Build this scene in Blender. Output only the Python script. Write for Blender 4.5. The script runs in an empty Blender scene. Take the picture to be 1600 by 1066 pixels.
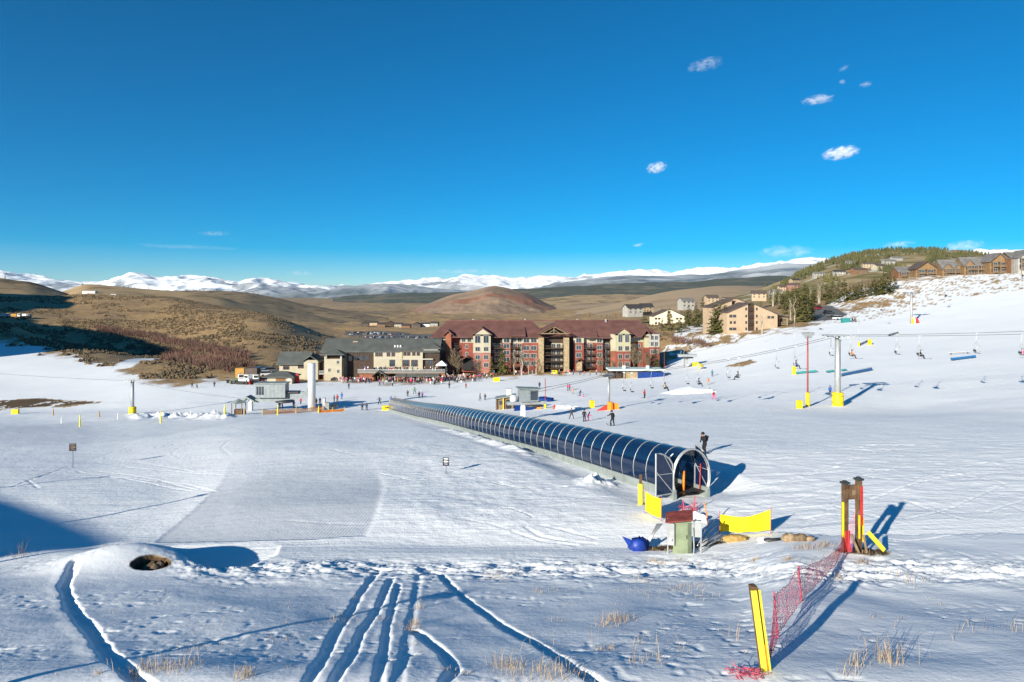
import bpy, bmesh, math, random
import numpy as np
from mathutils import Vector, Matrix
random.seed(7)
C = bpy.context.scene
COL = C.collection
R = math.radians
F = 1600 * 24.0 / 36.0          # focal length in photo pixels
HZ = 460.0                      # photo row of the horizon

# ------------------------------------------------------------------ camera
cam = bpy.data.cameras.new('camera'); cam.lens = 24; cam.sensor_width = 36
cam.shift_y = -(533 - HZ) / 1600.0
cam.clip_start = 0.5; cam.clip_end = 80000
camo = bpy.data.objects.new('camera', cam); COL.objects.link(camo)
camo.location = (0, 0, 0); camo.rotation_euler = (R(90), 0, 0)
C.camera = camo

# ------------------------------------------------------------------ sky and sun
SUN_EL = R(18.0)
SUN_H = Vector((0.60, 0.80))    # horizontal way the light travels
w = bpy.data.worlds.new('World'); C.world = w; w.use_nodes = True
nt = w.node_tree; nt.nodes.clear()
sky = nt.nodes.new('ShaderNodeTexSky'); sky.sky_type = 'NISHITA'; sky.sun_disc = False
sky.sun_elevation = SUN_EL
sky.sun_rotation = math.atan2(-SUN_H.x, -SUN_H.y) % (2 * math.pi)
sky.altitude = 2500; sky.air_density = 0.9; sky.dust_density = 1.1; sky.ozone_density = 3.5
hs = nt.nodes.new('ShaderNodeHueSaturation'); hs.inputs['Saturation'].default_value = 1.75
hs.inputs['Hue'].default_value = 0.493
bg = nt.nodes.new('ShaderNodeBackground'); bg.inputs['Strength'].default_value = 0.068
wo = nt.nodes.new('ShaderNodeOutputWorld')
nt.links.new(sky.outputs[0], hs.inputs['Color']); nt.links.new(hs.outputs[0], bg.inputs[0]); nt.links.new(bg.outputs[0], wo.inputs[0])
sl = bpy.data.lights.new('sun', 'SUN'); sl.energy = 4.9; sl.angle = R(0.53); sl.color = (1.0, 0.94, 0.80)
so = bpy.data.objects.new('sun', sl); COL.objects.link(so)
sd = Vector((SUN_H.x * math.cos(SUN_EL), SUN_H.y * math.cos(SUN_EL), -math.sin(SUN_EL)))
so.rotation_euler = sd.to_track_quat('-Z', 'Y').to_euler()
C.view_settings.view_transform = 'Standard'; C.view_settings.look = 'None'
C.view_settings.gamma = 1.0; C.view_settings.exposure = 0.86

# ------------------------------------------------------------------ numpy noise
def _hash(ix, iy, seed):
    h = (ix.astype(np.int64) * 374761393 + iy.astype(np.int64) * 668265263 + seed * 1442695041) & 0xFFFFFFFF
    h = ((h ^ (h >> 13)) * 1274126177) & 0xFFFFFFFF
    return ((h ^ (h >> 16)) & 0xFFFF) / 65535.0
def vnoise(x, y, seed=0):
    ix = np.floor(x); iy = np.floor(y); fx = x - ix; fy = y - iy
    fx = fx * fx * fx * (fx * (fx * 6 - 15) + 10); fy = fy * fy * fy * (fy * (fy * 6 - 15) + 10)
    a = _hash(ix, iy, seed); b = _hash(ix + 1, iy, seed); c = _hash(ix, iy + 1, seed); d = _hash(ix + 1, iy + 1, seed)
    return (a + (b - a) * fx) * (1 - fy) + (c + (d - c) * fx) * fy - 0.5
def fbm(x, y, seed=0, octv=4, gain=0.5, lac=2.03):
    s = np.zeros_like(x); a = 1.0
    for k in range(octv):
        s += a * vnoise(x + 17.3 * k, y - 9.1 * k, seed + k); a *= gain; x = x * lac; y = y * lac
    return s
def ridged(x, y, seed=0, octv=4):
    s = np.zeros_like(x); a = 1.0
    for k in range(octv):
        s += a * (1 - 4 * np.abs(vnoise(x, y, seed + k))); a *= 0.5; x = x * 2.1; y = y * 2.1
    return s
def sstep(a, b, x):
    t = np.clip((x - a) / (b - a), 0, 1); return t * t * (3 - 2 * t)
def pchip(xk, yk, x):
    xk = np.asarray(xk, float); yk = np.asarray(yk, float)      # yk may be (n,) or (n,m)
    one = yk.ndim == 1
    if one: yk = yk[:, None]
    h = np.diff(xk)[:, None]; dl = np.diff(yk, axis=0) / h
    m = np.zeros_like(yk)
    w1 = 2 * h[1:] + h[:-1]; w2 = h[1:] + 2 * h[:-1]
    ok = dl[:-1] * dl[1:] > 0
    with np.errstate(divide='ignore', invalid='ignore'):
        mm = (w1 + w2) / (w1 / dl[:-1] + w2 / dl[1:])
    m[1:-1] = np.where(ok, mm, 0); m[0] = dl[0]; m[-1] = dl[-1]
    i = np.clip(np.searchsorted(xk, x) - 1, 0, len(xk) - 2)
    t = ((x - xk[i]) / h[i, 0])[:, None]; hh = h[i]
    r = ((1 + 2 * t) * (1 - t) ** 2) * yk[i] + (t * (1 - t) ** 2) * hh * m[i] + (t * t * (3 - 2 * t)) * yk[i + 1] + (t * t * (t - 1)) * hh * m[i + 1]
    return r[:, 0] if one else r

# ------------------------------------------------------------------ materials
MATS = {}
def rgb(c): return (c[0], c[1], c[2], 1.0)
def mat(name, col, rough=0.7, metal=0.0, var=0.18, scale=3.0, col2=None, bump=0.0, bscale=20.0, spec=0.3, alpha=None):
    if name in MATS: return MATS[name]
    m = bpy.data.materials.new(name); m.use_nodes = True; t = m.node_tree; b = t.nodes['Principled BSDF']
    b.inputs['Roughness'].default_value = rough; b.inputs['Metallic'].default_value = metal
    b.inputs['Specular IOR Level'].default_value = spec
    tc = t.nodes.new('ShaderNodeTexCoord')
    n = t.nodes.new('ShaderNodeTexNoise'); n.inputs['Scale'].default_value = scale; n.inputs['Detail'].default_value = 5
    t.links.new(tc.outputs['Object'], n.inputs['Vector'])
    mx = t.nodes.new('ShaderNodeMix'); mx.data_type = 'RGBA'
    c2 = col2 if col2 else tuple(max(0, c * (1 - var)) for c in col)
    mx.inputs[6].default_value = rgb(col2 if col2 else tuple(c * (1 + var * 0.5) for c in col)); mx.inputs[7].default_value = rgb(col if col2 else c2)
    rp = t.nodes.new('ShaderNodeMapRange'); rp.inputs[1].default_value = 0.35; rp.inputs[2].default_value = 0.65
    t.links.new(n.outputs['Fac'], rp.inputs[0]); t.links.new(rp.outputs[0], mx.inputs[0]); t.links.new(mx.outputs[2], b.inputs['Base Color'])
    if bump > 0:
        n2 = t.nodes.new('ShaderNodeTexNoise'); n2.inputs['Scale'].default_value = bscale; n2.inputs['Detail'].default_value = 4
        t.links.new(tc.outputs['Object'], n2.inputs['Vector'])
        bp = t.nodes.new('ShaderNodeBump'); bp.inputs['Strength'].default_value = bump; bp.inputs['Distance'].default_value = 0.05
        t.links.new(n2.outputs['Fac'], bp.inputs['Height']); t.links.new(bp.outputs[0], b.inputs['Normal'])
    if alpha is not None: b.inputs['Alpha'].default_value = alpha
    MATS[name] = m; return m

# ------------------------------------------------------------------ mesh builder and object helpers
class MB:
    def __init__(s): s.v = []; s.f = []
    def add(s, vs, fs):
        o = len(s.v); s.v += [tuple(v) for v in vs]; s.f += [tuple(o + i for i in f) for f in fs]; return s
    def box(s, c, d, rz=0.0, rx=0.0, ry=0.0, taper=1.0):
        M = Matrix.Rotation(rz, 3, 'Z') @ Matrix.Rotation(ry, 3, 'Y') @ Matrix.Rotation(rx, 3, 'X')
        P = []
        for z in (-.5, .5):
            k = taper if z > 0 else 1.0
            for x, y in ((-.5, -.5), (.5, -.5), (.5, .5), (-.5, .5)):
                P.append(M @ Vector((x * d[0] * k, y * d[1] * k, z * d[2])) + Vector(c))
        return s.add(P, [(3, 2, 1, 0), (4, 5, 6, 7), (0, 1, 5, 4), (1, 2, 6, 5), (2, 3, 7, 6), (3, 0, 4, 7)])
    def b2(s, x0, x1, y0, y1, z0, z1): return s.box(((x0 + x1) / 2, (y0 + y1) / 2, (z0 + z1) / 2), (x1 - x0, y1 - y0, z1 - z0))
    def tube(s, pts, r, n=8, caps=True):
        pts = [Vector(p) for p in pts]; rs = r if isinstance(r, (list, tuple)) else [r] * len(pts)
        base = len(s.v); up = None
        for i, p in enumerate(pts):
            t = (pts[min(i + 1, len(pts) - 1)] - pts[max(i - 1, 0)]).normalized()
            if up is None:
                up = Vector((0, 0, 1)) if abs(t.z) < .9 else Vector((1, 0, 0))
            a = t.cross(up).normalized(); b = a.cross(t).normalized(); up = b
            for k in range(n):
                q = 2 * math.pi * k / n
                s.v.append(tuple(p + (a * math.cos(q) + b * math.sin(q)) * rs[i]))
        for i in range(len(pts) - 1):
            for k in range(n):
                s.f.append((base + i * n + k, base + i * n + (k + 1) % n, base + (i + 1) * n + (k + 1) % n, base + (i + 1) * n + k))
        if caps:
            s.f.append(tuple(base + k for k in range(n))[::-1]); e = base + (len(pts) - 1) * n
            s.f.append(tuple(e + k for k in range(n)))
        return s
    def prism(s, poly, a, b, axis='y'):
        """poly in (u,z); swept along axis from a to b"""
        n = len(poly)
        def P(u, z, w): return (u, w, z) if axis == 'y' else ((w, u, z) if axis == 'x' else (u, z, w))
        s.add([P(u, z, a) for u, z in poly] + [P(u, z, b) for u, z in poly],
              [tuple(range(n))[::-1], tuple(range(n, 2 * n))] + [(i, (i + 1) % n, n + (i + 1) % n, n + i) for i in range(n)])
        return s
    def lathe(s, prof, n=12, c=(0, 0, 0)):
        base = len(s.v)
        for r, z in prof:
            for k in range(n):
                q = 2 * math.pi * k / n; s.v.append((c[0] + r * math.cos(q), c[1] + r * math.sin(q), c[2] + z))
        for i in range(len(prof) - 1):
            for k in range(n):
                s.f.append((base + i * n + k, base + i * n + (k + 1) % n, base + (i + 1) * n + (k + 1) % n, base + (i + 1) * n + k))
        s.f.append(tuple(base + k for k in range(n))[::-1]); e = base + (len(prof) - 1) * n; s.f.append(tuple(e + k for k in range(n)))
        return s
    def blob(s, c, r, seed=0, n=8, m=6, jit=0.25):
        rn = random.Random(seed); base = len(s.v); c = Vector(c)
        for i in range(m + 1):
            th = math.pi * i / m
            for k in range(n):
                q = 2 * math.pi * k / n; j = 1 + rn.uniform(-jit, jit)
                s.v.append((c.x + r[0] * math.sin(th) * math.cos(q) * j, c.y + r[1] * math.sin(th) * math.sin(q) * j, c.z + r[2] * math.cos(th) * j))
        for i in range(m):
            for k in range(n):
                s.f.append((base + (i + 1) * n + k, base + (i + 1) * n + (k + 1) % n, base + i * n + (k + 1) % n, base + i * n + k))
        return s
    def mesh(s, name, m, smooth=False, bevel=0.0):
        me = bpy.data.meshes.new(name); me.from_pydata(s.v, [], s.f); me.update()
        if isinstance(m, (list, tuple)):
            for q in m: me.materials.append(q)
        else: me.materials.append(m)
        if smooth: me.polygons.foreach_set('use_smooth', [True] * len(me.polygons))
        return me
    def build(s, name, m, parent=None, smooth=False, loc=None, rz=0.0, bevel=0.0):
        o = bpy.data.objects.new(name, s.mesh(name, m, smooth)); COL.objects.link(o)
        if parent: o.parent = parent
        if loc is not None: o.location = loc
        o.rotation_euler = (0, 0, rz)
        if bevel > 0:
            b = o.modifiers.new('bevel', 'BEVEL'); b.width = bevel; b.segments = 2; b.limit_method = 'ANGLE'
        return o
def tag(o, label, cat, group=None, kind=None):
    if label: o['label'] = label
    if cat: o['category'] = cat
    if group: o['group'] = group
    if kind: o['kind'] = kind
    return o
def thing(name, label, cat, loc=(0, 0, 0), rz=0.0, group=None):
    o = bpy.data.objects.new(name, None); COL.objects.link(o); o.empty_display_size = 0.2
    o.location = loc; o.rotation_euler = (0, 0, rz)
    return tag(o, label, cat, group)
def kids(o): return [c for c in COL.objects if c.parent == o]
KIDS = {}
def dup(root, loc, rz=0.0, label=None, group=None, scale=1.0, kidlist=None):
    ks = KIDS.get(root.name)
    if ks is None:
        ks = [(c, kids(c)) for c in kids(root)]; KIDS[root.name] = ks
    r = root.copy(); COL.objects.link(r); r.location = loc; r.rotation_euler = (0, 0, rz); r.scale = (scale,) * 3 if not isinstance(scale, tuple) else scale
    if label: r['label'] = label
    if group: r['group'] = group
    for c, gs in ks:
        k = c.copy(); COL.objects.link(k); k.parent = r
        for g in gs:
            q = g.copy(); COL.objects.link(q); q.parent = k
    return r
# ------------------------------------------------------------------ terrain heights: soundings (photo row, metres ahead) per bearing
FAR_L = [(492, 900), (495, 1300), (488, 2500), (474, 5000), (463, 14000)]
FAR_C = [(540, 500), (535, 600), (520, 900), (512, 1100), (505, 1500), (496, 2200), (483, 3500), (471, 6000), (463, 14000)]
NEAR = [(1500, 7), (1300, 9), (1066, 13), (1019, 15.2), (965, 19), (913, 24.5), (884, 28.3), (866, 30.2)]
NEARR = [(1500, 7), (1300, 9), (1066, 13), (1014, 15.2), (950, 19), (894, 23.5), (868, 25.8)]
SOUND = {
    -1500: NEAR + [(850, 33), (760, 46), (700, 70), (660, 110), (640, 150), (600, 230), (540, 340), (470, 600), (440, 900), (430, 1300), (445, 3000), (462, 14000)],
    -600: NEAR + [(850, 33), (770, 46), (710, 70), (670, 110), (640, 150), (590, 230), (530, 330), (455, 600), (425, 900), (430, 1300), (450, 3000), (463, 14000)],
    -150: NEAR + [(850, 33), (775, 47), (715, 70), (680, 100), (655, 140), (635, 185), (590, 240), (548, 300), (520, 345), (497, 382), (502, 430), (478, 520), (462, 600), (440, 760), (452, 1000), (466, 1500), (466, 4000), (463, 14000)],
    0: NEAR + [(852, 33), (800, 42), (770, 48), (735, 60), (700, 80), (680, 100), (663, 130), (650, 155), (632, 185), (600, 228), (560, 285), (535, 322), (506, 372), (512, 425), (492, 500), (474, 580), (464, 690), (460, 800), (468, 1000), (470, 1500), (466, 4000), (463, 14000)],
    130: NEAR + [(852, 33), (800, 42), (770, 48), (735, 60), (700, 80), (680, 100), (664, 130), (650, 150), (638, 172), (612, 205), (588, 240), (560, 290), (540, 336), (546, 390), (510, 480), (490, 560), (474, 650), (463, 760), (470, 1000), (472, 1500), (467, 4000), (463, 14000)],
    250: NEAR + [(850, 33), (800, 41), (770, 48), (735, 58), (695, 80), (675, 100), (661, 125), (648, 150), (632, 172), (605, 205), (588, 232), (570, 265), (566, 300), (556, 345), (530, 430), (505, 510), (480, 620), (465, 740), (471, 900), (478, 1500), (469, 4000), (463, 14000)],
    400: NEAR + [(848, 32.5), (800, 38), (770, 44), (735, 53), (700, 67), (680, 83), (665, 103), (652, 126), (641, 150), (622, 178), (602, 206), (590, 232), (576, 262), (552, 310), (525, 390), (502, 480), (489, 580), (494, 760), (498, 1000), (494, 1500), (483, 2500), (471, 5000), (463, 14000)],
    540: NEAR + [(848, 32.3), (800, 37), (770, 42.5), (735, 51), (705, 61), (682, 78), (665, 100), (652, 125), (641, 150), (622, 176), (605, 202), (593, 228), (572, 290), (548, 400), (533, 530), (534, 600), (520, 900), (512, 1100), (505, 1500), (496, 2200), (483, 3500), (471, 6000), (463, 14000)],
    680: NEAR + [(850, 32.3), (805, 36), (770, 41.5), (735, 50), (708, 58), (685, 72), (667, 93), (652, 122), (641, 148), (622, 174), (605, 200), (592, 225), (575, 260)] + FAR_C,
    800: NEAR + [(852, 32), (810, 35.5), (772, 41), (735, 48.5), (710, 57), (692, 67), (672, 88), (655, 113), (640, 138), (620, 166), (600, 197), (588, 222), (578, 245), (560, 330)] + FAR_C,
    1000: NEAR + [(854, 31.8), (815, 35), (778, 39.5), (732, 49.5), (706, 57), (688, 66), (666, 81), (645, 106), (622, 140), (600, 183), (588, 208), (578, 236), (566, 262), (545, 298), (524, 340), (512, 400), (506, 500), (500, 700), (494, 1000), (488, 1500), (480, 2500), (470, 5000), (463, 14000)],
    1130: NEAR[:-2] + [(884, 27.8), (860, 30), (818, 34.5), (780, 39), (740, 45.5), (708, 53), (688, 62), (668, 76), (646, 100), (622, 130), (600, 165), (580, 197), (562, 225), (546, 252), (530, 278), (518, 300), (508, 360), (500, 450), (490, 700), (482, 1100), (478, 1700), (472, 4000), (463, 14000)],
    1250: NEARR + [(848, 28.5), (820, 33), (780, 38), (740, 44.5), (705, 53), (680, 65), (655, 84), (638, 104), (618, 124), (598, 145), (578, 168), (558, 195), (538, 226), (520, 258), (508, 286), (498, 330), (490, 400), (476, 520), (462, 700), (455, 1000), (458, 2000), (462, 14000)],
    1400: NEARR + [(848, 28), (820, 31.5), (780, 36.5), (740, 43), (705, 52), (680, 62), (655, 80), (636, 105), (600, 132), (578, 152), (550, 186), (528, 218), (508, 252), (486, 292), (465, 332), (448, 364), (436, 390), (430, 430), (430, 520), (436, 900), (455, 2000), (462, 14000)],
    1600: NEARR + [(848, 28), (820, 31), (780, 36), (740, 42), (705, 50), (680, 59), (655, 74), (630, 92), (600, 112), (575, 132), (548, 160), (520, 195), (495, 230), (470, 268), (450, 302), (438, 326), (427, 352), (418, 400), (425, 700), (450, 2000), (462, 14000)],
    1900: NEARR + [(850, 27.5), (780, 34), (720, 44), (660, 64), (600, 95), (540, 140), (480, 210), (430, 300), (400, 370), (395, 500), (440, 2000), (462, 14000)],
    3100: NEARR + [(850, 27.5), (760, 34), (690, 46), (620, 68), (550, 100), (480, 150), (420, 230), (370, 330), (370, 500), (440, 2000), (462, 14000)],
}
PXK = np.array(sorted(SOUND), float)
def zcol(px, d):
    pts = SOUND[int(px)]; dd = np.array([p[1] for p in pts]); zz = np.array([(HZ - p[0]) * p[1] / F for p in pts])
    return pchip(np.log(dd), zz, np.log(d))
DROW = np.concatenate([np.exp(np.linspace(np.log(7), np.log(62), 620)), np.exp(np.linspace(np.log(62), np.log(14000), 640))[1:]])
PXC = np.concatenate([np.linspace(-1500, -42, 50), np.arange(-30, 1632, 2.6), np.linspace(1644, 3100, 50)])
ZT = np.stack([zcol(p, DROW) for p in PXK])          # (K, rows)
Z0 = pchip(PXK, ZT, PXC)                             # (cols, rows)
# rounding the seams between bearings: light smoothing over bearing
Z0s = Z0.copy()
for _ in range(40): Z0s[1:-1] = (Z0s[:-2] + 2 * Z0s[1:-1] + Z0s[2:]) / 4
Z0 = Z0s
PXG, DG = np.meshgrid(PXC, DROW, indexing='ij')
XG = (PXG - 800) / F * DG
YIM = HZ - Z0 / DG * F                               # photo row each ground point falls on
def _bil(A, px, d):
    i = np.clip(np.searchsorted(PXC, px) - 1, 0, len(PXC) - 2); j = np.clip(np.searchsorted(DROW, d) - 1, 0, len(DROW) - 2)
    a = (px - PXC[i]) / (PXC[i + 1] - PXC[i]); b = (d - DROW[j]) / (DROW[j + 1] - DROW[j])
    return (A[i, j] * (1 - a) + A[i + 1, j] * a) * (1 - b) + (A[i, j + 1] * (1 - a) + A[i + 1, j + 1] * a) * b
def gp(px, py, dmin=7.0):
    """ground point seen at a photo pixel (base terrain)"""
    i = min(max(int(np.searchsorted(PXC, px)), 1), len(PXC) - 1)
    y = YIM[i]; j = int(np.argmax((y <= py) & (DROW >= dmin)))
    j = max(j, 1); y0, y1 = y[j - 1], y[j]
    t = 0 if y0 == y1 else min(max((y0 - py) / (y0 - y1), 0), 1)
    d = DROW[j - 1] + t * (DROW[j] - DROW[j - 1])
    return ((px - 800) / F * d, d)
def at(px, d): return ((px - 800) / F * d, d)

Z = Z0.copy()
XS, YS = XG, DG
near = DG < 75
# ---- drifts and roughness
offp = sstep(31.5, 28, DG + 1.2 * fbm(XS / 6, YS / 6, 3, 2))            # untracked foreground shelf
offp_r = offp
bank = np.exp(-((YIM - 893 - 10 * fbm(XS / 5, YS / 5, 41, 2)) / 17.0) ** 2) * (DG < 40)   # lumpy edge of the shelf
groomx = sstep(430, 640, YIM)
Z += offp * (0.16 * fbm(XS / 4.0, YS / 4.0, 11, 3, 0.42))
Z += offp * (0.007 * np.abs(fbm(XS / 0.8 + 0.5 * YS, YS / 0.45, 13, 2)))
Z += bank * (0.17 * fbm(XS / 1.1, YS / 0.7, 17, 6, 0.7) + 0.05) * sstep(230, 330, PXG)
mid = sstep(30, 34, DG) * sstep(230, 170, DG)
Z += mid * (0.10 * fbm(XS / 9, YS / 9, 21, 3) + 0.028 * fbm(XS / 1.7, YS / 1.7, 23, 3, .55))
rs_ = sstep(980, 1120, PXG) * sstep(31, 36, DG) * sstep(110, 45, DG)
Z += rs_ * (0.045 * fbm(XS / 1.1 + YS * .3, YS / 0.8, 27, 3, .6))
ch = sstep(1010, 880, PXG) * sstep(560, 680, PXG) * sstep(31, 35, DG) * sstep(80, 55, DG)
Z += ch * 0.06 * fbm(XS / 1.2, YS / 1.3, 29, 3, .6)
far = sstep(200, 380, DG) * sstep(9000, 3000, DG)
Z += far * fbm(XS / 60, YS / 60, 31, 4, .5) * np.clip(DG * 0.004, 0, 8) * sstep(1180, 1000, PXG)

def pline(pts): return [np.array(gp(*p)) for p in pts]
def dist_poly(X, Y, P):
    """distance to the polyline, signed side and run along it"""
    best = np.full(X.shape, 1e9); side = np.zeros(X.shape); run = np.zeros(X.shape); acc = 0.0
    for a, b in zip(P[:-1], P[1:]):
        d = b - a; L = np.hypot(*d)
        if L < 1e-6: continue
        t = np.clip(((X - a[0]) * d[0] + (Y - a[1]) * d[1]) / L ** 2, 0, 1)
        ex = X - (a[0] + t * d[0]); ey = Y - (a[1] + t * d[1]); q = np.hypot(ex, ey)
        m = q < best; best = np.where(m, q, best); side = np.where(m, np.sign(d[0] * ey - d[1] * ex), side); run = np.where(m, acc + t * L, run); acc += L
    return best, side, run
def trench(pts, width, depth, berm=0.5, wob=0.25, bside=0):
    width = width * (0.66 if width > .16 else .85); depth = depth * (.42 if width > .1 else .55); berm = berm * .36
    P = pline(pts); lo = np.min(P, axis=0) - 3; hi = np.max(P, axis=0) + 3
    m = (XS > lo[0]) & (XS < hi[0]) & (YS > lo[1]) & (YS < hi[1])
    X = XS[m]; Y = YS[m]; q, s, r = dist_poly(X, Y, P)
    ww = width * (1 + wob * 2 * fbm(r / 0.7, r * 0 + 3.3, 51, 2))
    q = q + 0.16 * width * fbm(X / .25, Y / .25, 53, 2)
    dz = -depth * sstep(ww * 1.15, ww * 0.35, q)
    bw = sstep(ww * 0.9, ww * 1.3, q) * sstep(ww * 3.2, ww * 1.4, q)
    if bside: bw = bw * np.where(s * bside > 0, 1.0, 0.25)
    Z[m] += dz + depth * berm * bw
# foreground trail and vehicle ruts
trench([(118, 895), (100, 918), (112, 945), (138, 975), (165, 1015), (205, 1050), (240, 1075)], 0.30, 0.26, 0.45, bside=-1)
trench([(590, 893), (560, 935), (525, 985), (498, 1040), (480, 1075)], 0.22, 0.13, 0.5)
trench([(612, 905), (596, 940), (565, 985), (545, 1030), (520, 1075)], 0.20, 0.15, 0.5)
trench([(622, 915), (615, 945), (606, 975), (602, 1010), (590, 1075)], 0.17, 0.11, 0.5)
trench([(655, 900), (648, 940), (640, 980), (632, 1030), (620, 1075)], 0.16, 0.07, 0.5)
trench([(682, 893), (712, 922), (750, 950), (800, 985), (850, 1012), (900, 1045), (940, 1072)], 0.24, 0.20, 0.5, bside=-1)
trench([(648, 983), (672, 1003), (695, 1022), (712, 1045), (690, 1072)], 0.22, 0.18, 0.5, bside=-1)
trench([(0, 900), (80, 885), (150, 862), (190, 850)], 0.25, 0.04, 0.2)
# ski tracks on the field
for k, pts in enumerate([[(160, 716), (215, 722), (300, 738), (380, 735)], [(150, 722), (240, 735), (345, 742), (380, 742)], [(75, 738), (150, 735), (250, 752), (340, 770)],
                         [(385, 678), (355, 690), (345, 700), (360, 712)], [(320, 684), (285, 698), (268, 708), (280, 714), (340, 716)], [(70, 742), (42, 750), (60, 762)],
                         [(90, 742), (180, 746), (290, 757), (335, 768)], [(300, 768), (200, 750), (120, 736)], [(20, 760), (90, 735), (180, 706), (300, 690)],
                         [(820, 822), (845, 838), (890, 846), (930, 850)], [(840, 818), (880, 828), (930, 842)], [(800, 830), (850, 846), (900, 852)], [(590, 740), (640, 750), (690, 748)],
                         [(500, 700), (560, 712), (620, 708)], [(560, 690), (610, 700), (660, 695)], [(1180, 790), (1260, 740), (1400, 700)], [(1150, 800), (1300, 790), (1420, 820)], [(1200, 720), (1330, 700), (1500, 690)],
                         [(1130, 760), (1230, 752), (1330, 725)], [(1410, 780), (1500, 810), (1590, 815)], [(1240, 830), (1290, 800), (1310, 770)]]):
    trench(pts, 0.17, 0.07, 0.8, 0.4)
rt_ = random.Random(61)
for k in range(34):
    x0_, y0_ = (rt_.uniform(1130, 1590), rt_.uniform(700, 845)) if k < 24 else (rt_.uniform(420, 980), rt_.uniform(700, 835))
    L_ = rt_.uniform(70, 190); sl_ = rt_.uniform(-.45, .15) if k < 24 else rt_.uniform(-.2, .3); bow = rt_.uniform(-18, 18)
    pts = [(x0_ + L_ * f, min(850, max(695, y0_ + sl_ * L_ * f + bow * math.sin(math.pi * f)))) for f in (0, .25, .5, .75, 1)]
    trench(pts, .11, rt_.uniform(.03, .075), .9, .4)
# small pits and crusty hollows in the untracked snow
pz = sstep(.02, .22, fbm(XS / 3.1, YS / 3.1, 65, 3))
Z -= offp * pz * 0.028 * sstep(.26, .44, vnoise(XS / .30, YS / .30, 67)) + offp * .012 * sstep(.1, .4, fbm(XS / .22, YS / .22, 69, 2)) * pz
# knoll with the culvert hole and the shaded bowl behind it
kx, ky = gp(200, 886); kd = np.hypot((XS - kx) / 3.1, (YS - ky) / 2.3)
Z += 0.92 * np.exp(-kd ** 2 * 1.2) * (DG < 45)
ye = np.interp(PXG, [235, 252, 262, 280, 310, 345, 380, 410, 432, 450], [830, 852, 872, 886, 893, 893, 890, 880, 866, 835]) + 5 * fbm(XS / .7, YS / .7, 61, 3, .6)
wb = sstep(1, -7, YIM - ye) * (DG < 33.5) * (DG > 22)
zfl = Z0[:, int(np.searchsorted(DROW, 33.0))][:, None]
Z = Z + (np.minimum(Z, zfl + .05) - Z) * wb
hx, hy = gp(236, 897); HOLE = (hx, hy)
hd = np.hypot((XS - hx) / 0.60, (YS - hy) / 0.60) + .12 * fbm(XS / .3, YS / .3, 63, 2)
Z -= 0.55 * sstep(1.1, 0.75, hd) * (DG < 45)
# cut along the covered conveyor: its base stands free of the snow bank on the left
TA = np.array([10.6, 40.2]); TB = np.array([-25.9, 150.0]); TD = (TB - TA) / np.linalg.norm(TB - TA); TN = np.array([TD[1], -TD[0]]); TL = float(np.linalg.norm(TB - TA))
TZK = np.array([40.2, 45, 50, 60, 70, 80, 100, 120, 135, 150.5]); TZV = np.array([-11.75, -12.25, -12.75, -13.85, -15.1, -16.35, -18.85, -21.6, -23.5, -25.4])
def tz(d): return float(pchip(TZK, TZV, np.array([d]))[0])
tr = (XS - TA[0]) * TD[0] + (YS - TA[1]) * TD[1]; tq = (XS - TA[0]) * TN[0] + (YS - TA[1]) * TN[1]
inT = (tr > -2.5) & (tr < TL + 3) & (np.abs(tq) < 7)
zt = np.interp(YS, TZK, TZV)
wt = sstep(5.5, 2.4, np.abs(tq)) * sstep(-2.5, 0.5, tr) * sstep(TL + 3, TL, tr)
tgt = zt - 0.27 - 0.25 * sstep(1.0, 2.2, -tq) * sstep(40, 60, YS) * 0
Z = np.where(inT, Z * (1 - wt) + (tgt + 0.05 * fbm(XS / .9, YS / .9, 71, 3)) * wt, Z)
# small snow bank left of the conveyor's near half
bk = np.exp(-((tq + 3.0) / 1.1) ** 2) * sstep(14, 22, tr) * sstep(64, 40, tr)
Z += 0.45 * bk * (1 + 0.8 * fbm(XS / 1.5, YS / 1.5, 73, 3))
lx, ly = gp(930, 752); Z += 0.55 * np.exp(-(np.hypot((XS - lx) / 1.0, (YS - ly) / 1.2)) ** 2) * (1 + 1.2 * fbm(XS / .5, YS / .5, 75, 3)) * (DG < 60)
# low wall of ploughed chunks in front of the left lift
pw = np.exp(-((YIM - 651) / 3.5) ** 2) * sstep(195, 215, PXG) * sstep(372, 350, PXG) * (DG < 170)
Z += pw * 1.3 * np.clip(0.3 + fbm(XS / 1.8, YS / 1.8, 77, 3, .6), 0, 2)

# ---- zones: R snow, G combed corduroy, B bare soil or asphalt
YB = np.interp(PXG, [-1500, -150, 0, 60, 120, 160, 200, 240, 280, 340, 400, 480, 560, 700, 800, 1000, 1035, 1060, 1085, 1140, 1200, 1260, 1300, 1345, 1400, 1450, 1500, 1560, 1600, 1900, 3100],
               [545, 538, 533, 546, 556, 570, 584, 598, 602, 594, 596, 597, 597, 594, 584, 580, 577, 553, 540, 528, 520, 511, 500, 472, 441, 436, 431, 426, 422, 400, 370])
nz = fbm(XS / 5, YS / 9, 81, 4, .6)
snow = sstep(-5, 6, YIM - YB + 16 * nz * sstep(120, 260, DG)) * (DG < 470)
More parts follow.
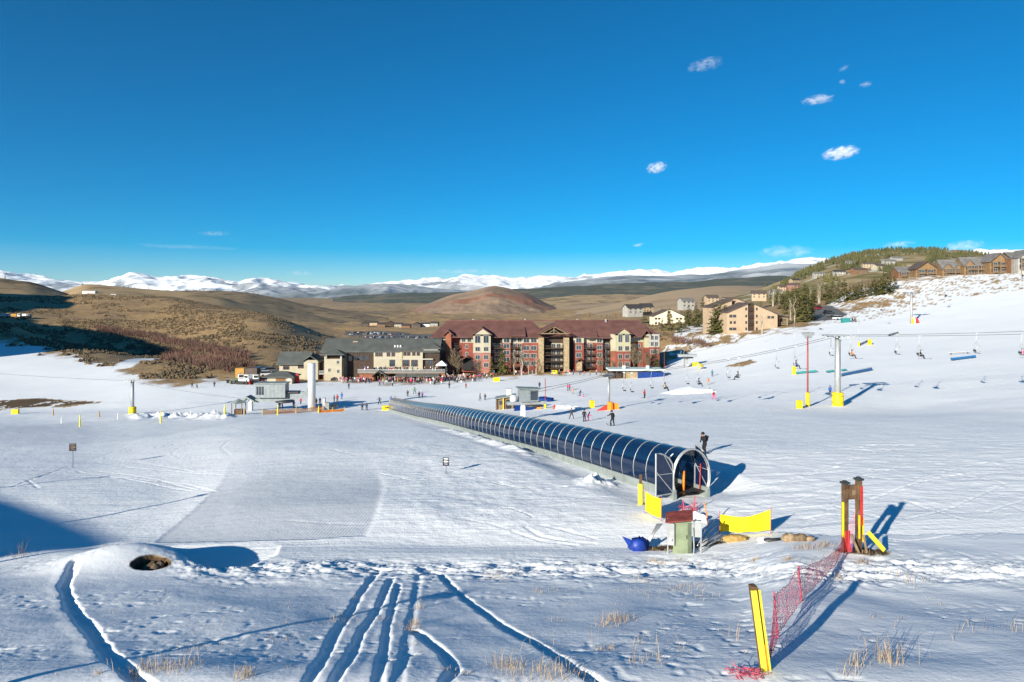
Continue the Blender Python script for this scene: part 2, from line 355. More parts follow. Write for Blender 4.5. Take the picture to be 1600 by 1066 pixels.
# thin patchy snow on the bank between the lodge and the tan building, and under the ridge homes
def inpoly(poly):
    X = PXG; Y = YIM; r = np.zeros(X.shape, bool); n = len(poly)
    for i in range(n):
        (x1, y1), (x2, y2) = poly[i], poly[(i + 1) % n]
        if y1 == y2: continue
        c = ((y1 > Y) != (y2 > Y)) & (X < (x2 - x1) * (Y - y1) / (y2 - y1) + x1); r ^= c
    return r
def patch(poly, val, dmax=480, dmin=150):
    global snow
    m = inpoly(poly) & (DG < dmax) & (DG > dmin); snow = np.where(m, np.clip(val, 0, 1), snow)
nzp = fbm(XS / 3, YS / 8, 83, 4, .62); nzp2 = fbm(XS / 1.8, YS / 4, 85, 4, .62)
patch([(1035, 548), (1060, 512), (1130, 500), (1180, 515), (1150, 535), (1085, 545), (1060, 560)], sstep(-.05, .12, nzp - .02))
patch([(1262, 505), (1300, 470), (1345, 452), (1600, 418), (1600, 452), (1500, 466), (1400, 492), (1330, 505)], sstep(-.30, -.14, nzp2))
patch([(1318, 470), (1395, 452), (1418, 462), (1390, 478), (1340, 488), (1310, 486)], sstep(.05, .2, nzp))
patch([(1130, 573), (1172, 562), (1182, 566), (1160, 573)], nzp * 0)
patch([(690, 584), (700, 578), (1000, 572), (1036, 572), (1035, 580), (1000, 580), (860, 583), (780, 588), (720, 590)], nzp * 0 + 0.0, 300)
patch([(0, 627), (60, 622), (110, 626), (160, 628), (100, 637), (40, 636), (0, 642)], sstep(.2, .35, nzp), 260)
patch([(-30, 628), (60, 622), (110, 626), (160, 630), (100, 634), (0, 640), (-30, 642)], sstep(.25, .4, nzp), 260)
# snowy cat track curling up between the left humps
tk = pline([(150, 580), (190, 575)]) + [np.array(at(p, d)) for p, d in ((205, 283), (212, 300), (228, 318), (250, 330))]
q, _, _ = dist_poly(XS, YS, tk); snow = np.maximum(snow, sstep(4.5, 3.0, q))
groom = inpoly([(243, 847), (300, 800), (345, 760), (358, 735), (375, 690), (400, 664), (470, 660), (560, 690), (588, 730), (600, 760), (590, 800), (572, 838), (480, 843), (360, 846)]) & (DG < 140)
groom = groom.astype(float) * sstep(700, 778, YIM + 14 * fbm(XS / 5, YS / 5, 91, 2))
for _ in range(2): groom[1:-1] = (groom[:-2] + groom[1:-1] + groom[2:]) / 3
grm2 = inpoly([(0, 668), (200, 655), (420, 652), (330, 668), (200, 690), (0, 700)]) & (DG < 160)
soil = np.zeros_like(Z)
soil = np.maximum(soil, sstep(1.26, 1.08, hd) * (DG < 45))
sx, sy = gp(1345, 863); soil = np.maximum(soil, sstep(1.15, .8, np.hypot((XS - sx) / 0.95, (YS - sy) / 0.62) + .35 * fbm(XS / .3, YS / .3, 93, 3)) * (DG < 45))
sx, sy = gp(1062, 856); soil = np.maximum(soil, sstep(1.15, .8, np.hypot((XS - sx - .1) / 1.9, (YS - sy - .2) / 0.55) + .5 * fbm(XS / .3, YS / .3, 95, 3)) * (DG < 45))
soil = np.maximum(soil, .85 * inpoly([(-30, 628), (60, 623), (108, 627), (155, 629), (100, 634), (0, 639), (-30, 641)]) * (DG < 260) * (DG > 150) * (snow < .5))
asph = (inpoly([(1255, 504), (1275, 478), (1300, 478), (1325, 492), (1300, 500)]) & (DG < 480) & (DG > 200)).astype(float)
snow = np.where(asph > .5, 0.0, snow); snow = np.where(soil > .05, snow * (1 - soil), snow)
lot = (inpoly([(535, 522), (560, 517), (690, 521), (690, 538), (600, 536)]) & (DG > 560) & (DG < 1050)).astype(float)
asph = np.maximum(asph, lot * .8)

def grid_obj(name, X, Y, ZZ, material, zone=None, smooth=True, tracked=None):
    n, m = X.shape; me = bpy.data.meshes.new(name)
    co = np.stack([X, Y, ZZ], -1).reshape(-1, 3).astype(np.float32)
    I = np.arange(n * m).reshape(n, m)
    q = np.stack([I[:-1, :-1], I[1:, :-1], I[1:, 1:], I[:-1, 1:]], -1).reshape(-1, 4).astype(np.int32)
    me.vertices.add(len(co)); me.vertices.foreach_set('co', co.ravel())
    me.loops.add(q.size); me.loops.foreach_set('vertex_index', q.ravel())
    me.polygons.add(len(q)); me.polygons.foreach_set('loop_start', np.arange(0, q.size, 4, dtype=np.int32))
    me.polygons.foreach_set('use_smooth', np.full(len(q), smooth))
    me.update(); me.validate()
    if zone is not None:
        a = me.color_attributes.new('zone', 'FLOAT_COLOR', 'POINT')
        a.data.foreach_set('color', np.stack(list(zone) + [np.ones_like(X)] * (4 - len(zone)), -1).reshape(-1).astype(np.float32))
    if tracked is not None:
        a = me.attributes.new('tracked', 'FLOAT', 'POINT'); a.data.foreach_set('value', tracked.reshape(-1).astype(np.float32))
    me.materials.append(material); o = bpy.data.objects.new(name, me); COL.objects.link(o); o['kind'] = 'structure'; return o

def terrain_material():
    m = bpy.data.materials.new('snowfield_and_scrub'); m.use_nodes = True; t = m.node_tree; b = t.nodes['Principled BSDF']; L = t.links.new
    def N(k, **kw):
        n = t.nodes.new(k)
        for a, v in kw.items(): setattr(n, a, v)
        return n
    def noise(scale, detail=5, rough=.55, vec=None):
        n = N('ShaderNodeTexNoise'); n.inputs['Scale'].default_value = scale; n.inputs['Detail'].default_value = detail; n.inputs['Roughness'].default_value = rough
        L(vec or tc.outputs['Object'], n.inputs['Vector']); return n.outputs['Fac']
    def mixc(f, a, c):
        n = N('ShaderNodeMix', data_type='RGBA')
        for i, v in ((6, a), (7, c)):
            if isinstance(v, tuple): n.inputs[i].default_value = rgb(v)
            else: L(v, n.inputs[i])
        if isinstance(f, float): n.inputs[0].default_value = f
        else: L(f, n.inputs[0])
        return n.outputs[2]
    def rng(f, lo, hi, a=0., c=1.):
        n = N('ShaderNodeMapRange'); n.inputs[1].default_value = lo; n.inputs[2].default_value = hi; n.inputs[3].default_value = a; n.inputs[4].default_value = c; L(f, n.inputs[0]); return n.outputs[0]
    def mul(a, c):
        n = N('ShaderNodeMath', operation='MULTIPLY')
        L(a, n.inputs[0])
        if isinstance(c, float): n.inputs[1].default_value = c
        else: L(c, n.inputs[1])
        return n.outputs[0]
    def add(a, c):
        n = N('ShaderNodeMath', operation='ADD'); L(a, n.inputs[0]); L(c, n.inputs[1]); return n.outputs[0]
    tc = N('ShaderNodeTexCoord'); at_ = N('ShaderNodeAttribute', attribute_name='zone'); sp = N('ShaderNodeSeparateColor'); L(at_.outputs['Color'], sp.inputs[0])
    # scrub: straw, olive sage and brown soil
    straw = mixc(rng(noise(.012, 6), .38, .62), (.57, .36, .16), (.43, .275, .135))
    sage = mixc(rng(noise(.28, 6, .65), .50, .66), straw, (.17, .12, .07))
    scrub = mixc(rng(noise(.045, 5, .6), .53, .70), sage, (.28, .19, .11))
    scrub = mixc(rng(noise(1.4, 3), .42, .7), scrub, (.10, .082, .04))
    soilc = mixc(rng(noise(4., 5), .4, .62), (.115, .07, .035), (.04, .027, .016))
    asph = mixc(rng(noise(.6, 4), .4, .6), (.10, .10, .105), (.16, .15, .145))
    n1 = rng(noise(.09, 4), .35, .65); snowc = mixc(n1, (.85, .86, .87), (.80, .82, .845))
    snowc = mixc(mul(sp.outputs[1], .8), snowc, (.52, .55, .60))  # combed rows darkened in colour, standing in for their fine self-shadowing
    c = mixc(sp.outputs[0], scrub, snowc); c = mixc(sp.outputs[2], c, soilc)
    al = N('ShaderNodeMath', operation='SUBTRACT'); al.inputs[0].default_value = 1.0; L(at_.outputs['Alpha'], al.inputs[1])
    c = mixc(al.outputs[0], c, asph); L(c, b.inputs['Base Color'])
    b.inputs['Roughness'].default_value = .75; b.inputs['Specular IOR Level'].default_value = .15
    # bump: wind crust, ski scratches and combed rows
    mp = N('ShaderNodeMapping'); mp.inputs['Rotation'].default_value = (0, 0, R(20)); mp.inputs['Scale'].default_value = (.28, 1.5, 1); L(tc.outputs['Object'], mp.inputs[0])
    streak = noise(.55, 5, .6, mp.outputs[0]); crust = noise(1.6, 6, .6); fine = noise(9., 3)
    wv = N('ShaderNodeTexWave', wave_type='BANDS', bands_direction='X', wave_profile='SIN'); wv.inputs['Scale'].default_value = 1.9; wv.inputs['Distortion'].default_value = .8; wv.inputs['Detail Scale'].default_value = .15
    mp2 = N('ShaderNodeMapping'); mp2.inputs['Rotation'].default_value = (0, 0, R(4)); L(tc.outputs['Object'], mp2.inputs[0]); L(mp2.outputs[0], wv.inputs[0])
    mp3 = N('ShaderNodeMapping'); mp3.inputs['Rotation'].default_value = (0, 0, R(-38)); mp3.inputs['Scale'].default_value = (.12, 2.2, 1); L(tc.outputs['Object'], mp3.inputs[0])
    st2 = noise(.9, 6, .65, mp3.outputs[0])
    trk = N('ShaderNodeAttribute', attribute_name='tracked')
    crisp = noise(3.2, 7, .7)
    h = add(add(mul(add(mul(streak, .26), add(mul(st2, .24), mul(crisp, .13))), trk.outputs['Fac']), mul(crust, .09)), mul(fine, .03))
    h = add(h, mul(mul(wv.outputs['Fac'], sp.outputs[1]), .022))
    bp = N('ShaderNodeBump'); bp.inputs['Strength'].default_value = .55; bp.inputs['Distance'].default_value = .45; L(h, bp.inputs['Height']); L(bp.outputs[0], b.inputs['Normal'])
    return m
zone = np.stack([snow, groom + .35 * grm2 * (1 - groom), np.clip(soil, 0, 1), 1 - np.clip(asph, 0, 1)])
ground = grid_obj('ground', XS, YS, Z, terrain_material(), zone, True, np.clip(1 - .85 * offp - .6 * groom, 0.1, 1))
def gh(x, y):
    px = x / y * F + 800; return float(_bil(Z, np.array(px), np.array(y)))
def g3(px, py, dz=0.0):
    x, y = gp(px, py); return (x, y, gh(x, y) + dz)
def gd(px, d, dz=0.0):
    x, y = at(px, d); return (x, y, gh(x, y) + dz)
def size(pixels, d): return pixels * d / F
# the slope carries on behind and beneath the viewpoint
zb = float(np.mean(Z[:, 0])) - .03
bm_ = MB(); bm_.add([(-700, -500, zb + 1), (700, -500, zb + 1), (14.5, 7.02, zb), (-15.5, 7.02, zb)], [(0, 1, 2, 3)])
back = bm_.build('ground_behind', ground.data.materials[0]); back['kind'] = 'structure'
# ------------------------------------------------------------------ hills and mountains, each a landform at its own distance
def hill_mat(name, base, dark, patch_=None, scale=.004, dk=(.5, .62), snowline=None, snowc=(.84, .86, .88), pth=(.52, .6), pscale=.0016):
    m = bpy.data.materials.new(name); m.use_nodes = True; t = m.node_tree; b = t.nodes['Principled BSDF']; L = t.links.new
    tc = t.nodes.new('ShaderNodeTexCoord')
    def noise(s, det=7, ro=.6):
        n = t.nodes.new('ShaderNodeTexNoise'); n.inputs['Scale'].default_value = s; n.inputs['Detail'].default_value = det; n.inputs['Roughness'].default_value = ro; L(tc.outputs['Object'], n.inputs[0]); return n.outputs['Fac']
    def rng(f, lo, hi):
        n = t.nodes.new('ShaderNodeMapRange'); n.inputs[1].default_value = lo; n.inputs[2].default_value = hi; L(f, n.inputs[0]); return n.outputs[0]
    def mixc(f, a, c):
        n = t.nodes.new('ShaderNodeMix'); n.data_type = 'RGBA'
        for i, v in ((6, a), (7, c)):
            if isinstance(v, tuple): n.inputs[i].default_value = rgb(v)
            else: L(v, n.inputs[i])
        L(f, n.inputs[0]); return n.outputs[2]
    c = mixc(rng(noise(scale), *dk), base, dark)
    if patch_: c = mixc(rng(noise(pscale, 5, .5), *pth), c, patch_)
    if snowline:
        at_ = t.nodes.new('ShaderNodeAttribute'); at_.attribute_name = 'zone'; sp = t.nodes.new('ShaderNodeSeparateColor'); L(at_.outputs['Color'], sp.inputs[0])
        c = mixc(sp.outputs[0], c, snowc)
    L(c, b.inputs['Base Color']); b.inputs['Roughness'].default_value = .9; b.inputs['Specular IOR Level'].default_value = .05
    return m
HILL = {}
def hill(name, crest, D, Dfoot, yfoot, material, amp=0.0, nscale=300., p=1.0, seed=0, step=2.4, nt_=70, rid=False, snowf=None, crestamp=1.0, back=1.5, amp2=0.0):
    cx = np.array([c[0] for c in crest], float); cy = np.array([c[1] for c in crest], float)
    px = np.arange(cx[0], cx[-1] + step, step); yc = pchip(cx, cy, px)
    Dc = np.interp(px, cx, D) if isinstance(D, (list, tuple)) else np.full(px.shape, float(D))
    if len(px) > 8:
        for _ in range(2): yc[1:-1] = (yc[:-2] + 2 * yc[1:-1] + yc[2:]) / 4
    s = np.concatenate([np.linspace(0, 1, nt_), np.linspace(1, back, 14)[1:]])
    S, PX = np.meshgrid(s, px, indexing='xy'); DC = Dc[:, None]
    d = Dfoot + (DC - Dfoot) * S
    zt_ = _bil(Z, np.clip(px, PXC[0], PXC[-1]), np.full(px.shape, float(Dfoot)))
    zf = (np.minimum(zt_, (HZ - yfoot) * Dfoot / F) - 0.012 * Dfoot)[:, None]; zc = (HZ - yc)[:, None] * DC / F
    up = np.clip(S, 0, 1) ** p; zz = zf + (zc - zf) * up
    zz = np.where(S > 1, zc - (zc - zf) * ((S - 1) / (back - 1)) ** 1.4, zz)
    X = (PX - 800) / F * DC * (0.0 + d / DC); Y = d
    nz_ = (ridged(X / nscale, Y / nscale, seed, 5) if rid else fbm(X / nscale, Y / nscale, seed, 5, .52))
    env = np.clip(S, 0, 1) ** .7 * (1 + (crestamp - 1) * sstep(.4, .96, S))
    edge = np.minimum(sstep(0, 20, PX - px[0]), sstep(0, 20, px[-1] - PX)) if step <= 3 else 1.0
    zz = zz + (nz_ * amp * env + amp2 * ridged(X / (nscale * .28), Y / (nscale * .28), seed + 50, 4) * np.clip(S, 0, 1)) * edge
    zn = None
    if snowf is not None:
        h = (zz - zf) / max(1e-3, float(np.max(zz - zf))); zn = (snowf(PX, S, h, X, Y), h, h * 0, h * 0 + 1)
    o = grid_obj(name, X, Y, zz, material, zn)
    HILL[name] = (px, s, X, Y, zz); return o
def on_hill(name, px, s_):
    """a point on a hill: bearing pixel and share of the way up"""
    P, s, X, Y, zz = HILL[name]; i = int(np.clip(np.searchsorted(P, px), 0, len(P) - 1)); j = int(np.clip(np.searchsorted(s, s_), 0, len(s) - 1))
    return (float(X[i, j]), float(Y[i, j]), float(zz[i, j]))

m_brown = hill_mat('scrub_hill', (.38, .27, .15), (.19, .14, .08), None, .012)
m_dark = hill_mat('dark_scrub_hill', (.28, .205, .12), (.13, .10, .06), None, .02)
m_tan = hill_mat('tan_hill', (.40, .29, .18), (.29, .21, .13), None, .003)
m_butte = hill_mat('red_butte_soil', (.31, .215, .145), (.22, .155, .11), (.30, .145, .09), .004, (.42, .6), pth=(.52, .60), pscale=.0032)
m_forest = hill_mat('distant_forest', (.085, .09, .062), (.17, .145, .10), None, .004, (.5, .64))
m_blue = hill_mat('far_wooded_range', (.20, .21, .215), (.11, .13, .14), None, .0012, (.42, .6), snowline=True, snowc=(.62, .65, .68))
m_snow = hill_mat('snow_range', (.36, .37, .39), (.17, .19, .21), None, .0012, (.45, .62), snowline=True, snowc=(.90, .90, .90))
m_ftree = hill_mat('wooded_hill_soil', (.36, .27, .15), (.15, .13, .05), (.55, .54, .50), .022, (.42, .58), pth=(.60, .68), pscale=.028)

hill('left_scrub_hill', [(-700, 405), (-300, 415), (-120, 424), (-20, 432), (40, 440), (80, 452), (108, 461), (135, 470)], 1150, 860, 468, m_dark, 3.0, 60, 1.0, 1)
hill('round_hill', [(40, 475), (70, 464), (100, 455), (140, 444), (180, 447), (230, 452), (300, 457), (340, 463), (380, 475), (430, 489), (480, 502), (520, 510)], 1600, 1150, 468, m_brown, 2.0, 120, 1.0, 2)
hill('bench_hill', [(170, 470), (220, 459), (300, 455), (380, 457), (420, 463), (470, 474), (520, 483), (570, 491), (640, 502)], 2300, 1250, 492, m_dark, 8.0, 260, .9, 3)
hill('valley_hills', [(330, 492), (420, 482), (480, 478), (560, 476), (640, 477), (720, 474), (800, 476), (900, 486)], 4300, 2300, 496, m_brown, 12, 420, .8, 4)
hill('low_mound', [(380, 497), (440, 492), (500, 489), (545, 492), (600, 499), (650, 505)], 1900, 1450, 506, m_dark, 3, 150, 1.0, 14)
hill('red_butte', [(540, 503), (600, 495), (640, 487), (670, 475), (705, 462), (740, 454), (770, 447), (790, 449), (812, 455), (835, 464), (862, 478), (890, 491), (930, 503)], 3200, 2300, 505, m_butte, 26, 330, 1.15, 5, rid=True, crestamp=.15)
hill('tan_hills', [(800, 508), (860, 494), (930, 482), (980, 472), (1030, 460), (1080, 452), (1140, 447), (1190, 449), (1240, 458), (1300, 470)], 2600, 900, 503, m_tan, 9, 420, .75, 6)
hill('butte_shoulder', [(780, 478), (840, 468), (900, 462), (960, 459), (1020, 458), (1080, 462), (1140, 470)], 4200, 3000, 486, m_brown, 16, 420, .8, 16)
hill('forest_ridge', [(520, 466), (600, 461), (680, 457), (740, 456), (820, 453), (880, 448), (930, 445), (1000, 443), (1080, 440), (1160, 434), (1220, 432), (1300, 436)], 6500, 4200, 468, m_forest, 30, 520, .9, 7)
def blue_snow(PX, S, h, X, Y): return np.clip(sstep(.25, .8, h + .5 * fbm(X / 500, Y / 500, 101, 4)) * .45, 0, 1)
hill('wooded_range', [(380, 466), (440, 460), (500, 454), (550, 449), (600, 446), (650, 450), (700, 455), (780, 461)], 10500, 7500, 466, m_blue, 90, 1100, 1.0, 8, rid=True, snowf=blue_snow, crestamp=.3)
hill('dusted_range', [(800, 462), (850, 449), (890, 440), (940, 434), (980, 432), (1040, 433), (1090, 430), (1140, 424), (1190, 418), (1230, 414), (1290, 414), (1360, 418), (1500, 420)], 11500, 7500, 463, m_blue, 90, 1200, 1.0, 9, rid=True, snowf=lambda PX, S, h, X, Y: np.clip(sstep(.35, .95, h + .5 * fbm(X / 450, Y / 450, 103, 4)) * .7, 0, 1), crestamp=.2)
SNOWY = [(-900, 425), (-500, 415), (-200, 420), (0, 423), (25, 427), (60, 431), (95, 437), (125, 441), (160, 440), (180, 433), (205, 426), (228, 428), (250, 432), (285, 430), (318, 431), (350, 437), (375, 440), (396, 433), (430, 437), (470, 443), (520, 448), (560, 448),
         (600, 444), (650, 440), (690, 436), (718, 432), (750, 433), (790, 433), (825, 435), (860, 432), (890, 432), (930, 431), (980, 426), (1010, 424), (1060, 425), (1110, 420), (1150, 420), (1195, 414), (1235, 408), (1268, 402), (1300, 403), (1350, 402), (1420, 398), (1500, 393), (1580, 392), (1700, 395), (1900, 400), (2400, 415)]
def white_snow(PX, S, h, X, Y):
    n = fbm(X / 700, Y / 700, 105, 5, .6)
    lim = np.interp(PX, [-900, 100, 180, 420, 520, 680, 900, 1400], [.40, .52, .46, .55, .85, .68, .60, .6])
    return np.clip(sstep(-.10, .10, S - lim + .75 * n), 0, 1)
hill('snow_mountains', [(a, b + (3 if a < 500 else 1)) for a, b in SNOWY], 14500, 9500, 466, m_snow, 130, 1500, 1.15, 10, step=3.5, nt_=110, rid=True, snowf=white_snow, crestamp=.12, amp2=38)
hill('wooded_hill', [(1120, 470), (1170, 458), (1215, 442), (1250, 427), (1290, 411), (1330, 400), (1380, 392), (1420, 390), (1460, 389), (1495, 392), (1530, 398), (1570, 404), (1640, 408), (1760, 408)], 1500, 520, 478, m_ftree, 5, 90, .85, 11)
hill('grey_dome_hill', [(1420, 410), (1460, 397), (1490, 390), (1510, 391), (1535, 398), (1570, 410), (1600, 420)], 2400, 1900, 425, m_brown, 4, 200, 1.0, 12)
hill('low_snowy_rise', [(1470, 420), (1520, 398), (1560, 392), (1600, 390), (1660, 394), (1740, 410)], 3600, 2900, 430, m_snow, 5, 300, 1, 13, snowf=lambda PX, S, h, X, Y: h * 0 + 1)

# unseen ridge added left of the frame, its crest shaped to shade the brown hillside
SHc = [(-338, 135, -22), (-350, 152, -20), (-386, 166, -20), (-450, 180, -19), (-496, 190, -18), (-552, 165, -16), (-620, 176, -10), (-700, 232, 0), (-790, 260, 6), (-900, 290, 10), (-1000, 310, 12)]
cc_ = np.linspace(-338, -1000, 150); am = np.interp(-cc_, [-q[0] for q in SHc], [q[1] for q in SHc]); zq = np.interp(-cc_, [-q[0] for q in SHc], [q[2] for q in SHc])
am = am + 14 * fbm(cc_ / 40, cc_ * 0, 131, 3)
t_ = np.linspace(-1, 1, 25)[None, :]; ac = (am - 150)[:, None] + t_ * 70; cg = np.repeat(cc_[:, None], 25, 1)
zr = (zq + 48.7 * sstep(336, 352, -cc_))[:, None]
zz_ = -45 + (zr + 45) * (1 - np.abs(t_)) ** .8
grid_obj('shadow_ridge', cg * .8 + ac * .6, -cg * .6 + ac * .8, zz_, m_brown)
# ------------------------------------------------------------------ materials for built things
M = {}
def mk(n, *a, **k): M[n] = mat(n, *a, **k); return M[n]
mk('steel_grey', (.25, .28, .29), .5, .2, .15, 1.5); mk('galv', (.46, .47, .47), .45, .55, .15, 2.5); mk('white_metal', (.68, .69, .69), .4, .25, .08, 3); mk('green_grey', (.24, .27, .26), .55, .1, .2, 2)
mk('dark_metal', (.06, .06, .065), .5, .4, .3, 4); mk('black', (.015, .015, .017), .6, 0, .3, 5); mk('rubber', (.03, .03, .03), .8, 0, .3, 6)
mk('yellow', (.74, .54, .012), .55, 0, .12, 4); mk('lime_yellow', (.74, .62, .05), .5, 0, .10, 5); mk('yellow_cloth', (.78, .57, .01), .75, 0, .12, 6)
mk('orange', (.85, .24, .02), .6, 0, .15, 5); mk('red', (.45, .035, .03), .6, 0, .2, 5); mk('net_red', (.50, .07, .11), .6, 0, .2, 8); mk('net_orange', (.9, .36, .05), .6, 0, .2, 8)
mk('timber', (.13, .075, .04), .8, 0, .45, 3, bump=.4, bscale=25); mk('weathered_wood', (.23, .16, .10), .85, 0, .4, 4, bump=.4, bscale=25)
mk('tarp_shade_blue', (.01, .04, .19), .45, 0, .3, 3); mk('cab_green', (.20, .24, .15), .55, .1, .22, 2.5); mk('cab_dark', (.10, .125, .085), .6, .1, .3, 2.5); mk('rust_red', (.19, .045, .035), .6, .1, .35, 3)
mk('straw', (.42, .27, .09), .9, 0, .4, 6, bump=.5); mk('rock', (.17, .12, .075), .9, 0, .5, 5, bump=.5, bscale=12); mk('tan_rock', (.29, .21, .13), .9, 0, .4, 5, bump=.5, bscale=12)
mk('sign_dark', (.02, .018, .03), .5, 0, .2, 5); mk('sign_white', (.75, .75, .75), .6, 0, .05, 5); mk('snowlump', (.84, .85, .87), .8, 0, .05, 3, bump=.3)
mk('red_pole', (.33, .06, .05), .6, .1, .25, 4); mk('bag_blue', (.012, .04, .26), .45, 0, .3, 3); mk('blue_plastic', (.015, .10, .25), .4, 0, .15, 3); mk('teal_plastic', (.03, .20, .20), .4, 0, .15, 3); mk('skiblack', (.02, .02, .025), .35, 0, .2, 5)
def glass(name, col, alpha, rough=.08):
    m = bpy.data.materials.new(name); m.use_nodes = True; t = m.node_tree; b = t.nodes['Principled BSDF']
    b.inputs['Base Color'].default_value = rgb(col); b.inputs['Roughness'].default_value = rough; b.inputs['Specular IOR Level'].default_value = .7
    b.inputs['Alpha'].default_value = alpha
    tc = t.nodes.new('ShaderNodeTexCoord'); n = t.nodes.new('ShaderNodeTexNoise'); n.inputs['Scale'].default_value = 1.3; t.links.new(tc.outputs['Object'], n.inputs[0])
    bp = t.nodes.new('ShaderNodeBump'); bp.inputs['Strength'].default_value = .08; bp.inputs['Distance'].default_value = .1; t.links.new(n.outputs[0], bp.inputs['Height']); t.links.new(bp.outputs[0], b.inputs['Normal'])
    M[name] = m; return m
glass('smoked', (.004, .016, .05), .90, .10); glass('window', (.03, .04, .055), 1.0, .05)
M['window'].node_tree.nodes['Principled BSDF'].inputs['Specular IOR Level'].default_value = .9

# ------------------------------------------------------------------ covered conveyor (magic carpet tunnel)
def tp(s, n, h):
    x = TA[0] + TD[0] * s + TN[0] * n; y = TA[1] + TD[1] * s + TN[1] * n
    return Vector((x, y, tz(TA[1] + TD[1] * s) + h))
tun = thing('conveyor_tunnel', 'long dark glazed conveyor tunnel with pale hoops running down the snow slope', 'ski conveyor', (TA[0], TA[1], tz(TA[1])))
TO = Vector(tun.location)
def arch(a0=-26, a1=206, k=17, off=0.0, A=1.22, B=1.66, z0=.95):
    return [((A + off) * math.cos(R(a0 + (a1 - a0) * i / (k - 1))), z0 + (B + off) * math.sin(R(a0 + (a1 - a0) * i / (k - 1)))) for i in range(k)]
NH = 72; step_ = TL / (NH - 1)
prof = arch(); profo = arch(off=.014)
for i in range(NH):
    s = i * step_
    if i not in (0,):
        mb = MB(); mb.tube([tp(s, n, h) - TO for n, h in profo], .021, 6); mb.build('hoop', M['galv'], tun, True)
    if i < NH - 1:
        s0 = s if i > 0 else s + .05
        mb = MB(); k = len(prof); lo = 4 if i == 0 else 0          # the first bay has its side doors swung open
        pr = prof[2:k - 5] if i == 0 else prof
        k = len(pr)
        mb.add([tp(s0, n, h) - TO for n, h in pr] + [tp(s + step_, n, h) - TO for n, h in pr], [(j, j + 1, k + j + 1, k + j) for j in range(k - 1)])
        mb.build('glazing_panel', M['smoked'], tun, True)
for sgn in (-1, 1):
    mb = MB(); n0, n1 = sorted((sgn * 1.02, sgn * 1.24)); ss = [i * TL / 60 for i in range(61)]; base = []
    for s in ss: base += [tp(s, n0, -.46) - TO, tp(s, n1, -.46) - TO, tp(s, n1, .30) - TO, tp(s, n0, .30) - TO]
    fs = []
    for i in range(60):
        for k in range(4): fs.append((i * 4 + k, i * 4 + (k + 1) % 4, i * 4 + 4 + (k + 1) % 4, i * 4 + 4 + k))
    fs += [(0, 1, 2, 3), (240, 241, 242, 243)]
    mb.add(base, fs); mb.build('base_rail', M['green_grey'], tun)
mb = MB(); vs = []
for i in range(61): vs += [tp(i * TL / 60, -.9, .1) - TO, tp(i * TL / 60, .9, .1) - TO]
mb.add(vs, [(2 * i, 2 * i + 1, 2 * i + 3, 2 * i + 2) for i in range(60)]); mb.build('conveyor_belt', M['rubber'], tun)
for i in range(16):
    mb = MB(); s = 2 + i * 4.2; mb.tube([tp(s, -1.13, -.4) - TO, tp(s, -1.13, -1.0) - TO], .07, 6); mb.build('support_leg', M['green_grey'], tun)
mb = MB()
pf = arch(-30, 210, 25, .02)
for a in (0, .16): mb.tube([tp(a, n, h) - TO for n, h in pf], .045, 8)
mb.add([tp(0, n, h) - TO for n, h in pf] + [tp(.16, n, h) - TO for n, h in pf], [(j, j + 1, 26 + j - 1 + 1 - 1 + 0 + 1, 25 + j) for j in range(24)])
mb.build('portal_frame', M['galv'], tun, True)
def leaf(sgn, ang):
    """half of the arched double door, swung open"""
    hin = tp(0.1, sgn * 1.2, 0); d = Vector((TN[0], TN[1], 0)) * sgn; d = Matrix.Rotation(ang, 3, 'Z') @ d
    out = [(0, .12)] + [(1.2 * (1 - math.cos(R(q))), .95 + .55 + 1.05 * math.sin(R(q))) for q in (0, 20, 40, 60, 75, 90)] + [(1.2, .12)]
    out = [(u, z) for u, z in out]
    def W(u, z): return hin + d * u + Vector((0, 0, z)) - TO
    fr = MB(); fr.tube([W(*q) for q in out + [out[0]]], .05, 6); fr.tube([W(.05, .2), W(1.15, 1.45)], .035, 5); fr.tube([W(.05, 1.4), W(.62, 2.35)], .03, 5); fr.tube([W(0.0, 1.3), W(1.2, 1.3)], .025, 5)
    o = fr.build('door', M['galv'], tun)
    p = MB(); nrm = d.cross(Vector((0, 0, 1))) * .012
    p.add([W(*q) + nrm for q in out] + [W(*q) - nrm for q in out], [tuple(range(len(out))), tuple(range(len(out), 2 * len(out)))[::-1]]); p.build('door_pane', M['smoked'], o)
leaf(-1, R(4)); leaf(1, R(97))
mb = MB(); mb.tube([tp(.6, -.9, 2.35) - TO, tp(1.55, -1.15, 1.5) - TO], .04, 6); mb.tube([tp(.1, -1.12, 1.55) - TO, tp(1.55, -1.18, 1.5) - TO], .04, 6); mb.build('brace', M['white_metal'], tun)

# ------------------------------------------------------------------ poles and pads
def lean_tube(name, label, cat, p, h, r, m, dx=0, dy=0, group=None, n=8):
    o = MB().tube([(0, 0, -.25), (dx * .5, dy * .5, h * .5), (dx, dy, h)], [r, r, r * .92], n).build(name, m, None, True, p); return tag(o, label, cat, group)
p = tp(.7, -.15, 0.12); lean_tube('delineator', 'orange padded pole standing inside the conveyor tunnel mouth', 'pole', p, 1.15, .1, M['orange'], .02, 0)
p = tp(.5, .85, .2); lean_tube('bamboo_pole', 'red and yellow pole leaning inside the right of the tunnel mouth', 'pole', p, 1.4, .035, M['red'], .12, .2)
p = tp(.15, -1.0, -.3); lean_tube('strap_pole', 'thin yellow pole leaning at the left foot of the tunnel mouth', 'pole', p, 1.6, .03, M['yellow'], -.45, -.1)

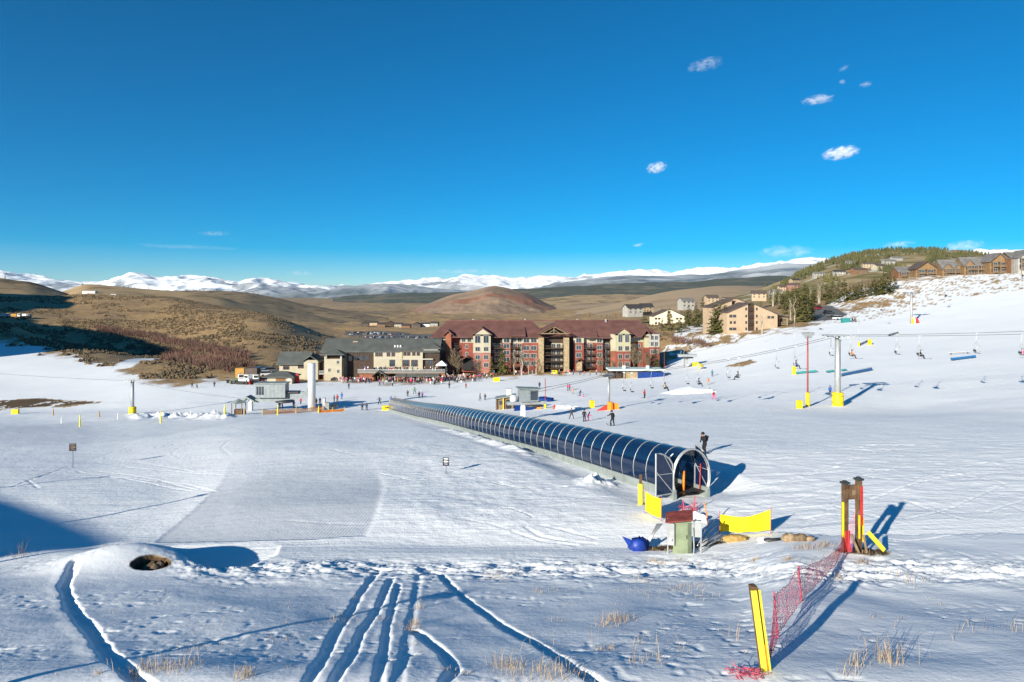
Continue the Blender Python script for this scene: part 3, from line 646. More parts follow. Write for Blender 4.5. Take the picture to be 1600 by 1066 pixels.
x, y, z = g3(1194, 1046)
t = thing('marker_post', 'leaning square post with yellow boards and a dark core, nearest in the snow', 'post', (x, y, z), R(8))
ln = Vector((-.24, .0, 1.70))
def slab(mb, c, w_, d_, z0, z1, lean):
    P = []
    for zz in (z0, z1):
        f = zz / 1.70
        for a, b in ((-.5, -.5), (.5, -.5), (.5, .5), (-.5, .5)): P.append((c[0] + a * w_ + lean.x * f, c[1] + b * d_ + lean.y * f, zz))
    return mb.add(P, [(3, 2, 1, 0), (4, 5, 6, 7), (0, 1, 5, 4), (1, 2, 6, 5), (2, 3, 7, 6), (3, 0, 4, 7)])
slab(MB(), (0, 0), .12, .16, -.3, 1.70, ln).build('post_core', M['timber'], t)
slab(MB(), (-.045, -.105), .12, .045, -.1, 1.64, ln).build('board', M['lime_yellow'], t, bevel=.008)
slab(MB(), (.082, -.02), .04, .18, -.1, 1.64, ln).build('board', M['lime_yellow'], t, bevel=.008)
slab(MB(), (.035, -.095), .04, .02, .0, .55, ln).build('tape', M['orange'], t)
# red safety net with its stakes
def net(parent, name, top, bot, m, cell=.085, r=.0038, sag=.12):
    mb = MB(); T = [Vector(q) for q in top]; B = [Vector(q) for q in bot]; cols = []
    for i in range(len(T) - 1):
        L = max((T[i + 1] - T[i]).length, .3); k = max(2, int(L / cell))
        for j in range(k + (1 if i == len(T) - 2 else 0)):
            f = j / k; s_ = 4 * f * (1 - f) * sag
            cols.append((T[i].lerp(T[i + 1], f) - Vector((0, 0, s_)), B[i].lerp(B[i + 1], f)))
    rows = 13
    rn = random.Random(5); jit = [[Vector((rn.uniform(-.02, .02), rn.uniform(-.02, .02), rn.uniform(-.012, .012))) for _ in range(rows)] for _ in cols]
    G = [[a.lerp(b, q / (rows - 1)) + jit[c][q] + Vector((0, .018 * math.sin(c * .35 + q * .5), 0)) for q in range(rows)] for c, (a, b) in enumerate(cols)]
    for q in range(rows): mb.tube([g[q] for g in G], r * (2.2 if q in (0, rows - 1) else 1), 3, False)
    for g in G: mb.tube(g, r, 3, False)
    return mb.build(name, m, parent)
s1 = Vector(g3(1217, 996)); s2 = Vector(g3(1254, 944)); s3 = Vector(g3(1306, 884)); s4 = Vector(g3(1319, 864)); s0 = Vector(g3(1203, 1035))
fn = thing('safety_fence', 'sagging red plastic net strung on two stakes from the yellow post to the wooden frame', 'fence', s1)
Zv = Vector((0, 0, 1))
net(fn, 'net', [s0 + Zv * .22 - s1, Zv * 1.02 + Vector((-.1, 0, 0)), s2 + Zv * .98 + Vector((-.12, 0, 0)) - s1, s3 + Zv * .55 - s1, s4 + Zv * .75 - s1],
    [s0 + Zv * .05 - s1, Zv * .12, s2 + Zv * .08 - s1, s3 + Zv * .06 - s1, s4 + Zv * .1 - s1], M['net_red'])
for a, h, dx in ((Vector((0, 0, 0)), 1.08, -.12), (s2 - s1, 1.02, -.12)):
    MB().tube([a + Vector((0, 0, -.2)), a + Vector((dx, 0, h))], .02, 6).build('stake', M['net_red'], fn)
mb = MB(); rn = random.Random(9)
for k in range(34):
    a = Vector((rn.uniform(-.45, .12), rn.uniform(-.25, .1), 0)); q = [a]
    for j in range(5): q.append(q[-1] + Vector((rn.uniform(-.13, .13), rn.uniform(-.1, .1), rn.uniform(-.03, .05))))
    mb.tube([v + Vector((0, 0, .03)) for v in q], .006, 3, False)
bx, by, bz = g3(1176, 1051); o = mb.build('net_scrap', M['net_red'], None, False, (bx, by, bz + .02)); tag(o, 'tangled scrap of red netting on the snow beside the yellow post', 'netting')

x, y, z = g3(1331, 864); ry = R(14)
fr = thing('timber_gateway', 'dark timber frame of two capped posts and a crossboard with yellow and red padding', 'gateway', (x, y, z), ry)
for u, h in ((-.31, 2.62), (.31, 2.72)):
    o = MB().box((u, 0, h / 2 - .2), (.185, .185, h + .4)).build('post', M['timber'], fr, bevel=.01)
    MB().box((u, 0, h + .03), (.27, .27, .07)).box((u, 0, h + .09), (.2, .2, .06), taper=.5).build('post_cap', M['dark_metal'], o)
MB().box((0, 0, 2.27), (.44, .12, .54)).build('crossboard', M['timber'], fr, bevel=.01)
MB().box((0.05, -.075, 2.27), (.16, .03, .2)).build('carved_emblem', M['weathered_wood'], fr)
MB().box((-.43, -.04, 1.25), (.05, .09, 1.35)).build('pad', M['yellow'], fr, bevel=.01)
MB().box((.35, -.11, 1.75), (.10, .04, 1.5)).build('red_tape', M['red'], fr)
MB().box((.24, -.12, .95), (.05, .06, .9)).box((.44, -.06, .8), (.05, .1, .9)).build('pad', M['yellow'], fr, bevel=.01)
MB().box((-.31, -.115, .42), (.2, .05, .85), ry=R(4)).build('red_wrap', M['red'], fr)
MB().tube([(-.25, -.25, .75), (.12, -.3, -.05)], .06, 4).build('brace', M['weathered_wood'], fr)
MB().tube([(.45, -.1, .62), (.36, -.4, -.1)], .055, 4).build('brace', M['weathered_wood'], fr)
mb = MB(); mb.box((.86, -.28, .40), (.17, .06, 1.05), ry=R(-44)); mb.build('leaning_board', M['lime_yellow'], fr, bevel=.008)
mb = MB()
for k in range(5): mb.tube([(-.32 + k * .08, -.2, 1.1 + .15 * k), (-.36 + .03 * k, -.28, .1)], .007, 3, False)
mb.build('net_wrap', M['net_red'], fr)

# electrical cabinet
x, y, z = g3(1066, 864); cb = thing('utility_cabinet', 'olive green electrical cabinet with a rusty red sloping roof and grey meter boxes', 'utility cabinet', (x, y, z), R(-14))
b = MB().box((0, .1, .70), (.80, .55, 1.5)).build('body', M['cab_green'], cb, bevel=.01)
o = MB().box((.02, -.19, .72), (.44, .03, 1.34)).build('door', M['cab_green'], cb, bevel=.005); MB().box((.19, -.22, .78), (.03, .04, .16)).build('handle', M['dark_metal'], o)
MB().box((.33, -.18, .72), (.14, .02, 1.34)).build('side_panel', M['cab_dark'], cb)
MB().box((-.48, -.05, .86), (.30, .5, .95)).build('meter_box', M['galv'], cb, bevel=.01)
MB().lathe([(.07, 0), (.07, .06)], 10).build('meter_dial', M['white_metal'], cb, False, (-.5, -.36, .62))
mb = MB(); mb.add([(-.72, -.42, 1.42), (.46, -.42, 1.62), (.46, .5, 1.80), (-.72, .5, 1.58), (-.72, -.42, 1.37), (.46, -.42, 1.57), (.46, .5, 1.75), (-.72, .5, 1.53)], [(0, 1, 2, 3), (7, 6, 5, 4), (0, 4, 5, 1), (1, 5, 6, 2), (2, 6, 7, 3), (3, 7, 4, 0)])
mb.build('roof', M['rust_red'], cb)
for u in (-.62, .5, .8): MB().tube([(u, -.1, -.2), (u, -.1, 1.5 if u < .6 else 1.4)], .035, 6).build('frame_post', M['galv'], cb)
MB().box((.68, -.06, 1.15), (.30, .22, .72)).build('switch_box', M['galv'], cb, bevel=.01)
MB().tube([(.45, -.2, 1.2), (.5, -.24, .4), (.48, -.2, 0)], .03, 6).build('conduit', M['galv'], cb)
# stored bits round the cabinet
x, y, z = g3(998, 860)
mb = MB(); mb.blob((0, 0, .22), (.42, .3, .34), 3, 11, 7, .38); mb.add([(-.3, -.1, .5), (-.75, .1, .62), (-.45, .2, .12), (-.1, -.2, .2)], [(0, 1, 2, 3)]); o = mb.build('tarp_bundle', M['bag_blue'], None, True, (x, y, z)); tag(o, 'crumpled bright blue tarp bundle on the snow left of the cabinet', 'tarp')
def bundle(name, label, cat, p, m, dirs, r, group=None):
    mb = MB()
    for a, b_ in dirs: mb.tube([a, b_], r, 6)
    return tag(mb.build(name, m, None, True, p), label, cat, group)
rn = random.Random(3)
bundle('pipe_bundle', 'loose bundle of grey pipes propped against the left of the cabinet', 'pipes', g3(1018, 860), M['galv'], [((-.35 + rn.uniform(-.1, .1), .1, .05), (.5 + rn.uniform(-.15, .15), .5, 1.05)) for k in range(6)], .03)
bundle('pipe_bundle', 'heap of dark grey poles lying right of the cabinet', 'pipes', g3(1104, 860), M['galv'], [((-.4 + rn.uniform(-.1, .1), -.1 + .08 * k, .06 + .03 * k), (.75 + rn.uniform(-.15, .15), .6 + .1 * k, .30 + .09 * k)) for k in range(8)], .028)
def banner(label, pa, pb, ha, hb, lo, sagt):
    A = Vector(pa); B = Vector(pb); r = thing('banner_fence', label, 'banner', A); d = B - A
    mb = MB(); n = 12; top = []; bo = []
    for i in range(n + 1):
        f = i / n; s_ = 4 * f * (1 - f); c = d * f; nb = Vector((0, .06 * math.sin(f * 9), 0))
        top.append(c + nb + Vector((0, 0, ha + (hb - ha) * f - s_ * sagt))); bo.append(c + nb * 1.5 + Vector((0, 0, lo + .03 * math.sin(f * 14))))
    mb.add(top + bo, [(i, i + 1, n + 2 + i, n + 1 + i) for i in range(n)]); mb.build('cloth', M['yellow_cloth'], r, True)
    for q, h in ((Vector((0, 0, 0)), ha), (d, hb)): MB().tube([q + Vector((0, 0, -.2)), q + Vector((.02, 0, h + .14))], .016, 6).build('pole', M['net_red'], r)
    return r
banner('yellow cloth banner sagging between two red poles right of the cabinet', g3(1124, 836), g3(1204, 832), 1.0, 1.12, .12, .22)
pa = Vector(g3(1008, 803)); pb = Vector(g3(1033, 815)); banner('small yellow cloth banner tilted between poles below the tunnel mouth', pa, pb, 1.15, 1.12, .1, .03)
x, y, z = g3(1001, 786); t = thing('padded_post', 'yellow padded wooden post left of the conveyor tunnel mouth', 'post', (x, y, z))
MB().box((0, 0, .75), (.13, .13, 1.9)).build('post_core', M['timber'], t); MB().lathe([(.14, 0), (.16, .1), (.16, 1.1), (.14, 1.18)], 10).build('pad', M['lime_yellow'], t, True)
for px_, py_, h, dx, lab in ((1108, 821, 1.15, -.25, 'orange bamboo pole leaning behind the cabinet'), (1083, 800, .85, .1, 'short red bamboo pole below the tunnel mouth'), (1070, 806, .75, -.1, 'thin red pole tangled with net near the tunnel mouth')):
    lean_tube('bamboo_pole', lab, 'pole', g3(px_, py_), h, .03, M['orange'] if px_ == 1108 else M['net_red'], dx, 0)
x, y, z = g3(1083, 812); mb = MB()
for k in range(5): mb.blob((rn.uniform(-.5, .5), rn.uniform(-.3, .3), .12), (.3, .22, .2), k, 8, 6, .2)
o = mb.build('snow_pile', M['snowlump'], None, True, (x, y, z)); tag(o, 'small heap of snow lumps behind the cabinet roof', 'snow pile')
mb = MB(); rn2 = random.Random(12)
for k in range(22): 
    a = Vector((rn2.uniform(-.5, .5), rn2.uniform(-.3, .3), 0)); mb.tube([a, a + Vector((rn2.uniform(-.3, .3), rn2.uniform(-.2, .2), .3)), a + Vector((rn2.uniform(-.4, .4), rn2.uniform(-.2, .2), rn2.uniform(.0, .5)))], .012, 3, False)
o = mb.build('net_heap', M['net_red'], None, False, g3(1078, 800)); tag(o, 'heaped pink netting on the snow below the tunnel mouth', 'netting')
x, y, z = g3(1149, 845); o = MB().blob((0, 0, .1), (.62, .25, .18), 4, 14, 8, .16).build('straw_bale', M['straw'], None, True, (x, y, z)); tag(o, 'flattened orange straw bale below the large yellow banner', 'straw bale')
for i, (px_, s, m_, lab) in enumerate(((1191, .17, 'snowlump', 'white snow lump between the straw bale and the dark pipes'), (1234, .26, 'tan_rock', 'tan boulder right of the dark pipes'), (1252, .22, 'rock', 'dark boulder at the right end of the debris row'), (1266, .15, 'tan_rock', 'small tan stone beyond the dark boulder'))):
    o = MB().blob((0, 0, s * .5), (s * 1.4, s, s * .75), 20 + i, 10, 7, .2).build('snow_lump' if m_ == 'snowlump' else 'boulder', M[m_], None, True, g3(px_, 847)); tag(o, lab, 'snow' if m_ == 'snowlump' else 'boulder')
bundle('pipe_bundle', 'short dark pipes lying on the snow beside the tan boulder', 'pipes', g3(1206, 848), M['dark_metal'], [((-.3, .05 * k, .07), (.55, .04 * k + .1, .09)) for k in range(4)], .045)
# rock in the culvert hole
o = MB().blob((0, .1, .05), (.46, .38, .34), 31, 14, 9, .28).build('boulder', M['rock'], None, True, (HOLE[0], HOLE[1] + .12, gh(*HOLE) + .06)); tag(o, 'brown earthy rock sunk in a hole in the snow knoll', 'boulder')
# notice boards on the field
for px_, py_, hgt, lab, rz_, wd, ht in ((114, 731, 2.15, 'small dark notice sign on a tall thin pole at the left of the field', R(5), .62, .68), (697, 740, 1.05, 'small black notice sign with white lines, mid field', R(-10), .46, .58)):
    x, y, z = g3(px_, py_); k = y / 48.0
    t = thing('notice_sign', lab, 'sign', (x, y, z), rz_)
    MB().tube([(0, 0, -.2), (0, 0, hgt)], .02, 6).build('pole', M['dark_metal'], t)
    b = MB().box((0, -.03, hgt - ht * .4), (wd, .02, ht)).build('board', M['sign_dark'], t)
    mb = MB()
    for r_ in range(5): mb.box((rnx := (-.02 if r_ % 2 else .01), -.0425, hgt - ht * .4 + ht * (.34 - .16 * r_)), (wd * (.7 if r_ in (0, 2) else .5), .004, ht * (.09 if r_ in (0, 2) else .035)))
    mb.build('lettering', M['sign_white'] if px_ > 500 else M['weathered_wood'], b)
# ------------------------------------------------------------------ people: one continuous skinned body per pose
def body_mesh(name, J, fingers=False):
    """J: joint -> (x,y,z); grown with the Skin modifier, then coloured by the nearest bone"""
    order = ['pelvis', 'waist', 'chest', 'neck', 'head', 'crown', 'shL', 'elL', 'haL', 'shR', 'elR', 'haR', 'hiL', 'knL', 'anL', 'toL', 'hiR', 'knR', 'anR', 'toR']
    rad = dict(pelvis=.155, waist=.15, chest=.17, neck=.07, head=.105, crown=.085, shL=.095, elL=.062, haL=.05, shR=.095, elR=.062, haR=.05, hiL=.11, knL=.08, anL=.07, toL=.06, hiR=.11, knR=.08, anR=.07, toR=.06)
    E = [('pelvis', 'waist'), ('waist', 'chest'), ('chest', 'neck'), ('neck', 'head'), ('head', 'crown'), ('chest', 'shL'), ('shL', 'elL'), ('elL', 'haL'), ('chest', 'shR'), ('shR', 'elR'), ('elR', 'haR'),
         ('pelvis', 'hiL'), ('hiL', 'knL'), ('knL', 'anL'), ('anL', 'toL'), ('pelvis', 'hiR'), ('hiR', 'knR'), ('knR', 'anR'), ('anR', 'toR')]
    grp = {'head': 2, 'crown': 2, 'haL': 3, 'haR': 3, 'hiL': 1, 'knL': 1, 'anL': 1, 'toL': 4, 'hiR': 1, 'knR': 1, 'anR': 1, 'toR': 4, 'pelvis': 1}
    me = bpy.data.meshes.new(name + '_bones'); ix = {k: i for i, k in enumerate(order)}
    me.from_pydata([J[k] for k in order], [(ix[a], ix[b]) for a, b in E], [])
    o = bpy.data.objects.new(name + '_bones', me); COL.objects.link(o)
    md = o.modifiers.new('skin', 'SKIN'); md.use_smooth_shade = True
    sv = me.skin_vertices[0].data
    for k in order: sv[ix[k]].radius = (rad[k], rad[k]); sv[ix[k]].use_root = (k == 'pelvis')
    o.modifiers.new('sub', 'SUBSURF').levels = 1
    dg = bpy.context.evaluated_depsgraph_get(); ev = o.evaluated_get(dg); m2 = bpy.data.meshes.new_from_object(ev); m2.name = name
    bpy.data.objects.remove(o); 
    V = [Vector(J[k]) for k in order]
    segs = [(V[ix[a]], V[ix[b]], grp.get(b, 0)) for a, b in E if (a, b) not in (('pelvis', 'hiL'), ('pelvis', 'hiR'))] + [(V[0], V[0] + Vector((0, 0, -.05)), 1)]
    for p in m2.polygons:
        c = p.center; best = 9; g = 0
        for a, b, q in segs:
            d = b - a; t = max(0, min(1, (c - a).dot(d) / max(1e-9, d.length_squared))); dist = (c - a - d * t).length
            if q == 3 and t < .78: qq = 0
            elif q == 1 and t > .9 and b in (V[ix['anL']], V[ix['anR']]): qq = 4
            else: qq = q
            if dist < best - 1e-6: best = dist; g = qq
        p.material_index = g; p.use_smooth = True
    return m2
def pose(lean=0.0, crouch=0.0, arms='down', stride=0.0, wide=.10, sit=False, turn=0):
    """facing -Y; feet at z=0"""
    hz = .92 - crouch * .28
    P = dict(pelvis=(0, .02 + crouch * .12, hz)); py_ = P['pelvis'][1]
    if sit:
        P['pelvis'] = (0, 0, .12); hz = .12; py_ = 0
    def up(h, f=1.0): return (0, py_ - math.sin(lean) * h, hz + math.cos(lean) * h)
    P['waist'] = up(.2); P['chest'] = up(.42); P['neck'] = up(.56)
    n = up(.56); P['head'] = (0, n[1] - .02 - .02, n[2] + .13); P['crown'] = (0, n[1] - .03, n[2] + .24)
    c = up(.47)
    for s, k in ((1, 'L'), (-1, 'R')):
        P['sh' + k] = (s * .19, c[1], c[2]); S = P['sh' + k]
        if arms == 'down': P['el' + k] = (s * .27, S[1] + .02, S[2] - .27); P['ha' + k] = (s * .26, S[1] - .12, S[2] - .50)
        elif arms == 'poles': P['el' + k] = (s * .30, S[1] - .08, S[2] - .24); P['ha' + k] = (s * .28, S[1] - .33, S[2] - .30)
        elif arms == 'out': P['el' + k] = (s * .43, S[1] - .03, S[2] - .14); P['ha' + k] = (s * .62, S[1] - .12, S[2] - .28)
        elif arms == 'one': 
            if s > 0: P['el' + k] = (s * .33, S[1] - .12, S[2] - .20); P['ha' + k] = (s * .40, S[1] - .38, S[2] - .26)
            else: P['el' + k] = (s * .28, S[1] + .03, S[2] - .26); P['ha' + k] = (s * .27, S[1] - .1, S[2] - .48)
        else: P['el' + k] = (s * .27, S[1] - .1, S[2] - .24); P['ha' + k] = (s * .14, S[1] - .32, S[2] - .30)
        if sit:
            P['hi' + k] = (s * .10, -.02, .11); P['kn' + k] = (s * .13, -.46, .10); P['an' + k] = (s * .13, -.52, -.34); P['to' + k] = (s * .14, -.70, -.38)
        else:
            P['hi' + k] = (s * .10, py_, hz - .05); f = s * stride
            P['kn' + k] = (s * (wide * .6 + .06), py_ - .10 - crouch * .22 - f * .3, hz * .5 + .03); P['an' + k] = (s * (wide + .02), .06 - f * .55, .10); P['to' + k] = (s * (wide + .03), -.13 - f * .55, .06)
    return P
POSES = {'stand': pose(), 'ski': pose(.5, .45, 'poles', 0, .12), 'walk': pose(.08, .05, 'down', .45), 'wide': pose(.18, .12, 'out', .1, .30), 'sit': pose(-.06, 0, 'lap', sit=True), 'look': pose(.35, .2, 'one', .12, .14), 'chat': pose(.02, 0, 'lap', 0, .12)}
PM = {k: body_mesh('person_' + k, v) for k, v in POSES.items()}
CL = {}
for n, c in dict(black=(.015, .015, .018), charcoal=(.05, .052, .06), navy=(.015, .03, .10), blue=(.02, .10, .34), teal=(.02, .20, .24), red=(.50, .025, .03), pink=(.72, .06, .26), orange=(.78, .18, .03), yellow=(.75, .55, .05), white=(.72, .72, .72), green=(.05, .20, .07), purple=(.18, .05, .28), tan=(.38, .27, .16), brown=(.13, .07, .04), grey=(.25, .26, .28)).items(): CL[n] = mat('cloth_' + n, c, .85, 0, .25, 9)
SKIN = mat('skin', (.55, .33, .24), .6, 0, .1, 9)
for k, m_ in PM.items():
    for q in (CL['black'], CL['charcoal'], SKIN, CL['black'], CL['black']): m_.materials.append(q)
HEADS = {k: Vector(v['head']) for k, v in POSES.items()}
_hm = {}
def helmet_mesh(kind):
    if kind not in _hm:
        h = MB().lathe([(.128, -.01), (.134, .05), (.125, .11), (.09, .16), (.04, .185)], 12, (0, .012, 0)).mesh('helmet', CL['black'], True)
        g = MB().box((0, -.112, .022), (.16, .05, .062)).mesh('goggles', M['window'], False)
        sk = MB()
        sk.prism([(-.95, .02), (.72, .02), (.86, .05), (.95, .13), (.93, .145), (.83, .07), (.70, .035), (-.95, .035)], -.035, .035, 'x')
        sm = bpy.data.meshes.new('ski'); sm.from_pydata([(a, -b, c) for a, b, c in sk.v], [], sk.f); sm.materials.append(M['skiblack'])
        _hm.update(helmet=h, goggles=g, ski=sm)
    return _hm[kind]
def person(loc, pose_, rz, jacket, pants, label, group=None, scale=1.0, skis=False, hat=None, detail=True, name='person'):
    o = bpy.data.objects.new(name, PM[pose_]); COL.objects.link(o); o.location = loc; o.rotation_euler = (0, 0, rz); o.scale = (scale,) * 3
    for i, m_ in ((0, CL[jacket]), (1, CL[pants])): o.material_slots[i].link = 'OBJECT'; o.material_slots[i].material = m_
    tag(o, label, 'person', group)
    if detail:
        H = HEADS[pose_]
        for k in ('helmet', 'goggles'):
            c = bpy.data.objects.new(k, helmet_mesh(k)); COL.objects.link(c); c.parent = o; c.location = H
            if k == 'helmet' and hat: c.material_slots[0].link = 'OBJECT'; c.material_slots[0].material = CL[hat]
    if skis:
        P = POSES[pose_]
        for s in 'LR':
            c = bpy.data.objects.new('ski', helmet_mesh('ski')); COL.objects.link(c); c.parent = o; a = P['an' + s]
            c.location = (a[0], a[1] - .1, a[2] - .14 if pose_ == 'sit' else a[2] - .12)
    return o
def pole(loc, rz, dx, dy, h, label):
    o = MB().tube([(0, 0, 0), (dx, dy, h)], .012, 5).lathe([(.05, .05), (.05, .06)], 8).build('ski_pole', M['skiblack'], None, False, loc, rz); return tag(o, label, 'ski pole')

# the nearest figure, skating past the tunnel mouth
x, y, z = gd(1101, 53.0)
pn = person((x, y, z + .02), 'look', R(-62), 'black', 'black', 'person in black ski clothes leaning forward just behind the tunnel mouth', None, 1.0, True)
bp_ = MB().box((0, .17, 1.18), (.30, .18, .44), rx=R(-20)).build('backpack', M['black'], pn, bevel=.04)
P = POSES['look']; mbf = MB()
hl = Matrix.Rotation(R(-62), 3, 'Z') @ Vector(P['haL']); pole((x + hl.x - .12, y + hl.y - .1, z), 0, .12, .1, hl.z + .05, 'thin ski pole held by the person behind the tunnel mouth')
SK = [  # column, row of the feet, pose, turn, jacket, trousers, label, scale, skis
    (893, 655, 'wide', 20, 'charcoal', 'charcoal', 'person striding with arms spread, left of the pair above the tunnel', 1, 0),
    (913, 659, 'stand', 160, 'black', 'black', 'person in black standing beside the crouching pink child', .98, 1),
    (919, 658, 'ski', 100, 'pink', 'pink', 'small child in bright pink crouched beside a person in black', .8, 1),
    (957, 666, 'look', -160, 'black', 'black', 'person in black skiing away, below the tower with red pads', 1.12, 1),
    (1297, 618, 'stand', 0, 'blue', 'navy', 'person in blue standing left of the big grey lift tower', 1, 1),
    (1007, 622, 'stand', 40, 'red', 'black', 'person in red jacket and black trousers above the black skier', 1, 1),
    (1115, 624, 'walk', 30, 'red', 'pink', 'small person in red and pink on the open slope by the long rail', .95, 0),
    (887, 611, 'chat', 90, 'red', 'black', 'person in dark red standing above the centre lift by another', 1, 0),
    (890, 610, 'stand', 20, 'pink', 'black', 'person in pink jacket close beside one in dark red', .9, 0),
    (906, 619, 'ski', 60, 'navy', 'black', 'person in navy crouching with a pink child on the slope', .9, 1),
    (911, 621, 'sit', 90, 'pink', 'pink', 'child in pink sitting on the snow behind a crouching navy figure', .8, 0),
    (895, 616, 'stand', 0, 'tan', 'tan', 'person in tan below the pair in red and pink', .9, 0),
    (750, 626, 'walk', 90, 'black', 'charcoal', 'person in black walking left of the brown ticket hut', 1, 0),
    (758, 625, 'stand', 10, 'charcoal', 'black', 'person in charcoal standing nearest the brown ticket hut on its left', .9, 0),
    (843, 607, 'stand', 0, 'black', 'navy', 'person in navy trousers standing just right of the lift operator house', 1, 0),
    (702, 607, 'stand', 0, 'black', 'black', 'lone person in black on open snow below the crowd, left one', 1, 0),
    (728, 607, 'walk', 45, 'red', 'charcoal', 'lone person in red on open snow below the crowd', .9, 0),
    (648, 615, 'wide', 0, 'green', 'black', 'person in green beside the far end of the tunnel', 1, 1),
    (655, 622, 'stand', 30, 'black', 'black', 'person in black of the pair right of the tunnel far end', 1, 0),
    (660, 622, 'walk', -20, 'purple', 'black', 'person in purple of the pair right of the tunnel far end', .95, 0),
    (637, 620, 'stand', 0, 'charcoal', 'black', 'person in charcoal just behind the tunnel far end', 1, 0),
    (593, 632, 'wide', 0, 'navy', 'black', 'person in navy skiing left of the yellow sign', 1, 1),
    (611, 631, 'stand', 0, 'blue', 'black', 'person in blue beside the tunnel far end, on its left', 1, 0),
    (617, 630, 'walk', 60, 'red', 'black', 'person in red by the tunnel far end', .9, 0),
    (566, 641, 'ski', 10, 'black', 'black', 'crouched person in black right of the orange netting', 1, 1),
    (573, 641, 'ski', -10, 'navy', 'charcoal', 'crouched person in navy right of the orange netting', 1.05, 1),
    (534, 624, 'stand', 0, 'blue', 'blue', 'person all in blue by the big white cylinder shadow', 1, 0),
    (527, 628, 'stand', 20, 'red', 'black', 'person in red at the end of the orange netting', 1, 0),
    (522, 629, 'chat', 90, 'charcoal', 'black', 'person in charcoal at the end of the orange netting', 1, 0),
    (494, 634, 'stand', 0, 'black', 'black', 'person in black right against the big white cylinder', 1, 0),
    (500, 633, 'chat', 0, 'navy', 'black', 'person in navy between the white cylinder and grey booth', 1, 0),
    (459, 638, 'stand', 0, 'charcoal', 'black', 'person in charcoal queueing under the lift beam', 1, 0),
    (470, 632, 'walk', 0, 'red', 'black', 'person in red beyond the lift beam, left of the cylinder', .9, 0),
    (437, 640, 'chat', 0, 'black', 'black', 'person in black queueing left under the lift beam', 1, 0),
    (441, 639, 'stand', 90, 'grey', 'black', 'person in grey queueing left under the lift beam', 1, 0),
    (300, 606, 'walk', 90, 'black', 'black', 'left person of the trio far out by the brown hump', 1, 0),
    (308, 607, 'ski', 0, 'charcoal', 'black', 'small crouched person of the trio by the brown hump', .8, 0),
    (335, 605, 'walk', 20, 'black', 'black', 'right person of the trio by the brown hump', 1, 0),
    (1113, 588, 'stand', 0, 'teal', 'navy', 'person in teal skiing down beside the brown dirt mound', 1, 1),
    (1107, 601, 'walk', 0, 'orange', 'tan', 'person in orange behind the long rail', .9, 0),
    (1332, 503, 'walk', 0, 'black', 'black', 'left of two people walking near the parked cars', 1, 0),
    (1336, 503, 'stand', 0, 'charcoal', 'black', 'right of two people standing near the parked cars', 1, 0),
    (545, 608, 'stand', 0, 'navy', 'black', 'person in navy standing alone just below the left of the crowd', 1, 0),
]
for px_, py_, po, tz_, ja, pa_, lab, sc, sk in SK:
    x, y, z = g3(px_, py_); person((x, y, z + (-.05 if po == 'sit' else 0)), po, R(tz_), ja, pa_, lab, None, sc, bool(sk))
# ------------------------------------------------------------------ chairlifts
def sheaves(mb, c, dirv, L, n=6, r=.16):
    d = Vector(dirv).normalized(); p = d.cross(Zv).normalized(); c = Vector(c)
    mb.tube([c - d * L / 2 + Zv * .18, c + Zv * .24, c + d * L / 2 + Zv * .18], .07, 6)
    for i in range(n):
        q = c + d * (L * ((i + .5) / n - .5)); mb.tube([q - p * .05, q + p * .05], r, 10)
def lift_tower(label, base, h, r, dirv, sep, padc=None, padh=1.6, L=3.6, group=None, trainoff=0):
    t = thing('lift_tower', label, 'lift tower', base); d = Vector(dirv); d.z = 0; d.normalize(); p = d.cross(Zv).normalized()
    MB().lathe([(r, -.5), (r, h * .5), (r * .88, h)], 14).build('pole', M['galv'], t, True)
    mb = MB(); mb.tube([-p * (sep / 2 + .2) + Zv * h, Zv * (h + .1), p * (sep / 2 + .2) + Zv * h], .14, 6); mb.box((0, 0, h + .2), (.5, .5, .3)); mb.build('crossarm', M['galv'], t)
    for s in (-1, 1):
        mb = MB(); sheaves(mb, p * s * sep / 2 + Zv * (h + .25) + d * trainoff * s, dirv, L); mb.build('sheave_train', M['dark_metal'] if L < 3 else M['galv'], t)
        MB().box(p * s * (sep / 2 - .45) + Zv * (h + .45), (L * .9 * abs(d.x) + .3, L * .9 * abs(d.y) + .1, .05)).build('catwalk', M['galv'], t)
    mb = MB()
    for k in range(int(h / .45)): mb.tube([(-.2 + r * .3, -r - .12, .8 + k * .45), (.2 + r * .3, -r - .12, .8 + k * .45)], .015, 4)
    for s in (-.2, .2): mb.tube([(s + r * .3, -r - .12, .6), (s + r * .3, -r - .12, h)], .02, 4)
    mb.build('ladder', M['galv'], t)
    if padc:
        MB().lathe([(r + .28, -.3), (r + .42, .05), (r + .44, padh - .1), (r + .3, padh)], 8).build('pad', M[padc], t, True)
        for zz in (.25, .75): MB().lathe([(r + .452, 0), (r + .458, .06)], 8, (0, 0, padh * zz)).build('strap', M['dark_metal'], t)
    return t
T1 = Vector(gd(1309, 107)); T1h = 10.6
T2 = Vector(gd(951, 117)); T2h = 5.6
TR = Vector((101, 95, 0)); TR.z = (HZ - 506) / F * 95
d1 = Vector((TR.x - T1.x, TR.y - T1.y, 0)).normalized(); dm = (d1 + Vector((T1.x - T2.x, T1.y - T2.y, 0)).normalized()).normalized()
lift_tower('tall grey lift tower with a bright yellow pad at its foot on the right slope', T1, T1h, .46, dm, 2.9, 'yellow', 2.1, 4.6)
lift_tower('short grey lift tower with yellow and red crash pads in the middle of the slope', T2, T2h, .24, (T1.x - T2.x, T1.y - T2.y, 0), 2.4, None, 1.4, 1.6)
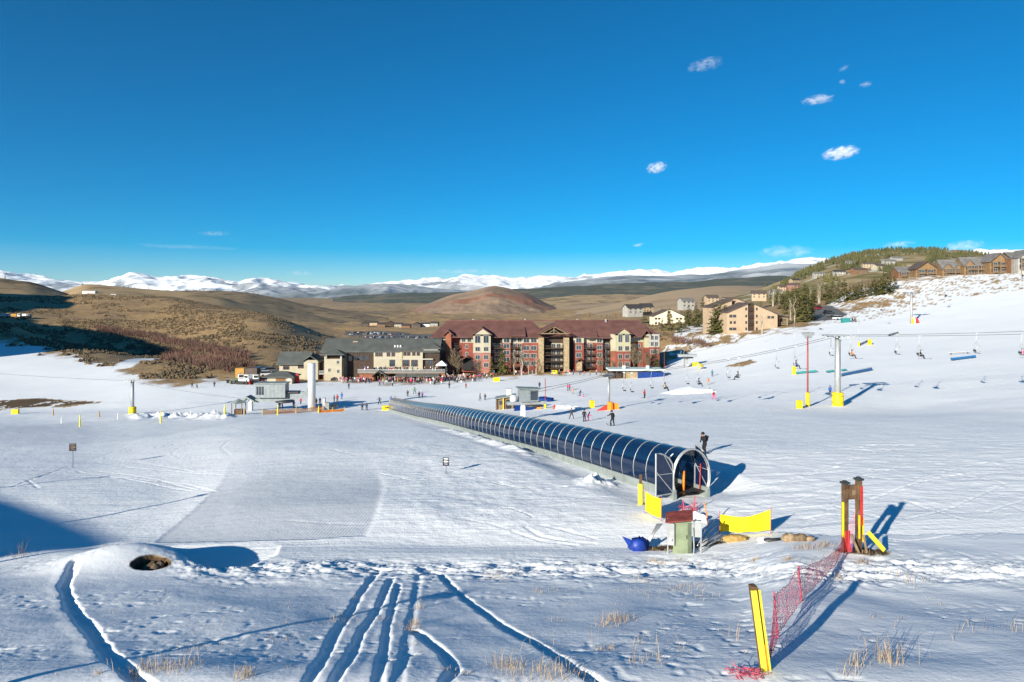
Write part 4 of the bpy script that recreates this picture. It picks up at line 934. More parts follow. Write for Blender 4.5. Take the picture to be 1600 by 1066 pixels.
for dx, dy, m_, lab, s in ((-1.0, -.2, 'red', 'red triangular crash mat left of the short lift tower', 1), (.2, -.45, 'orange', 'orange and yellow padded block around the foot of the short lift tower', 0), (1.15, -.1, 'orange', 'pale orange netting bank right of the short lift tower', 2)):
    b = T2 + Vector((dx, dy, 0)); b.z = gh(b.x, b.y)
    mb = MB()
    if s == 1: mb.prism([(-1.0, -.05), (.75, -.05), (.75, 1.0), (.3, .8)], -.2, .2)
    elif s == 0: mb.lathe([(.5, -.2), (.55, .1), (.5, 1.1), (.38, 1.35)], 9)
    else: mb.prism([(-.6, -.05), (.7, -.05), (.45, .95), (-.4, 1.1)], -.15, .15)
    tag(mb.build('crash_mat', M[m_], None, False, b), lab, 'crash mat')
cperp = lambda d: Vector((d.x, d.y, 0)).normalized().cross(Zv).normalized()
def cable(name, label, pts, r=.028, sags=None):
    P = []
    for i in range(len(pts) - 1):
        a, b = Vector(pts[i]), Vector(pts[i + 1]); s = (sags or [0] * 9)[i]
        for k in range(14):
            f = k / 14; P.append(a.lerp(b, f) - Zv * s * 4 * f * (1 - f))
    P.append(Vector(pts[-1])); o = MB().tube([p - Vector(pts[0]) for p in P], r, 5).build(name, M['dark_metal'], None, True, pts[0]); tag(o, label, 'cable'); return P
top1 = T1 + Zv * (T1h + .42); top2 = T2 + Zv * (T2h + .42); pm = cperp(dm); p2 = cperp(T1 - T2); pR = cperp(d1)
TERM = Vector(gd(822, 112)); 
tdir = cperp(T2 - TERM)
NEARC = [TERM + Zv * 4.3 + tdir * 1.2, top2 + p2 * 1.2, top1 + pm * 1.45, TR + pR * 1.45]
FARC = [TERM + Zv * 4.3 - tdir * 1.2, top2 - p2 * 1.2, top1 - pm * 1.45, TR - pR * 1.45 + Zv * .4]
PN = cable('haul_cable', 'near strand of the haul cable running past the tall yellow padded tower', NEARC, .03, [.1, .9, .5])
PF = cable('haul_cable', 'far strand of the haul cable running past the tall yellow padded tower', FARC, .03, [.1, .9, .5])
def on_cable(P, px_):
    for a, b in zip(P[:-1], P[1:]):
        qa = 800 + a.x / a.y * F; qb = 800 + b.x / b.y * F
        if min(qa, qb) <= px_ <= max(qa, qb):
            lo, hi = 0., 1.
            for _ in range(30):
                m_ = (lo + hi) / 2; c = a.lerp(b, m_); q = 800 + c.x / c.y * F
                if (q < px_) == (qa < qb): lo = m_
                else: hi = m_
            return a.lerp(b, lo), math.atan2((b - a).y, (b - a).x)
    raise ValueError(px_)
def chair_proto():
    """hangs from its clamp at the origin, travels towards local +X"""
    t = thing('lift_chair', 'x', 'lift chair', (0, 0, 0))
    MB().tube([(0, 0, .1), (0, 0, -.15), (-.03, 0, -.6), (-.1, .0, -1.15), (.0, 0, -1.45)], .034, 6).box((0, 0, .05), (.4, .1, .14)).build('hanger', M['galv'], t)
    mb = MB(); loop = []
    for s in (-1, 1):
        pts = [(0, 0, -1.45), (-.05, s * .3, -1.52), (-.1, s * .52, -1.85), (-.22, s * .56, -2.5), (-.2, s * .56, -2.95), (0, s * .56, -3.12), (.42, s * .56, -3.08)]
        mb.tube(pts, .028, 6); mb.tube([(-.2, s * .56, -2.75), (.12, s * .58, -2.72), (.38, s * .57, -2.8)], .02, 5)
    mb.tube([(-.24, -.56, -2.45), (-.24, .56, -2.45)], .022, 5); mb.tube([(.34, -.5, -2.0), (.42, 0, -1.95), (.34, .5, -2.0)], .018, 5)
    for s in (-1, 1): mb.tube([(-.12, s * .54, -2.1), (.34, s * .5, -2.0)], .018, 5)
    mb.build('frame', M['galv'], t, True)
    MB().box((.08, 0, -3.06), (.48, 1.12, .08), ry=R(4)).build('seat', M['dark_metal'], t, bevel=.02)
    MB().box((-.24, 0, -2.72), (.06, 1.1, .34), ry=R(-8)).build('backrest', M['dark_metal'], t, bevel=.02)
    return t
chair0 = chair_proto(); cfirst = [True]
def chair(P, px_, label, riders=(), flip=False, group='chairs hanging on the lift cables'):
    c, a = on_cable(P, px_); a += math.pi if flip else 0
    if cfirst[0]:
        o = chair0; o.location = c; o.rotation_euler = (0, 0, a); cfirst[0] = False; o['label'] = label; o['group'] = group
    else: o = dup(chair0, c, a, label, group)
    f = Vector((math.cos(a), math.sin(a), 0)); l = Vector((-f.y, f.x, 0))
    for off, ja, pa_, lab, sk in riders:
        q = c + f * .10 + l * off - Zv * 3.01; person(q, 'sit', a + math.pi / 2, ja, pa_, lab, None, .97, sk)
    return o
# right of the tall tower
chair(PF, 1402, 'empty chair first to the right of the tall yellow padded tower')
chair(PN, 1437, 'chair carrying one rider in black on the near cable', [(.1, 'black', 'black', 'person in black riding the chair second right of the tall tower', True)])
chair(PF, 1526, 'empty chair on the far cable over the long blue box')
chair(PN, 1597, 'chair at the right edge of the photo carrying a rider in pink', [(.1, 'pink', 'pink', 'person in pink riding the chair at the right edge', True)])
# left of it
chair(PF, 1299, 'empty chair just behind the tall tower pole')
chair(PN, 1330, 'chair just right of the tall tower carrying a rider in orange', [(0, 'orange', 'brown', 'person in orange riding the chair right beside the tall tower', True)])
chair(PN, 1243, 'chair with a blue rider left of the red floodlight pole', [(0, 'navy', 'navy', 'person in blue riding the chair left of the red floodlight pole', True)])
chair(PF, 1214, 'empty chair second to the left of the red floodlight pole')
chair(PN, 1154, 'chair with a dark pair of riders below the brown dirt mound', [(-.26, 'black', 'black', 'person in black on the chair with two riders, one side', True), (.26, 'charcoal', 'black', 'person in charcoal on the chair with two riders, beside one in black', False)], True)
chair(PF, 1138, 'empty chair right below the brown dirt mound')
chair(PN, 1091, 'chair with a rider in charcoal above the white jump', [(0, 'charcoal', 'black', 'person in charcoal riding the chair above the white jump', False)])
chair(PF, 1074, 'empty chair above the white jump')
chair(PN, 1038, 'chair with a pair in tan jackets left of the white jump', [(-.26, 'tan', 'black', 'person in tan jacket riding a chair left of the white jump', False), (.26, 'brown', 'charcoal', 'person in brown jacket riding beside one in tan', False)])
chair(PF, 1018, 'empty chair nearest the short tower with red pads')
chair(PN, 987, 'empty low chair right of the short tower with red pads')
chair(PF, 975, 'empty low chair close by the short tower, on the far cable')
# upper lift on the right
T4 = Vector(gd(1424, 250)); T4h = 11.2
T4r = thing('x', 'x', 'x') if False else lift_tower('slim grey lift tower high on the right slope with a red and white pad', T4, T4h, .42, (.9, .5, 0), 4.5, None, 1.5, 4.2)
for dx, m_, hh in ((.15, 'yellow', 2.4), (.75, 'sign_white', 2.5), (1.35, 'red', 2.2)):
    b = T4 + Vector((dx, -.6, 0)); b.z = gh(b.x, b.y)
    o = MB().prism([(-.32, -.3), (.45 + (.9 if m_ == 'red' else 0), -.3), (.35 + (.4 if m_ == 'red' else 0), hh * .7), (-.25, hh)], -.15, .15).build('crash_mat', M[m_], None, False, b); tag(o, {'yellow': 'yellow', 'sign_white': 'white', 'red': 'red'}[m_] + ' crash mat leaning at the foot of the slim upper tower', 'crash mat')
UT = Vector(gd(1072, 222)); 
UA = [UT + Zv * 4.6, T4 + Zv * (T4h + .4), Vector((248, 330, 0)) + Zv * ((HZ - 420) / F * 330)]
PU = cable('haul_cable', 'thin upper haul cable crossing in front of the tan apartment block', UA, .035, [1.5, 2.0])
chair(PU, 1378, 'small empty chair of the upper lift under the bare bank'); chair(PU, 1478, 'small chair with a rider high on the upper lift', [(0, 'black', 'navy', 'tiny person in dark clothes riding the upper lift', True)], True)
chair(PU, 1598, 'small chair of the upper lift at the right edge below the ridge homes', [(0, 'black', 'black', 'tiny person in black riding the upper lift at the right edge', False)], True)
chair(PU, 1283, 'small empty chair of the upper lift above the tall tower', [])
# its lower terminal and snow gun
t = thing('lift_terminal', 'small grey lower terminal of the upper lift below the white jump', 'lift terminal', UT)
MB().box((0, 0, 1.6), (1.2, 1.0, 3.4)).build('column', M['galv'], t); mb = MB(); mb.box((.4, 0, 3.9), (6.0, 1.8, .9)); mb.build('machine_house', M['galv'], t, bevel=.1)
MB().lathe([(1.9, 0), (1.95, .12), (1.9, .24)], 20, (.4, 0, 3.1)).build('bullwheel', M['dark_metal'], t)
mb = MB()
for u in (-2, -1, 1.2, 2.6): mb.tube([(u, -.6, 4.2), (u + .3, -.6, 5.6 + .4 * (u > 0))], .06, 5)
mb.build('mast', M['galv'], t); MB().box((2.6, -1.2, .9), (1.6, 1.0, 1.8)).build('booth', M['yellow'], t)
t = thing('snow_gun', 'yellow snow gun beside the small lower terminal', 'snow gun', g3(1092, 578)); MB().tube([(0, 0, 0), (0, 0, 1.3)], .12, 6).build('stand', M['yellow'], t); MB().tube([(-.8, 0, 1.9), (.2, 0, 1.6), (1.3, 0, 1.0)], [.55, .5, .3], 10).build('barrel', M['yellow'], t, True)

# ------------------------------------------------------------------ left chairlift terminal
D = 150.0
bc = Vector(gd(487, D))
t = thing('lift_terminal', 'left lift terminal with a huge pale cylinder column, long grey beam and a metal hut', 'lift terminal', bc, R(3))
U = lambda q: (q - 487) * D / F
MB().lathe([(.83, -.4), (.83, 10.25), (.80, 10.35)], 24).build('column', M['white_metal'], t, True)
MB().prism([(U(398), 1.8), (U(402), 2.7), (U(470), 4.1), (U(483), 4.2), (U(483), 2.9), (U(430), 2.15)], -.55, .55).build('beam', M['steel_grey'], t)
MB().prism([(U(470), 3.2), (U(482), 5.0), (U(484), 3.0)], -.62, .62).build('gusset', M['steel_grey'], t)
h = MB().b2(U(404), U(449), -1.5, 1.6, 3.05, 6.0).build('hut', M['steel_grey'], t)
MB().b2(U(402), U(451), -1.7, 1.8, 6.0, 6.22).build('hut_roof', M['green_grey'], h)
for a, b_, z0, z1 in ((401.6, 404, 4.7, 5.8),): MB().b2(U(403.2), U(404.2), -1.2, 1.2, 3.6, 5.6).build('window', M['window'], h)
for k in range(3): MB().b2(U(405.5 + k * 4), U(408.5 + k * 4), -1.54, -1.48, 3.7 + .0, 5.5).build('window', M['window'], h)
for k in range(5): MB().b2(U(420 + k * 6), U(420.3 + k * 6), -1.53, -1.48, 3.1, 5.95).build('panel_seam', M['green_grey'], h)
MB().b2(U(391), U(396), -.6, .6, -.4, 2.5).build('pillar', M['white_metal'], t)
MB().prism([(U(382), 2.3), (U(390), 3.35), (U(402), 2.4), (U(402), 2.1), (U(390), 3.0), (U(384), 2.1)], -1.5, 1.5).build('canopy_roof', M['green_grey'], t)
MB().lathe([(2.0, 0), (2.05, .15), (2.0, .3)], 24, (U(446), 0, 1.9)).build('bullwheel', M['dark_metal'], t)
MB().b2(U(450), U(468), -1.0, 1.2, 3.9, 4.25).build('snowy_deck', M['dark_metal'], t)
MB().b2(U(503), U(507), .4, 1.2, -.3, 2.6).build('x', M['galv'], t).name = 'control_cabinet'
MB().b2(U(507.2), U(513), .4, 1.3, -.3, 1.6).build('control_cabinet', M['green_grey'], t)
def shelter(px_, py_, label, w_, h_):
    x, y, z = g3(px_, py_); s = thing('shelter', label, 'shelter', (x, y, z))
    MB().lathe([(w_ * .78, 0), (w_ * .7, .1), (.12, h_ * .32)], 4, (0, 0, h_)).build('roof', M['green_grey'], s)
    for a in (-1, 1):
        for b_ in (-1, 1): MB().tube([(a * w_ * .42, b_ * w_ * .42, -.2), (a * w_ * .42, b_ * w_ * .42, h_ + .05)], .09, 6).build('post', M['weathered_wood'], s)
    MB().b2(-w_ * .3, w_ * .3, -w_ * .2, w_ * .2, 0, 1.1).build('bench', M['timber'], s)
shelter(373, 648, 'small open shelter with a grey pyramid roof at the left end of the lift', 2.4, 2.4)
# left tower and its pad
LT = Vector(gd(207, 152)); lift_tower('grey lift tower with a yellow pad, alone on the left snow', LT, 7.1, .36, (1, .12, 0), 2.4, 'yellow', 1.5, 3.2, trainoff=.3)
cl = [bc + Vector((U(400), -1.2, 2.6)), LT + Zv * 7.5 + Vector((0, -1.2, 0)), LT + Vector((-60, -5, 13))]
cable('haul_cable', 'haul cable from the left terminal over the lone left tower', cl, .025, [.5, .8])
# orange nets and their yellow posts
def low_net(pts, hgt, label, m_, sag=.25):
    P = [Vector(g3(*p)) for p in pts]; r = thing('safety_net', label, 'safety net', P[0]); mb = MB()
    for i in range(len(P) - 1):
        a, b = P[i] - P[0], P[i + 1] - P[0]; n = max(6, int((b - a).length / .5))
        for q in range(7):
            hh = hgt * q / 6; mb.tube([a.lerp(b, k / n) + Zv * (hh * (1 - sag * math.sin(math.pi * k / n)) + .04) for k in range(n + 1)], .045, 3, False)
        for k in range(n + 1): mb.tube([a.lerp(b, k / n) + Zv * .02, a.lerp(b, k / n) + Zv * (hgt * (1 - sag * math.sin(math.pi * k / n)))], .03, 3, False)
    mb.build('net', M[m_], r)
    for p in P: MB().tube([p - P[0] - Zv * .2, p - P[0] + Zv * (hgt + .35)], .05, 5).build('post', M['yellow'], r)
low_net([(410, 648), (434, 647), (463, 645), (489, 643), (510, 640), (527, 636)], .95, 'sagging orange net strung in front of the left lift terminal', 'net_orange')
low_net([(498, 645), (520, 644), (538, 643)], .6, 'pale orange net lying low at the right end of the left lift', 'net_orange', .4)
def yellow_post(px_, py_, h_, r_, m_, label, group=None, d=None):
    p = g3(px_, py_) if d is None else gd(px_, d)
    o = MB().lathe([(r_, -.2), (r_ * 1.1, .1), (r_ * 1.1, h_ * .55), (r_, h_ * .6), (r_ * .7, h_ * .64), (r_ * .65, h_)], 9).build('padded_post', M[m_], None, True, p); return tag(o, label, 'post', group)
for px_, py_, h_, m_, lab in ((125, 667, 2.2, 'lime_yellow', 'yellow post farthest left on the flat below the snow hump'), (251, 661, 2.2, 'lime_yellow', 'yellow post between the lone tower and the shelter'), (351, 653, 1.9, 'lime_yellow', 'yellow post just left of the open shelter'), (434, 649, 1.9, 'yellow', 'yellow post standing in the orange net'), (498, 645, 1.5, 'yellow', 'yellow post at the right of the orange net'),
                          (96, 662, 1.3, 'sign_white', 'pale stake left of the leftmost yellow post'), (184, 655, 1.2, 'sign_white', 'pale stake left of the lone tower'), (155, 652, 1.3, 'straw', 'tan stake standing in the ploughed chunks'), (298, 652, 1.2, 'sign_white', 'pale stake between two yellow posts, right of the chunks'), (83, 649, 1.5, 'straw', 'tan stake beside the yellow padded box on the left'), (382, 648, 1.3, 'straw', 'tan stake between shelter and terminal pillar'), (463, 646, 1.3, 'straw', 'tan stake in the middle of the orange net')):
    yellow_post(px_, py_, h_, .13 if m_ != 'sign_white' else .08, m_, lab)
def pad_box(px_, py_, w_, h_, label, m_='yellow', name='padded_box'):
    o = MB().box((0, 0, h_ / 2 - .1), (w_, .7, h_ + .2), rz=.15).build(name, M[m_], None, False, g3(px_, py_), bevel=.08); return tag(o, label, 'pad')
pad_box(24, 647, 1.5, 1.1, 'yellow padded box at the far left below the dirt bank')
pad_box(925, 637, .85, 1.35, 'yellow padded block left of the red crash mats'); pad_box(1249, 638, .75, 1.25, 'yellow padded block beside the red floodlight pole')
pad_box(1359, 539, .9, 1.7, 'yellow padded block by the thin light pole up the slope'); pad_box(1241, 585, .7, 1.9, 'small yellow block at the end of the blue rail')
o = pad_box(604, 640, 1.9, 1.0, 'yellow sign board at the foot of the tunnel far end', 'yellow', 'sign_board'); 
for k in range(3): MB().box((-.5 + k * .42, -.36, .5 + .05 * k), (.3, .02, .34), rz=.15).build('lettering', M['black'], o)
for px_, py_, lab in ((776, 596, 'yellow pad on the snow at the right end of the crowd'), (866, 584, 'yellow pad at the edge of the grass before the red lodge')): pad_box(px_, py_, 2.0, 1.2, lab)

# ------------------------------------------------------------------ centre terminal: ticket hut, operator house, dark blue sheets
x, y, z = g3(789, 639); hut = thing('ticket_hut', 'brown wooden hut with a sloping grey roof and a dark doorway', 'hut', (x, y, z), R(-6))
MB().b2(-1.75, 1.75, 0, 2.4, -.3, 2.15).build('wall', M['weathered_wood'], hut)
MB().prism([(-2.2, 2.05), (2.1, 2.75), (2.1, 2.9), (-2.2, 2.2)], -.6, 2.9).build('roof', M['green_grey'], hut)
MB().prism([(-1.75, 2.1), (1.75, 2.1), (1.75, 2.68), (-1.75, 2.12)], .02, 2.38).build('gable', M['weathered_wood'], hut)
MB().b2(.2, 1.35, -.03, .02, 0, 1.95).build('doorway', M['black'], hut); MB().b2(-1.2, -.5, -.04, .0, .9, 1.7).build('window', M['window'], hut)
for u in (-1.75, -.3, 1.75): MB().b2(u - .08, u + .08, -.5, -.34, -.3, 2.3).build('post', M['yellow'] if u == -.3 else M['timber'], hut)
MB().b2(.0, 1.2, 1.6, 2.3, 2.6, 4.0).build('roof_box', M['galv'], hut)
o = thing('lift_terminal', 'centre lift terminal with a pale operator house on a white column', 'lift terminal', TERM, R(10)); U = lambda q: (q - 822) * 112 / F
MB().b2(-.9, -.2, -.4, .4, -.4, 2.6).build('column', M['white_metal'], o); MB().b2(-3.2, 3.4, -.5, .5, 2.4, 2.9).build('beam', M['galv'], o)
h = MB().b2(-1.2, 1.9, -.9, 1.2, 2.95, 4.9).build('operator_house', M['steel_grey'], o); MB().prism([(-1.5, 5.05), (2.2, 4.85), (2.2, 5.0), (-1.5, 5.2)], -1.2, 1.5).build('roof', M['green_grey'], h)
MB().b2(.55, 1.75, -.94, -.88, 3.2, 4.7).build('window', M['window'], h); MB().b2(1.88, 1.94, -.7, .9, 3.2, 4.7).build('window', M['window'], h)
MB().lathe([(1.5, 0), (1.55, .12), (1.5, .24)], 20, (1.2, 0, 2.1)).build('bullwheel', M['dark_metal'], o)
MB().lathe([(.5, 0), (.62, .2), (.6, .8), (.3, 1.1)], 10, (-2.1, 0, 2.9)).build('motor', M['white_metal'], o, True)
mb = MB(); mb.add([(-2.2, -1.6, .15), (1.2, -1.4, .15), (2.2, 1.3, 2.2), (-1.4, 1.4, 2.0), (-2.2, -1.6, .05), (1.2, -1.4, .05), (2.2, 1.3, 2.1), (-1.4, 1.4, 1.9)], [(0, 1, 2, 3), (7, 6, 5, 4), (0, 4, 5, 1), (1, 5, 6, 2), (2, 6, 7, 3), (3, 7, 4, 0)])
tag(mb.build('tarp', M['tarp_shade_blue'], None, False, g3(820, 640)), 'sloping dark blue sheet for the roof shade under the centre lift terminal', 'tarp')  # slanted roof shadow below the terminal built as a dark blue sheet
mb = MB(); mb.blob((0, 0, .3), (2.3, 1.0, .75), 8, 16, 8, .18); tag(mb.build('tarp', M['tarp_shade_blue'], None, True, g3(851, 628)), 'low dark blue heap right of the operator house', 'tarp')  # low lumpy heap in the same dark blue
for px_, m_, w_, h_, lab in ((842, 'orange', .95, .9, 'orange crash mat at the foot of the red pole'), (866, 'red', .5, .8, 'small red mat right of the yellow pole foot'), (876, 'snowlump', 1.3, .5, 'white snow heap right of the crash mats'), (888, 'snowlump', .9, .45, 'lower white snow heap left of the yellow block'), (901, 'snowlump', .9, .35, 'flat snow heap beside the yellow block')):
    if m_ == 'snowlump': o = MB().blob((0, 0, .1), (w_, .6, h_), px_, 10, 7, .2).build('snow_pile', M[m_], None, True, g3(px_, 638))
    else: o = MB().prism([(-w_ / 2, -.1), (w_ / 2, -.1), (w_ * .35, h_), (-w_ * .3, h_ * .8)], -.2, .2).build('crash_mat', M[m_], None, False, g3(px_, 639))
    tag(o, lab, 'snow' if m_ == 'snowlump' else 'crash mat')
# floodlight poles
def light_pole(p, h, m_, label, padc='yellow', r=.09, lamps=4, ph=2.1):
    t = thing('floodlight_pole', label, 'light pole', p)
    MB().lathe([(r * 1.2, -.4), (r, h)], 8).build('pole', M[m_], t, True)
    if lamps:
        MB().box((0, 0, h), (1.7, .1, .12)).box((0, 0, h - .5), (1.3, .1, .1)).build('crossbar', M['galv'], t)
        for k in range(lamps): MB().box((-.7 + 1.4 * k / max(1, lamps - 1), -.25, h - .02 - .45 * (k % 2)), (.4, .3, .42), rx=R(25)).build('lamp', M['galv'], t, bevel=.03)
    if padc: MB().lathe([(r + .1, -.2), (r + .2, .05), (r + .2, ph), (r + .12, ph + .08)], 9).build('pad', M[padc], t, True)
light_pole(gd(1262, 107), 11.4, 'red_pole', 'tall rusty red floodlight pole with a lamp cluster left of the big tower', r=.12, lamps=5)
light_pole(g3(852, 638), 5.9, 'red_pole', 'short rusty red pole with a yellow pad beside the operator house', r=.07, lamps=0, ph=1.0)
light_pole(g3(1342, 541), 8.2, 'galv', 'thin grey light pole with a yellow foot up the right slope', r=.06, lamps=0, ph=1.4)
light_pole(g3(1241, 560), 10.5, 'galv', 'very thin grey pole left of the red floodlight pole', None, r=.05, lamps=0)
light_pole(g3(1038, 590), 7.2, 'red_pole', 'thin red pole before the right end of the red lodge', None, r=.05, lamps=0)
# ------------------------------------------------------------------ terrain park boxes and rails
def park_box(px0, px1, py_, d_, label, m_, w_=.5, h_=.45, z_up=.25, top=None, py1=None):
    A = Vector(g3(px0, py_)); B = Vector(g3(px1, py1 or py_)); t = thing('park_box', label, 'rail box', A); v = B - A; L = Vector((v.x, v.y, 0)).length; a = math.atan2(v.y, v.x); sl_ = -math.atan2(v.z, L)
    MB().box(v / 2 + Zv * (z_up + h_ / 2), (L, w_, h_), a, 0, sl_).build('body', M[m_], t, bevel=.04); MB().box(v / 2 + Zv * (z_up + h_ + .03), (L * 1.02, w_ * .8, .05), a, 0, sl_).build('top_sheet', M['white_metal'], t)
    for f in (.12, .88): MB().box(v * f + Zv * z_up * .4, (.2, w_ * .8, z_up * 1.2 + .3), a).build('foot', M['dark_metal'], t)
park_box(1312, 1361, 589, 0, 'long blue park box right of the tall tower', 'blue_plastic', .6, .55, .2, py1=579)
park_box(1291, 1322, 583, 0, 'green park box left behind the long blue box', 'teal_plastic', .5, .4, .2, py1=580)
park_box(1243, 1276, 585, 0, 'teal park box by the small yellow block', 'teal_plastic', .5, .5, .2, py1=582)
park_box(1486, 1524, 564, 0, 'blue park box under the empty chair on the right', 'blue_plastic', .6, .5, .25, py1=560)
park_box(1482, 1516, 555, 0, 'thin dark rail above the blue box on the right', 'dark_metal', .2, .12, .4, py1=553)
park_box(1388, 1403, 526, 0, 'short dark rail box on the upper slope', 'dark_metal', .5, .35, .4, py1=522)
park_box(1079, 1111, 612, 0, 'long dark rail standing at the lip of the white jump', 'dark_metal', .3, .2, .55, py1=611)
park_box(1342, 1356, 541, 0, 'dark rail sloping between the yellow foot and the yellow block', 'dark_metal', .4, .3, .3, py1=534)
o = MB().prism([(-6, -.4), (5.0, -.4), (6.2, .25), (4.6, 1.0), (1.0, 1.15), (-2, .6)], -2.0, 2.4).build('snow_jump', M['snowlump'], None, False, g3(1075, 614), R(6), bevel=.35); tag(o, 'smooth white snow jump behind the long dark rail', 'snow jump')
# ------------------------------------------------------------------ buildings
mk('roof_red', (.135, .062, .052), .8, 0, .25, .35); mk('cream', (.385, .345, .255), .8, 0, .10, .5); mk('brick_red', (.21, .058, .042), .85, 0, .25, .6); mk('brick_orange', (.26, .095, .055), .85, 0, .25, .6); mk('brick_pink', (.30, .13, .10), .85, 0, .2, .6)
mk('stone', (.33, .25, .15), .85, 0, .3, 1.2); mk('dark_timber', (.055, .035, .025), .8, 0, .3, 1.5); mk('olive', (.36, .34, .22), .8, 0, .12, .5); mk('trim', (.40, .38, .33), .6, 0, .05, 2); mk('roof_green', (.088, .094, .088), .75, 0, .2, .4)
mk('tan_wall', (.42, .31, .21), .85, 0, .10, .4); mk('cream2', (.70, .62, .46), .85, 0, .08, .4); mk('roof_brown', (.10, .075, .065), .85, 0, .25, .5); mk('ochre', (.21, .13, .062), .85, 0, .2, .6); mk('brown_wall', (.20, .10, .05), .85, 0, .25, .6); mk('grey_wall', (.34, .33, .31), .85, 0, .2, .6)
mk('roof_grey', (.17, .16, .155), .85, 0, .25, .5); mk('orange_wall', (.42, .22, .05), .85, 0, .15, .6); mk('pale_green', (.50, .62, .58), .6, .1, .1, .5); mk('tent_white', (.80, .80, .82), .6, 0, .05, 1); mk('deck', (.24, .15, .09), .85, 0, .3, 1.2); mk('roof_dark', (.05, .045, .045), .8, 0, .25, .5); mk('white_wall', (.72, .70, .66), .8, 0, .08, .5)
_wc = {}
def window(parent, u, z, w_, h_, y, trim='trim', axis='y', mull=1):
    k = (round(w_, 2), round(h_, 2), trim, mull)
    if k not in _wc:
        f = MB(); t_ = .11
        for a in (-1, 1): f.box((a * (w_ / 2 + t_ / 2), 0, 0), (t_, .10, h_ + 2 * t_)); f.box((0, 0, a * (h_ / 2 + t_ / 2)), (w_, .10, t_))
        for q in range(mull): f.box((w_ * ((q + 1) / (mull + 1) - .5), -.005, 0), (.06, .07, h_))
        _wc[k] = (f.mesh('window', M[trim]), MB().box((0, .02, 0), (w_, .05, h_)).mesh('pane', M['window']))
    a = bpy.data.objects.new('window', _wc[k][0]); COL.objects.link(a); a.parent = parent; a.location = (u, y - .04, z) if axis == 'y' else (y, u, z)
    if axis == 'x': a.rotation_euler = (0, 0, R(90))
    b = bpy.data.objects.new('pane', _wc[k][1]); COL.objects.link(b); b.parent = a
    return a
def balcony(parent, u0, u1, y0, y1, z, m_='dark_timber', name='balcony'):
    b = MB().b2(u0, u1, y0, y1, z - .12, z + .1)
    b.b2(u0, u1, y0, y0 + .06, z + 1.0, z + 1.1)
    n = max(3, int((u1 - u0) / .22))
    for i in range(n + 1): q = u0 + (u1 - u0) * i / n; b.b2(q - .035, q + .035, y0 + .01, y0 + .05, z + .1, z + 1.0)
    for q in (u0, u1): b.b2(q - .04, q + .04, y0 + .06, y1, z + 1.0, z + 1.1)
    return b.build(name, M[m_], parent)
def gable_roof(parent, u0, u1, y0, y1, ze, zp, m_, axis='y', over=.5, th=.28, name='roof', skew=.5):
    """ridge runs along axis; slopes fall to the two sides"""
    mb = MB()
    if axis == 'y': a0, a1, b0, b1 = u0 - over, u1 + over, y0 - over, y1 + over
    else: a0, a1, b0, b1 = y0 - over, y1 + over, u0 - over, u1 + over
    mid_ = a0 + (a1 - a0) * skew; sl_ = (zp - ze) / ((a1 - a0) / 2 - over) if a1 - a0 > 2 * over else 1; zo = ze - over * sl_ * .8
    poly = [(a0, zo), (mid_, zp), (a1, zo), (a1, zo + th), (mid_, zp + th * 1.15), (a0, zo + th)]
    poly = [(a0, zo), (a0, zo + th), (mid_, zp + th * 1.15), (a1, zo + th), (a1, zo), (mid_, zp)]
    mb.prism(poly, b0, b1, axis)
    return mb.build(name, M[m_], parent)
def hip_roof(parent, u0, u1, y0, y1, ze, zp, m_, run=None, over=.6, name='roof', th=.25):
    r = run if run is not None else (y1 - y0) / 2 + over
    a0, a1, b0, b1 = u0 - over, u1 + over, y0 - over, y1 + over; bm = (b0 + b1) / 2
    P = [(a0, b0, ze), (a1, b0, ze), (a1, b1, ze), (a0, b1, ze), (a0, b0, ze + th), (a1, b0, ze + th), (a1, b1, ze + th), (a0, b1, ze + th), (a0 + r, bm, zp), (a1 - r, bm, zp)]
    mb = MB(); mb.add(P, [(3, 2, 1, 0), (0, 1, 5, 4), (1, 2, 6, 5), (2, 3, 7, 6), (3, 0, 4, 7), (4, 5, 9, 8), (5, 6, 9), (6, 7, 8, 9), (7, 4, 8)]); return mb.build(name, M[m_], parent)
def wall(parent, u0, u1, y0, y1, z0, z1, m_, name='wall'): return MB().b2(u0, u1, y0, y1, z0, z1).build(name, M[m_], parent)

